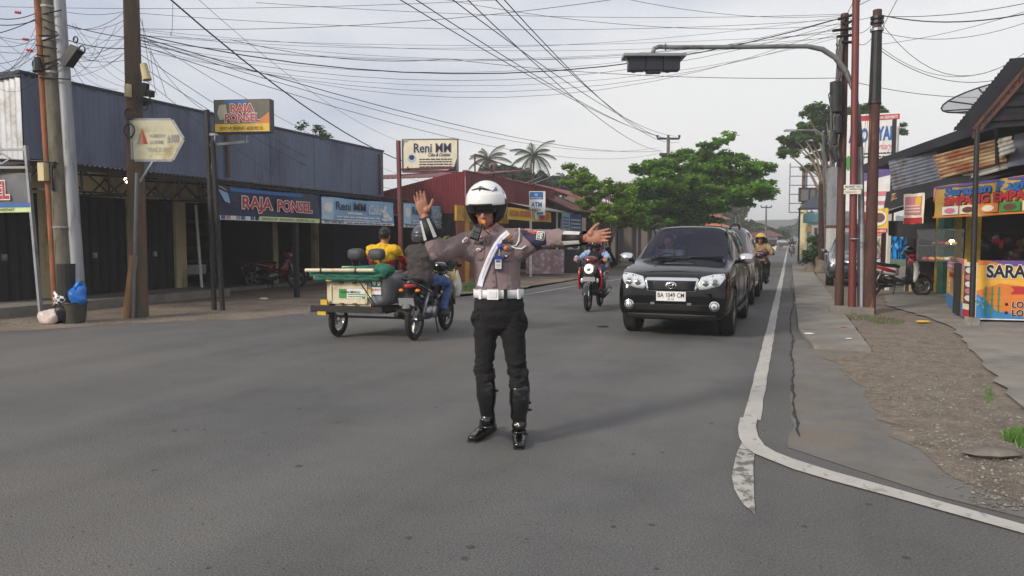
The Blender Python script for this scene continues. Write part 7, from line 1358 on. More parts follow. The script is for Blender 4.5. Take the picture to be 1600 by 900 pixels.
rect(nb, 0, .5, 0, .13, P_w, -.002); rect(nb, 0, .12, 0, .13, P_g, -.004); rect(nb, .36, .5, .0, .02, P_g, -.004); rect(nb, .44, .5, .07, .13, P_y, -.004); text(nb, 'KORAN MINGGU', .03, .07, .035, P_k, .3, -.006); para(nb, -.006, .14, .01, .3, .06, 2, P_g)
rk = bpy.data.objects.new('poster', None); COL.objects.link(rk); rk.parent = bc; rk.location = (x0 + .2, yb_ + .025, .62); rk.rotation_euler = (0, 0, PI + .0); rect(rk, 0, .17, 0, .27, flat('dark_teal', (40, 84, 78)), -.002); rect(rk, .01, .15, .02, .12, P_w, -.004); disc(rk, .05, .2, .03, .055, P_w, -.004); disc(rk, .12, .2, .028, .055, P_cr, -.005); text(rk, 'BUPATI', .015, .07, .035, P_r, .13, -.006, .03)
bp('deck_plate', M_slv, lambda b: b.bb(x0 - .02, x1 + .05, yf, yb_ + .03, .86, .88))
bp('seat_backrest', M_crm, lambda b: (b.bar((.52, .42, .88), (1.18, .42, .88), .04), b.bb(.5, 1.2, .42, .46, .88, 1.02)))
for x in (.66, .99): bp('headrest', mat('grey_vinyl', (64, 64, 68), .6, bump=.3), lambda b: b.loft([((x, .36, 1.19), .09, .06), ((x, .40, 1.195), .125, .085), ((x, .46, 1.195), .12, .08), ((x, .49, 1.195), .08, .05)], 16, 3.2), True); bp('headrest_rod', M_dkst, lambda b: [b.tube([(x + s, .42, 1.0), (x + s, .42, 1.16)], .01, 6) for s in (-.06, .06)])
bp('seat', M_blk, lambda b: b.bb(.5, 1.2, -.1, .4, .62, .74))
def folded(b):
    for k, (w_, y_, z_, r_) in enumerate(((.58, .82, .90, .04), (.60, .80, .935, .035), (.56, .78, .965, .03), (.5, .82, .86, .05))):
        pts = [(.92 - w_ + i * w_ / 7 * 1.0 * 2 * .5 * 2 / 2 * 1.0 + 0, y_ + .012 * math.sin(i * 1.7 + k), z_ + .008 * math.sin(i * 2.1 + k)) for i in range(15)]
        b.tube(pts, [r_ * (1 + .15 * math.sin(i * 1.3 + k)) for i in range(15)], 8, ry=.7)
bp('folded_canopy', M_cgr, folded, True); bp('canopy_end', M_cgr, lambda b: (b.ell((.38, .72, .98), (.12, .14, .09)), b.ell((.46, .7, 1.0), (.1, .12, .08)), b.tube([(.4, .7, .99), (1.05, .7, .97)], [.08, .05], 10)), True)
bp('canopy_pole', M_crm, lambda b: b.tube([(.48, .9, .985), (1.53, .9, .975)], .026, 10)); bp('tie_strap', M_blk, lambda b: [b.torus((x, .9, .98), .035, .008, 'x', 14, 6) for x in (.75, 1.28)])
bp('strap', M_blk, lambda b: b.bar((.72, .88, .84), (.46, .80, .42), .014)); bp('yellow_latch', M_ygl, lambda b: (b.box((1.40, .82, .87), (.07, .06, .05)), b.box((1.2, .82, .84), (.1, .05, .03)), b.box((1.30, .86, .37), (.13, .05, .05)), b.box((1.3, .8, .52), (.1, .04, .07))))
bp('front_rail', M_ygl, lambda b: (b.tube([(.28, -.8, .78), (.28, -.8, 1.0), (.7, -.8, 1.0), (.7, -.8, .78)], .022, 8), b.bar((.25, -.8, .8), (.75, -.8, .8), .06), b.bar((.28, -.8, .9), (.7, -.8, .9), .03))); bp('front_panel', M_ygl, lambda b: b.bb(.28, 1.25, -.84, -.8, .42, .72))
bp('mudguard', M_dkst, lambda b: b.lathe([(.29, -.05), (.3, 0), (.29, .05)], (1.22, .55, .25), 'x', 14, (R(20), R(160))))
# rider and passenger
Jr = seated(hz=1.03, hy=-.38, lean=.0)
for k_, d_ in dict(pelvis=.16, hipL=.14, hipR=.14, chest=.2, neck=.2, head=.2, shL=.19, shR=.19, elL=.1, elR=.1).items(): Jr[k_] = Jr[k_] + V((.03 if k_ == 'head' else 0, d_, .02))
pr1, q = make_person('person', 'motorbike taxi rider from behind in black helmet and charcoal jacket', Jr, (1, 0, 0), (0, -1, 0), M_dkcl, M_jean, M_shoe, .011, SH, loc=bk_loc, rz=bk_rz, hood=True, inflate=1.3)
pr1['label'] = 'motorbike taxi rider from behind in black helmet, charcoal jacket and blue jeans'
helmet_simple(pr1, Jr['head'], q, mat('matt_black_helmet', (62, 64, 70), .35, coat=.5), r=.15); b = MB(); patch_sphere(b, Jr['head'] + V((0, 0, .02)), (.15, .162, .157), 60, 300, -52, -30, q, .02, 20, 3); b.build('helmet_base', M_blk, pr1, True)
Jp = {k: V(v) for k, v in dict(pelvis=(.72, .18, .80), chest=(.70, .14, 1.12), neck=(.70, .10, 1.31), head=(.69, .08, 1.46), shL=(.90, .12, 1.25), shR=(.50, .12, 1.25), elL=(.97, -.1, 1.03), elR=(.43, -.1, 1.03), wrL=(.85, -.3, .98), wrR=(.55, -.3, .98), hipL=(.82, .12, .78), hipR=(.62, .12, .78), knL=(.84, -.32, .82), knR=(.60, -.32, .82), anL=(.84, -.4, .5), anR=(.6, -.4, .5), toeL=(.84, -.52, .47), toeR=(.6, -.52, .47)).items()}
M_yj = mat('yellow_jacket', (214, 168, 22), .8, var=.1, scale=8, bump=.3, bscale=40)
pp, q = make_person('person', 'sidecar passenger from behind in yellow hooded jacket with red hem, short black hair', Jp, (1, 0, 0), (0, -1, 0), M_yj, M_dkcl, M_shoe, .011, SH, loc=bk_loc, rz=bk_rz, hood=True, inflate=1.22)
jk = [c for c in pp.children if c.name.startswith('hooded_jacket')][0]; jk.data.materials.append(mat('red_cloth', (176, 30, 36), .8, var=.1, bump=.3))
for f in jk.data.polygons:
    c = f.center
    if c.z < 1.06 + abs(c.x - .7) * .25 or (abs(c.x - .7) > .235 and c.z < 1.17): f.material_index = 1
b = MB(); patch_sphere(b, Jp['head'] + V((0, .012, .03)), (.086, .106, .104), -180, 180, 22, 90, q, .012, 24, 7); patch_sphere(b, Jp['head'] + V((0, .012, .03)), (.086, .106, .104), 80, 280, -42, 23, q, .012, 18, 6); b.v = [p + (p - Jp['head']).normalized() * .004 * noise.noise(p * 60) for p in b.v]; b.build('hair', M_hair, pp, True)
gb = thing('shopping_bags', 'white and yellow plastic bags hanging from the motorbike taxi handlebar', 'bag', bk_loc, bk_rz); b = MB(); b.tube([(-.26, -.42, .58), (-.27, -.42, .66), (-.26, -.42, .78), (-.26, -.40, .95)], [.05, .075, .055, .008], 14, dome=True); b.v = [p + V((.03, .03, .03)) * noise.noise(p * 16) for p in b.v]; b.build('white_bag', M_sack, gb, True); b = MB(); b.tube([(-.2, -.46, .55), (-.2, -.46, .62), (-.2, -.44, .72), (-.24, -.40, .95)], [.04, .05, .04, .006], 12, dome=True); b.v = [p + V((.03, .03, .03)) * noise.noise(p * 18) for p in b.v]; b.build('yellow_bag', P_y, gb, True)
hl = thing('far_headlight_motorbike', 'small parked motorbike with lit headlight behind the officer arm', 'motorbike', G(688, 440) + V((0, 1.2, 0)), 0)
hl.name = 'motorbike'; motorbike(hl, 'underbone', M_bk, M_bk); b = MB(); b.ell((0, -.53, .98), (.07, .03, .06)); b.build('lit_headlight', M_lit, hl, True)
# ================================================================ THE OFFICER
OD = 5.03
def O(px, py, dd=0): return AD(px, py, OD + dd)
ob = (G(752, 686) + G(811, 699)) / 2; ob.z = 0
of = thing('person', 'traffic police officer in white helmet and brown shirt with both arms spread, blowing a whistle', 'person', ob, world=True)
hF = V((-cF.x, -cF.y, 0)).normalized(); side = V((cR.x, cR.y, 0)); S_ = OD / FOC
face = (hF - side * .22 - Z * .12).normalized(); fq = V((0, -1, 0)).rotation_difference(face).to_matrix()
HC = O(760, 329.5, -.03)
sR, eR_, wR = O(731, 379, 0), O(684, 396, -.2), O(664, 340, -.24)
sL, eL, wL = O(820, 376, 0), O(867, 373, -.14), O(913, 372, -.30)
# --- body
b = MB(); head_parts(b, HC, fq, 1.0)
limb(b, [O(778, 385), O(772, 368), O(765, 350)], [.075, .062, .056])
limb(b, [O(780, 480), O(778, 440), O(775, 400)], [.15, .13, .15], 18, ry=.65, up=tuple(hF))
for s, e, w in ((sR, eR_, wR), (sL, eL, wL)): limb(b, [s, s.lerp(e, .5), e, e.lerp(w, .4), w], [.05, .045, .038, .037, .027])
for hp, kn, an in ((O(758, 505), O(758, 578), O(763, 655)), (O(801, 505), O(809, 582), O(811, 662))): limb(b, [hp, kn, an], [.07, .045, .035])
hand_parts(b, wR + (wR - eR_).normalized() * .012, (O(653, 295, -.26) - wR), -cF + cR * .1, cR, .178, .04, .035, 12)
hand_parts(b, wL + (wL - eL).normalized() * .012, (O(960, 366, -.36) - wL), -cF + Z * .12, Z * .9 + cR * .1, .184, .06, .05, 12)
body = b.build('body', M_skin, of, True, REM(.0042, 2, .45))
face_bits(of, HC, fq)
# --- shirt
M_shirt = mat('brown_uniform_shirt', (130, 113, 114), .9, var=.03, scale=5, bump=.25, bscale=260)
b = MB(); up = tuple(hF)
b.tube([O(779, 470), O(779, 455), O(778, 440), O(776.5, 420), O(775, 402), O(774, 388), O(774, 374), O(773, 366)], [.158, .154, .153, .16, .172, .178, .142, .08], 26, ry=[.115, .112, .112, .118, .126, .124, .098, .07], up=up, dome=True)
limb(b, [O(760, 381), O(742, 379), sR], [.10, .092, .078]); limb(b, [O(790, 379), O(808, 377), sL], [.10, .092, .08])
cuR = eR_.lerp(wR, .5); cuL = eL.lerp(wL, .5)
limb(b, [sR, sR.lerp(eR_, .5), eR_.lerp(sR, .1), eR_, eR_.lerp(wR, .25), cuR], [.078, .070, .066, .062, .060, .050], 16)
limb(b, [sL, sL.lerp(eL, .5), eL, eL.lerp(wL, .25), cuL], [.078, .070, .060, .056, .048], 16)
limb(b, [O(753, 395), sR.lerp(eR_, .35) - Z * .02], [.09, .055]); limb(b, [O(798, 395), sL.lerp(eL, .35) - Z * .02], [.09, .055])
shirt = b.build('uniform_shirt', M_shirt, of, True, REM(.0062, 4, .5))
def w_el(c): return min(1, .25 + max(0, 1 - (c - eR_).length / .16) + max(0, 1 - (c - eL).length / .18) + max(0, 1 - (c - sL).length / .16) * .9 + max(0, 1 - (c - sR).length / .16) * .7 + max(0, 1 - abs(c.z - O(779, 452).z) / .07) * .5)
for _a, _s in ((.015, 20), (.007, 48)): ripple(shirt, _a, _s, (1, 1, .8), w_el)
bs = bvh_of(shirt)
cd = cF.copy()
def PX(pts, D=4.2): return [AD(x, y, D) for x, y in pts]
def deco(pts, m, nm, off=.003, thick=.004, cuts=3, D=4.2, bv=None, fs=None):
    P = PX(pts, D); c = sum(P, V()) / len(P); d = (c - CO).normalized(); return drape(bv or bs, P, fs or ringpoly(len(P)), d, off, nm, m, of, thick, cuts, start=.0, tri=fs is None)
def band(cl, w, m, nm, off=.004, thick=.006, bv=None, sub=10, D=4.2):
    """ribbon along pixel polyline"""
    pts = []; 
    for i in range(len(cl) - 1):
        for j in range(sub): t_ = j / sub; pts.append((cl[i][0] * (1 - t_) + cl[i + 1][0] * t_, cl[i][1] * (1 - t_) + cl[i + 1][1] * t_))
    pts.append(cl[-1]); P = []; n = len(pts); K = 4
    for i, p in enumerate(pts):
        a = pts[max(i - 1, 0)]; c = pts[min(i + 1, n - 1)]; dx, dy = c[0] - a[0], c[1] - a[1]; L_ = math.hypot(dx, dy) or 1; nx, ny = -dy / L_, dx / L_
        for k in range(K + 1): o_ = (k / K - .5) * w; P.append((p[0] + nx * o_, p[1] + ny * o_))
    fs = [(i * (K + 1) + k, (i + 1) * (K + 1) + k, (i + 1) * (K + 1) + k + 1, i * (K + 1) + k + 1) for i in range(n - 1) for k in range(K)]
    return deco(P, m, nm, off, thick, 0, D, bv, fs)
M_sash = mat('white_leather', (222, 222, 232), .45, var=.04, bump=.2, bscale=200)
def otext(s, x0, y0, h, w, m, off=.004, rot=0, D=4.2, bold=.03, nm='lettering'):
    vs, fs = tmesh(s, bold); a0 = min(v.x for v in vs); a1 = max(v.x for v in vs); P = []
    for v in vs: u = (v.x - a0) / (a1 - a0) * w; t_ = v.y / .7 * h; P.append((x0 + u * math.cos(rot) + t_ * math.sin(rot), y0 - t_ * math.cos(rot) + u * math.sin(rot)))
    return deco(P, m, nm, off, 0, 0, D, None, fs)
M_seam = mat('shirt_seam', (88, 74, 76), .9); M_patch = mat('shirt_flap', (122, 105, 106), .85, bump=.25, bscale=260)
# placket, pockets, collar
band([(771, 372), (770, 400), (771, 430), (773, 455)], 9, M_patch, 'button_placket', .004, .004); 
for y_ in (385, 398, 412, 426, 440): deco([(771 + 1.4 * math.cos(k), y_ + 1.4 * math.sin(k)) for k in range(6)], M_seam, 'button', .008, .002, 0)
deco([(741, 384), (758, 386), (757, 406), (752, 410), (744, 408)], M_patch, 'breast_pocket', .004, .005); deco([(741, 378), (758, 380), (758, 389), (749, 392), (741, 387)], M_patch, 'pocket_flap', .009, .005)
deco([(782, 386), (801, 388), (800, 408), (792, 412), (784, 409)], M_patch, 'breast_pocket', .004, .005); deco([(782, 380), (802, 382), (802, 391), (792, 394), (782, 389)], M_patch, 'pocket_flap', .009, .005)
otext('AKBAR', 739, 382.5, 6.8, 18, P_k, .018, bold=.05); otext('POLRI', 783, 381, 6.8, 20, P_k, .018, bold=.05)
def cpoly(x, y, rx, ry, n=14): return [(x + rx * math.cos(2 * PI * i / n), y + ry * math.sin(2 * PI * i / n)) for i in range(n)]
deco(cpoly(747.5, 390, 4.4, 2.8), P_w, 'white_wing_badge', .017, .002, 1); deco(cpoly(747.5, 390, 2, 1.4, 8), P_r, 'badge_centre', .019, .001, 0)
deco([(788, 372), (800, 364), (801, 368), (795, 373), (789, 376)], P_o, 'orange_badge', .006, .002); deco(cpoly(750, 370, 4, 3.2), P_pk, 'pink_badge', .008, .002, 1)
deco([(790 + (4.6 if k % 2 else 3.2) * math.cos(k * PI / 5), 387.5 + (4.6 if k % 2 else 3.2) * math.sin(k * PI / 5)) for k in range(10)], P_o, 'star_badge', .018, .002, 1); deco(cpoly(790, 387.5, 1.5, 1.5, 8), P_y, 'badge_centre', .02, .001, 0)
deco([(785, 397), (798, 398), (794, 403), (787, 406)], P_n, 'wing_badge', .007, .002); deco([(788, 399), (795, 399), (791, 402.5)], P_w, 'badge_centre', .009, .001, 1)
# collar
M_col = mat('shirt_collar', (128, 111, 112), .85, bump=.2, bscale=260)
for P4 in (((760, 366), (768, 372), (763, 384), (755, 371)), ((776, 371), (785, 362), (790, 370), (779, 385))): deco(P4, M_col, 'collar_point', .012, .008, 3)
cn = O(772, 364, -.0); vs = []
for i in range(25):
    a = -PI * .12 - i / 24 * PI * 1.76; r_ = .074; 
    for hz_, rr_ in ((-.018, r_ * 1.12), (.022, r_)): vs.append(cn + side * rr_ * math.sin(a + PI) * 1.0 + hF * rr_ * math.cos(a + PI) * -.92 + Z * hz_)
b.add(vs, [(2 * i, 2 * i + 2, 2 * i + 3, 2 * i + 1) for i in range(24)]); b.build('collar', M_col, of, True, [('SOLIDIFY', dict(thickness=.006))])
# sash
band([(799, 356), (788, 365), (778, 378), (768, 396), (758, 419), (750, 440), (746, 456)], 10.5, M_sash, 'white_sash', .015, .012); 
band([(796, 359), (785, 369), (775, 383), (766, 400), (757, 422), (750, 442)], 1.1, mat('sash_stitch', (170, 170, 182), .6), 'sash_seam', .0165, .001)
# sleeves: flags and patches
deco([(721, 376), (728, 369), (733, 371), (730, 378), (722, 381)], P_w, 'sleeve_patch', .004, .002); deco([(724, 376), (730, 371.5), (730, 374), (725, 378.5)], P_r, 'patch_stripe', .006, .001)
M_nv = mat('navy_armband', (38, 38, 66), .7, bump=.3, bscale=150)
band([(812, 353), (822, 366), (836, 380), (846, 392)], 11, M_nv, 'navy_armband', .006, .005)
deco([(806, 356), (826, 357), (854, 365), (856, 386), (848, 391), (832, 386), (820, 371)], M_nv, 'navy_armband', .007, .006, 4)
deco([(819, 354), (842, 359), (840, 363), (826, 362), (815, 358)], P_o, 'orange_stripes', .010, .002); deco([(826, 362), (840, 363), (838, 366), (830, 366)], P_r, 'red_stripe', .011, .002)
for x in (820, 826, 832): deco([(x, 355.5), (x + 2, 356), (x + 5, 361), (x + 3, 361)], P_r, 'red_stripe', .012, .001, 1)
rotp = lambda pts, cx, cy, a: [(cx + (x - cx) * math.cos(a) - (y - cy) * math.sin(a), cy + (x - cx) * math.sin(a) + (y - cy) * math.cos(a)) for x, y in pts]
sq = lambda x0, x1, y0, y1: rotp([(x0, y0), (x1, y0), (x1, y1), (x0, y1)], 845, 369, .12)
deco(sq(837, 852, 360.5, 376.5), P_w, 'white_arm_badge', .012, .003); deco(sq(838.5, 850.5, 362, 375), P_k, 'badge_field', .014, .001); deco(sq(839.7, 849.3, 363.2, 373.8), P_w, 'badge_field', .015, .001)
for x in (841, 845.6): deco(sq(x, x + 3.4, 364.5, 371.5), P_k, 'badge_numeral', .0165, .001, 1); deco(sq(x + 1.1, x + 2.3, 365.8, 370.2), P_w, 'badge_numeral', .018, .001, 1)
deco([(802, 360), (812, 357), (806, 361)], P_r, 'shoulder_tab', .01, .002, 2)
# white cord loop
b = MB(); pts = [(811.5, 357), (812, 366), (811, 376), (806, 384), (799, 385), (806, 388), (815, 389), (822, 384)]; q = []
for x, y in pts:
    p_ = AD(x, y, 4.2); d = (p_ - CO).normalized(); h_ = bs.ray_cast(p_, d)[0]; q.append((h_ if h_ is not None else AD(x, y, 4.9)) - d * .008)
b.tube(q, .0055, 8); b.build('white_cord', P_w, of, True)
# forearm guards with reflective stripes
M_guard = mat('black_guard', (20, 20, 22), .6, bump=.3, bscale=120); M_refl = mat('reflective_stripe', (186, 188, 184), .5, var=.12, scale=20)
def guard(e, w, a0, a1, r0, r1, upv, offs):
    d = (w - e); p0, p1 = e + d * a0, e + d * a1; b = MB(); b.tube([p0, p0.lerp(p1, .5), p1], [r0, (r0 + r1) / 2, r1], 22, caps=False); g = b.build('forearm_guard', M_guard, of, True, [('SOLIDIFY', dict(thickness=.004, offset=1))])
    b = MB(); b.tube([p1 - d.normalized() * .006, p1 + d.normalized() * .004], r1 + .004, 20, caps=False); b.build('guard_cuff', M_blk, of, True, [('SOLIDIFY', dict(thickness=.004))])
    u = d.normalized(); t_ = -cF; t_ = (t_ - u * t_.dot(u)).normalized(); s2 = u.cross(t_)
    for o_, wd in offs:
        b = MB(); vs = []; 
        for k in range(9):
            f_ = .04 + .9 * k / 8; pc = p0.lerp(p1, f_); rr = r0 + (r1 - r0) * f_ + .0062
            for j in range(5): a = o_ + wd * (j / 4 - .5); vs.append(pc + t_ * rr * math.cos(a) + s2 * rr * math.sin(a))
        b.add(vs, [(k * 5 + j, (k + 1) * 5 + j, (k + 1) * 5 + j + 1, k * 5 + j + 1) for k in range(8) for j in range(4)]); b.build('reflective_stripe', M_refl, of, True)
guard(eR_, wR, .42, 1.0, .056, .036, None, ((.42, .42), (-.85, .5)))
guard(eL, wL, .42, 1.0, .056, .044, None, ((.62, .5), (-.62, .5)))
# belt
bz = O(779, 458, 0); M_belt = mat('white_webbing', (224, 224, 226), .55, var=.05, bump=.4, bscale=260)
def ring(cc, rx, ry, z0, z1, a0, a1, n=48):
    vs = []; cc = V(cc)
    for i in range(n + 1): a = a0 + (a1 - a0) * i / n; p = cc + side * rx * math.sin(a) + hF * ry * math.cos(a); vs += [p + Z * z0, p + Z * z1]
    return vs, [(2 * i, 2 * i + 2, 2 * i + 3, 2 * i + 1) for i in range(n)]
b = MB(); b.add(*ring(bz, .172, .128, -.028, .028, 0, 2 * PI)); b.build('white_belt', M_belt, of, True, [('SOLIDIFY', dict(thickness=.006))])
def belt_bit(a, w, h, m, nm, t_=.012):
    p = bz + side * .176 * math.sin(a) + hF * .133 * math.cos(a); n_ = (side * math.sin(a) / .172 + hF * math.cos(a) / .128).normalized(); x = Z.cross(n_); rot_ = Matrix((x, n_, Z)).transposed(); b = MB(); b.box(p, (w, t_, h), rot_); return b.build(nm, m, of)
belt_bit(-.20, .075, .068, mat('buckle_white', (236, 236, 238), .25, coat=.5), 'belt_buckle', .02); belt_bit(-.20, .05, .04, M_belt, 'buckle_plate', .028); belt_bit(.28, .022, .07, M_blk, 'belt_loop', .014); belt_bit(-.75, .02, .066, M_belt, 'belt_loop', .014); belt_bit(.9, .02, .066, M_belt, 'belt_loop', .014)
# trousers
M_trs = mat('black_uniform_cloth', (16, 16, 18), .9, var=.25, scale=5, bump=.3, bscale=200)
b = MB(); b.tube([O(779, 462), O(780, 478), O(780, 496)], [.162, .174, .160], 24, ry=[.120, .128, .115], up=up, dome=True)
Rl = [O(762, 490), O(759, 520), O(758, 550), O(758, 572), O(757, 584), O(760, 600), O(760, 612)]; Ll = [O(799, 490), O(801, 520), O(805, 550), O(808, 575), O(810, 588), O(812, 604), O(813, 615)]
limb(b, Rl, [.096, .082, .072, .065, .069, .065, .061], 18); limb(b, Ll, [.098, .087, .075, .067, .071, .067, .063], 18); limb(b, [O(779, 480), O(778, 512)], [.09, .055])
b.ell(O(742, 497, -.01), (.028, .045, .06), 12, 10); b.ell(O(818, 505, -.01), (.028, .045, .06), 12, 10); b.ell(O(813, 476, .02), (.03, .045, .025), 10, 8)
tr_ = b.build('trousers', M_trs, of, True, REM(.0068, 4, .5))
for _a, _s in ((.018, 14), (.009, 38)): ripple(tr_, _a, _s, (.7, .7, 1.6), lambda c: .35 + max(0, 1 - abs(c.z - O(780, 582).z) / .12))
bt = bvh_of(tr_)
for P4 in (((737, 488), (748, 490), (748, 500), (737, 499)), ((813, 490), (825, 491), (825, 504), (813, 503))): deco(P4, M_trs, 'cargo_pocket_flap', .006, .006, 3, 4.2, bt)
# boots
M_boot = mat('black_boot_leather', (15, 15, 16), .25, var=.2, bump=.25, bscale=30, coat=.4)
def boot(nm_, top, ank, heel, toe, r=(.064, .066, .054, .046)):
    dd = toe - heel; dd.z = 0; dd.normalize(); b = MB(); limb(b, [top, top.lerp(ank, .35), top.lerp(ank, .8), ank, ank.lerp(heel, .5) + Z * .02], [r[0], r[1], r[2], r[3], r[3]], 20)
    h0 = heel + Z * .035; t0 = toe + Z * .028; b.tube([h0 + dd * .0, h0.lerp(t0, .3) + Z * .012, h0.lerp(t0, .62) + Z * .004, t0], [.042, .045, .049, .038], 18, ry=[.04, .042, .034, .026], up=(0, 0, 1), dome=True); limb(b, [ank + dd * .01, h0.lerp(t0, .42) + Z * .028], [.046, .038])
    bo = b.build('boot', M_boot, of, True, REM(.006, 3, .5)); ripple(bo, .012, 22, (1, 1, 1), lambda c: max(0, 1 - abs(c.z - ank.z) / .1) + .25)
    s_ = MB(); s_.tube([heel + Z * .006 - dd * .02, heel.lerp(toe, .5) + Z * .006, toe + Z * .006 + dd * .015], [.04, .048, .036], 16, ry=.2, up=(0, 0, 1)); s_.build('boot_sole', M_rub, of); s_ = MB(); s_.box(heel + Z * .012, (.06, .06, .03), Matrix.Rotation(math.atan2(dd.y, dd.x), 3, 'Z')); s_.build('boot_heel', M_rub, of)
    return bo
fl_ = lambda px, py: G(px, py)
boot('R', O(759, 598), O(762, 656), fl_(768, 672), fl_(738, 691) , (.066, .068, .05, .045)); boot('L', O(812, 606), O(811, 663), fl_(811, 677), fl_(811, 702), (.070, .072, .054, .046))
for px, py in ((826, 629), (827, 640), (821, 678), (775, 610)): b = MB(); p = O(px, py, 0); b.box(p, (.03, .02, .014)); b.build('boot_buckle', M_blk, of)
for px, py, r_ in ((811, 674, .05), (763, 666, .048)): b = MB(); b.tube([O(px, py) - Z * .007, O(px, py) + Z * .007], r_ * 1.02, 22, caps=False); b.build('boot_strap', M_boot, of, True, [('SOLIDIFY', dict(thickness=.004))])
# helmet
HH = O(760, 317, .0); HR = (.140, .158, .152)
M_hw = mat('helmet_white', (228, 228, 226), .22, var=.03, coat=1)
fh = (hF - side * .30 - Z * .10).normalized(); hq = V((0, -1, 0)).rotation_difference(fh).to_matrix()
b = MB(); patch_sphere(b, HH, HR, -180, 180, 6, 90, hq, .016, 60, 22); b.build('helmet_shell', M_hw, of, True)
b = MB(); patch_sphere(b, HH, (HR[0] * 1.015, HR[1] * 1.04, HR[2] * 1.02), -82, 82, -4, 26, hq, .014, 40, 8); b.v = [p for p in b.v]; b.build('helmet_brow', M_hw, of, True)
b = MB(); patch_sphere(b, HH, (HR[0] * 1.0, HR[1] * 1.0, HR[2] * 1.02), 128, 232, -38, 6.5, hq, .016, 30, 12); b.build('helmet_rear', M_hw, of, True)
b = MB(); patch_sphere(b, HH, (HR[0] * 1.012, HR[1] * 1.0, HR[2] * 1.08), 50, 130, -60, 6, hq, .03, 20, 12); b.build('cheek_guard', M_blk, of, True)
b = MB(); patch_sphere(b, HH, (HR[0] * 1.012, HR[1] * 1.0, HR[2] * 1.08), -130, -50, -60, 6, hq, .03, 20, 12); b.build('cheek_guard', M_blk, of, True)
b = MB(); patch_sphere(b, HH, (HR[0] * .985, HR[1] * 1.03, HR[2] * 1.0), -64, 64, -24, 8, hq, .004, 36, 10); b.build('dark_visor', mat('officer_visor', (12, 12, 16), .06, alpha=.88, coat=1, var=0), of, True)
b = MB(); patch_sphere(b, HH, (HR[0] * .99, HR[1] * 1.055, HR[2] * 1.0), -60, 60, -6, 0, hq, .012, 30, 3); b.build('visor_rim', M_blk, of, True)
def hpatch(pts, m, nm, k=1.012, th=.006):
    """pts: (azimuth, elevation) polygon on the helmet"""
    bm = bmesh.new(); f = bm.faces.new([bm.verts.new((a, e, 0)) for a, e in pts]); bmesh.ops.triangulate(bm, faces=[f]); bmesh.ops.subdivide_edges(bm, edges=bm.edges, cuts=4, use_grid_fill=True)
    for v in bm.verts: a, e = R(v.co.x), R(v.co.y); v.co = HH + hq @ V((HR[0] * k * math.sin(a) * math.cos(e), -HR[1] * k * math.cos(a) * math.cos(e), HR[2] * k * math.sin(e)))
    ed = [e for e in bm.edges if e.is_boundary]; r = bmesh.ops.extrude_edge_only(bm, edges=ed)
    for v in [q for q in r['geom'] if isinstance(q, bmesh.types.BMVert)]: v.co = HH + (v.co - HH) * (1 - th / .15)
    bmesh.ops.recalc_face_normals(bm, faces=bm.faces)
    me = bpy.data.meshes.new(nm); bm.to_mesh(me); bm.free(); me.materials.append(m); return finish(nm, me, of, True)
kk = 1.07
hpatch([(-42, 37), (-14, 43), (0, 46), (16, 43), (42, 34), (30, 34), (16, 36), (4, 38), (0, 32), (-4, 38), (-16, 37), (-30, 35)], P_k, 'helmet_vent', 1.012)
hpatch([(-14, 46), (0, 50), (14, 46), (0, 48)], P_k, 'helmet_vent', 1.014)
hpatch([(38, 30), (62, 33), (66, 48), (52, 40)], mat('helmet_grey', (92, 98, 118), .3, coat=.6), 'helmet_graphic', 1.006); hpatch([(80, 22), (100, 24), (104, 40), (92, 42)], mat('helmet_silver', (150, 152, 156), .3, coat=.6), 'helmet_graphic', 1.006); hpatch([(-90, 28), (-56, 44), (-30, 66), (-60, 66), (-100, 46)], MATS['helmet_silver'], 'helmet_graphic', 1.006)
hpatch([(-80, 4), (-70, 4), (-70, 14), (-80, 14)], M_blk, 'helmet_hinge', 1.05); hpatch([(86, 2), (96, 2), (96, 10), (86, 10)], M_blk, 'helmet_hinge', 1.02); hpatch([(95, -36), (104, -34), (108, -8), (100, -12)], P_w, 'helmet_stripe', 1.03); hpatch([(82, -10), (110, -12), (110, -6), (84, -2)], P_k, 'helmet_line', 1.03)
b = MB(); b.tube([HH + hq @ V((.11, -.03, -.10)), HH + hq @ V((.055, -.075, -.15)), HH + hq @ V((0, -.09, -.158)), HH + hq @ V((-.055, -.075, -.15)), HH + hq @ V((-.11, -.03, -.10))], .009, 8, ry=.5); b.build('chin_strap', M_blk, of, True)
# whistle
wp = HC + fq @ V((.004, -.112, -.068)); b = MB(); b.tube([wp - fq @ V((.012, 0, -.004)), wp + fq @ V((.014, 0, -.004))], .015, 14); b.build('whistle_barrel', P_o, of, 50); b = MB(); b.box(wp + fq @ V((-.0, .012, .01)), (.016, .036, .012), fq); b.build('whistle_mouthpiece', P_y, of)
b = MB(); b.tube([wp + fq @ V((0, .0, -.012)), wp + fq @ V((.006, .01, -.05)), O(770, 372, -.14)], .0035, 6); b.build('whistle_cord', M_blk, of)
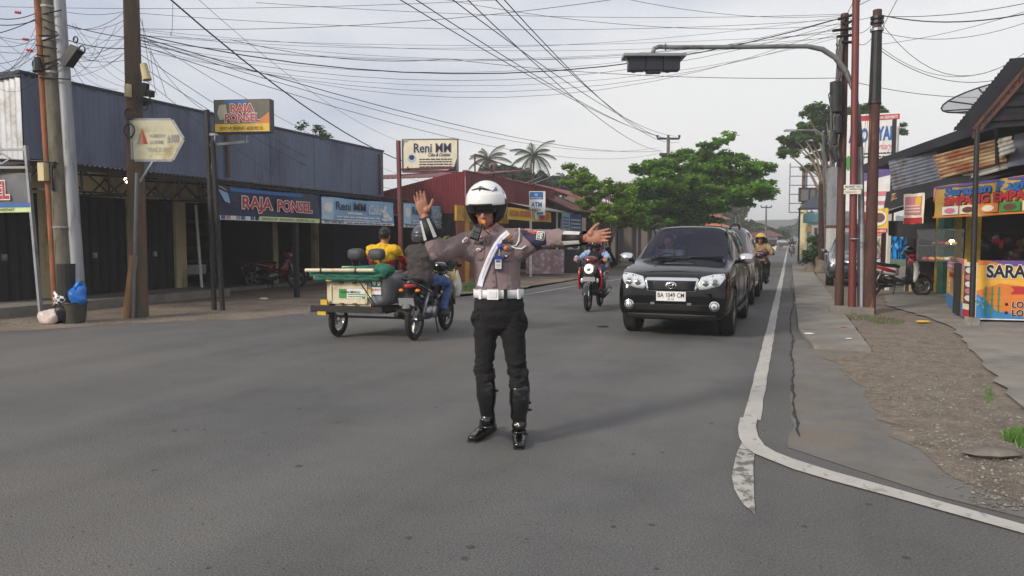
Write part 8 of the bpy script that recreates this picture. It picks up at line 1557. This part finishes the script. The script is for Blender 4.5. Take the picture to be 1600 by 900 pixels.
# shoulder radio microphone
rp = O(744, 364, -.17); rq = Matrix.Rotation(YAW, 3, 'Z') @ Matrix.Rotation(.32, 3, 'Y') @ Matrix.Rotation(-.2, 3, 'X')
b = MB(); b.box(rp, (.068, .036, .095), rq, .82); b.build('radio_body', M_blk, of, False, [('BEVEL', dict(width=.008, segments=2))]); b = MB(); b.box(rp + rq @ V((0, -.019, .018)), (.044, .006, .028), rq); b.build('radio_screen', mat('radio_screen', (70, 80, 74), .2), of)
for i in range(9): b = MB(); b.box(rp + rq @ V((-.016 + .016 * (i % 3), -.02, -.008 - .013 * (i // 3))), (.011, .006, .008), rq); b.build('radio_key', mat('radio_key', (96, 98, 98), .5), of)
b = MB(); b.tube([rp + rq @ V((.018, 0, .04)), rp + rq @ V((.018, 0, .07))], .009, 8); b.build('radio_antenna', M_blk, of)
# badge reel and id card
def onshirt(px, py, off): p_ = AD(px, py, 4.2); d = (p_ - CO).normalized(); h_ = bs.ray_cast(p_, d)[0]; return (h_ if h_ is not None else AD(px, py, 4.9)) - d * off
b = MB(); c = onshirt(780.5, 385, .012); b.ell(c, (.019, .012, .019), 14, 8); b.build('badge_reel', mat('reel_blue', (46, 60, 170), .3, coat=.5), of, True)
b = MB(); b.tube([c, onshirt(780, 400, .012)], .003, 6); b.build('reel_cord', P_lb, of)
ic = onshirt(778.5, 411, .018); b = MB(); b.box(ic, (.058, .008, .098), rot); b.build('id_card_holder', mat('holder_blue', (34, 48, 120), .3, coat=.5), of, False, [('BEVEL', dict(width=.004, segments=2))]); b = MB(); b.box(ic + rot @ V((0, -.005, -.008)), (.042, .003, .06), rot); b.build('id_card', P_cr, of); b = MB(); b.box(ic + rot @ V((0, -.007, .012)), (.03, .002, .016), rot); b.build('id_card_print', P_b, of)
for i in range(3): b = MB(); b.box(ic + rot @ V((0, -.007, -.008 - .009 * i)), (.03, .002, .003), rot); b.build('id_card_print', P_gr, of)
# ================================================================ HAZE
b = MB(); b.bb(-345, 345, -58, 590, -1.5, 18)
hz = bpy.data.materials.new('haze'); hz.use_nodes = True; t = hz.node_tree; t.nodes.clear(); o_ = t.nodes.new('ShaderNodeOutputMaterial'); pv_ = t.nodes.new('ShaderNodeVolumePrincipled'); pv_.inputs['Color'].default_value = (.95, .96, .98, 1); pv_.inputs['Density'].default_value = .0021; pv_.inputs['Anisotropy'].default_value = .2; t.links.new(pv_.outputs[0], o_.inputs['Volume'])
HZ = b.build('haze', hz, None, kind='stuff')
# names and labels tidied
for o in list(COL.objects):
    if 'wl' in o.keys(): del o['wl']
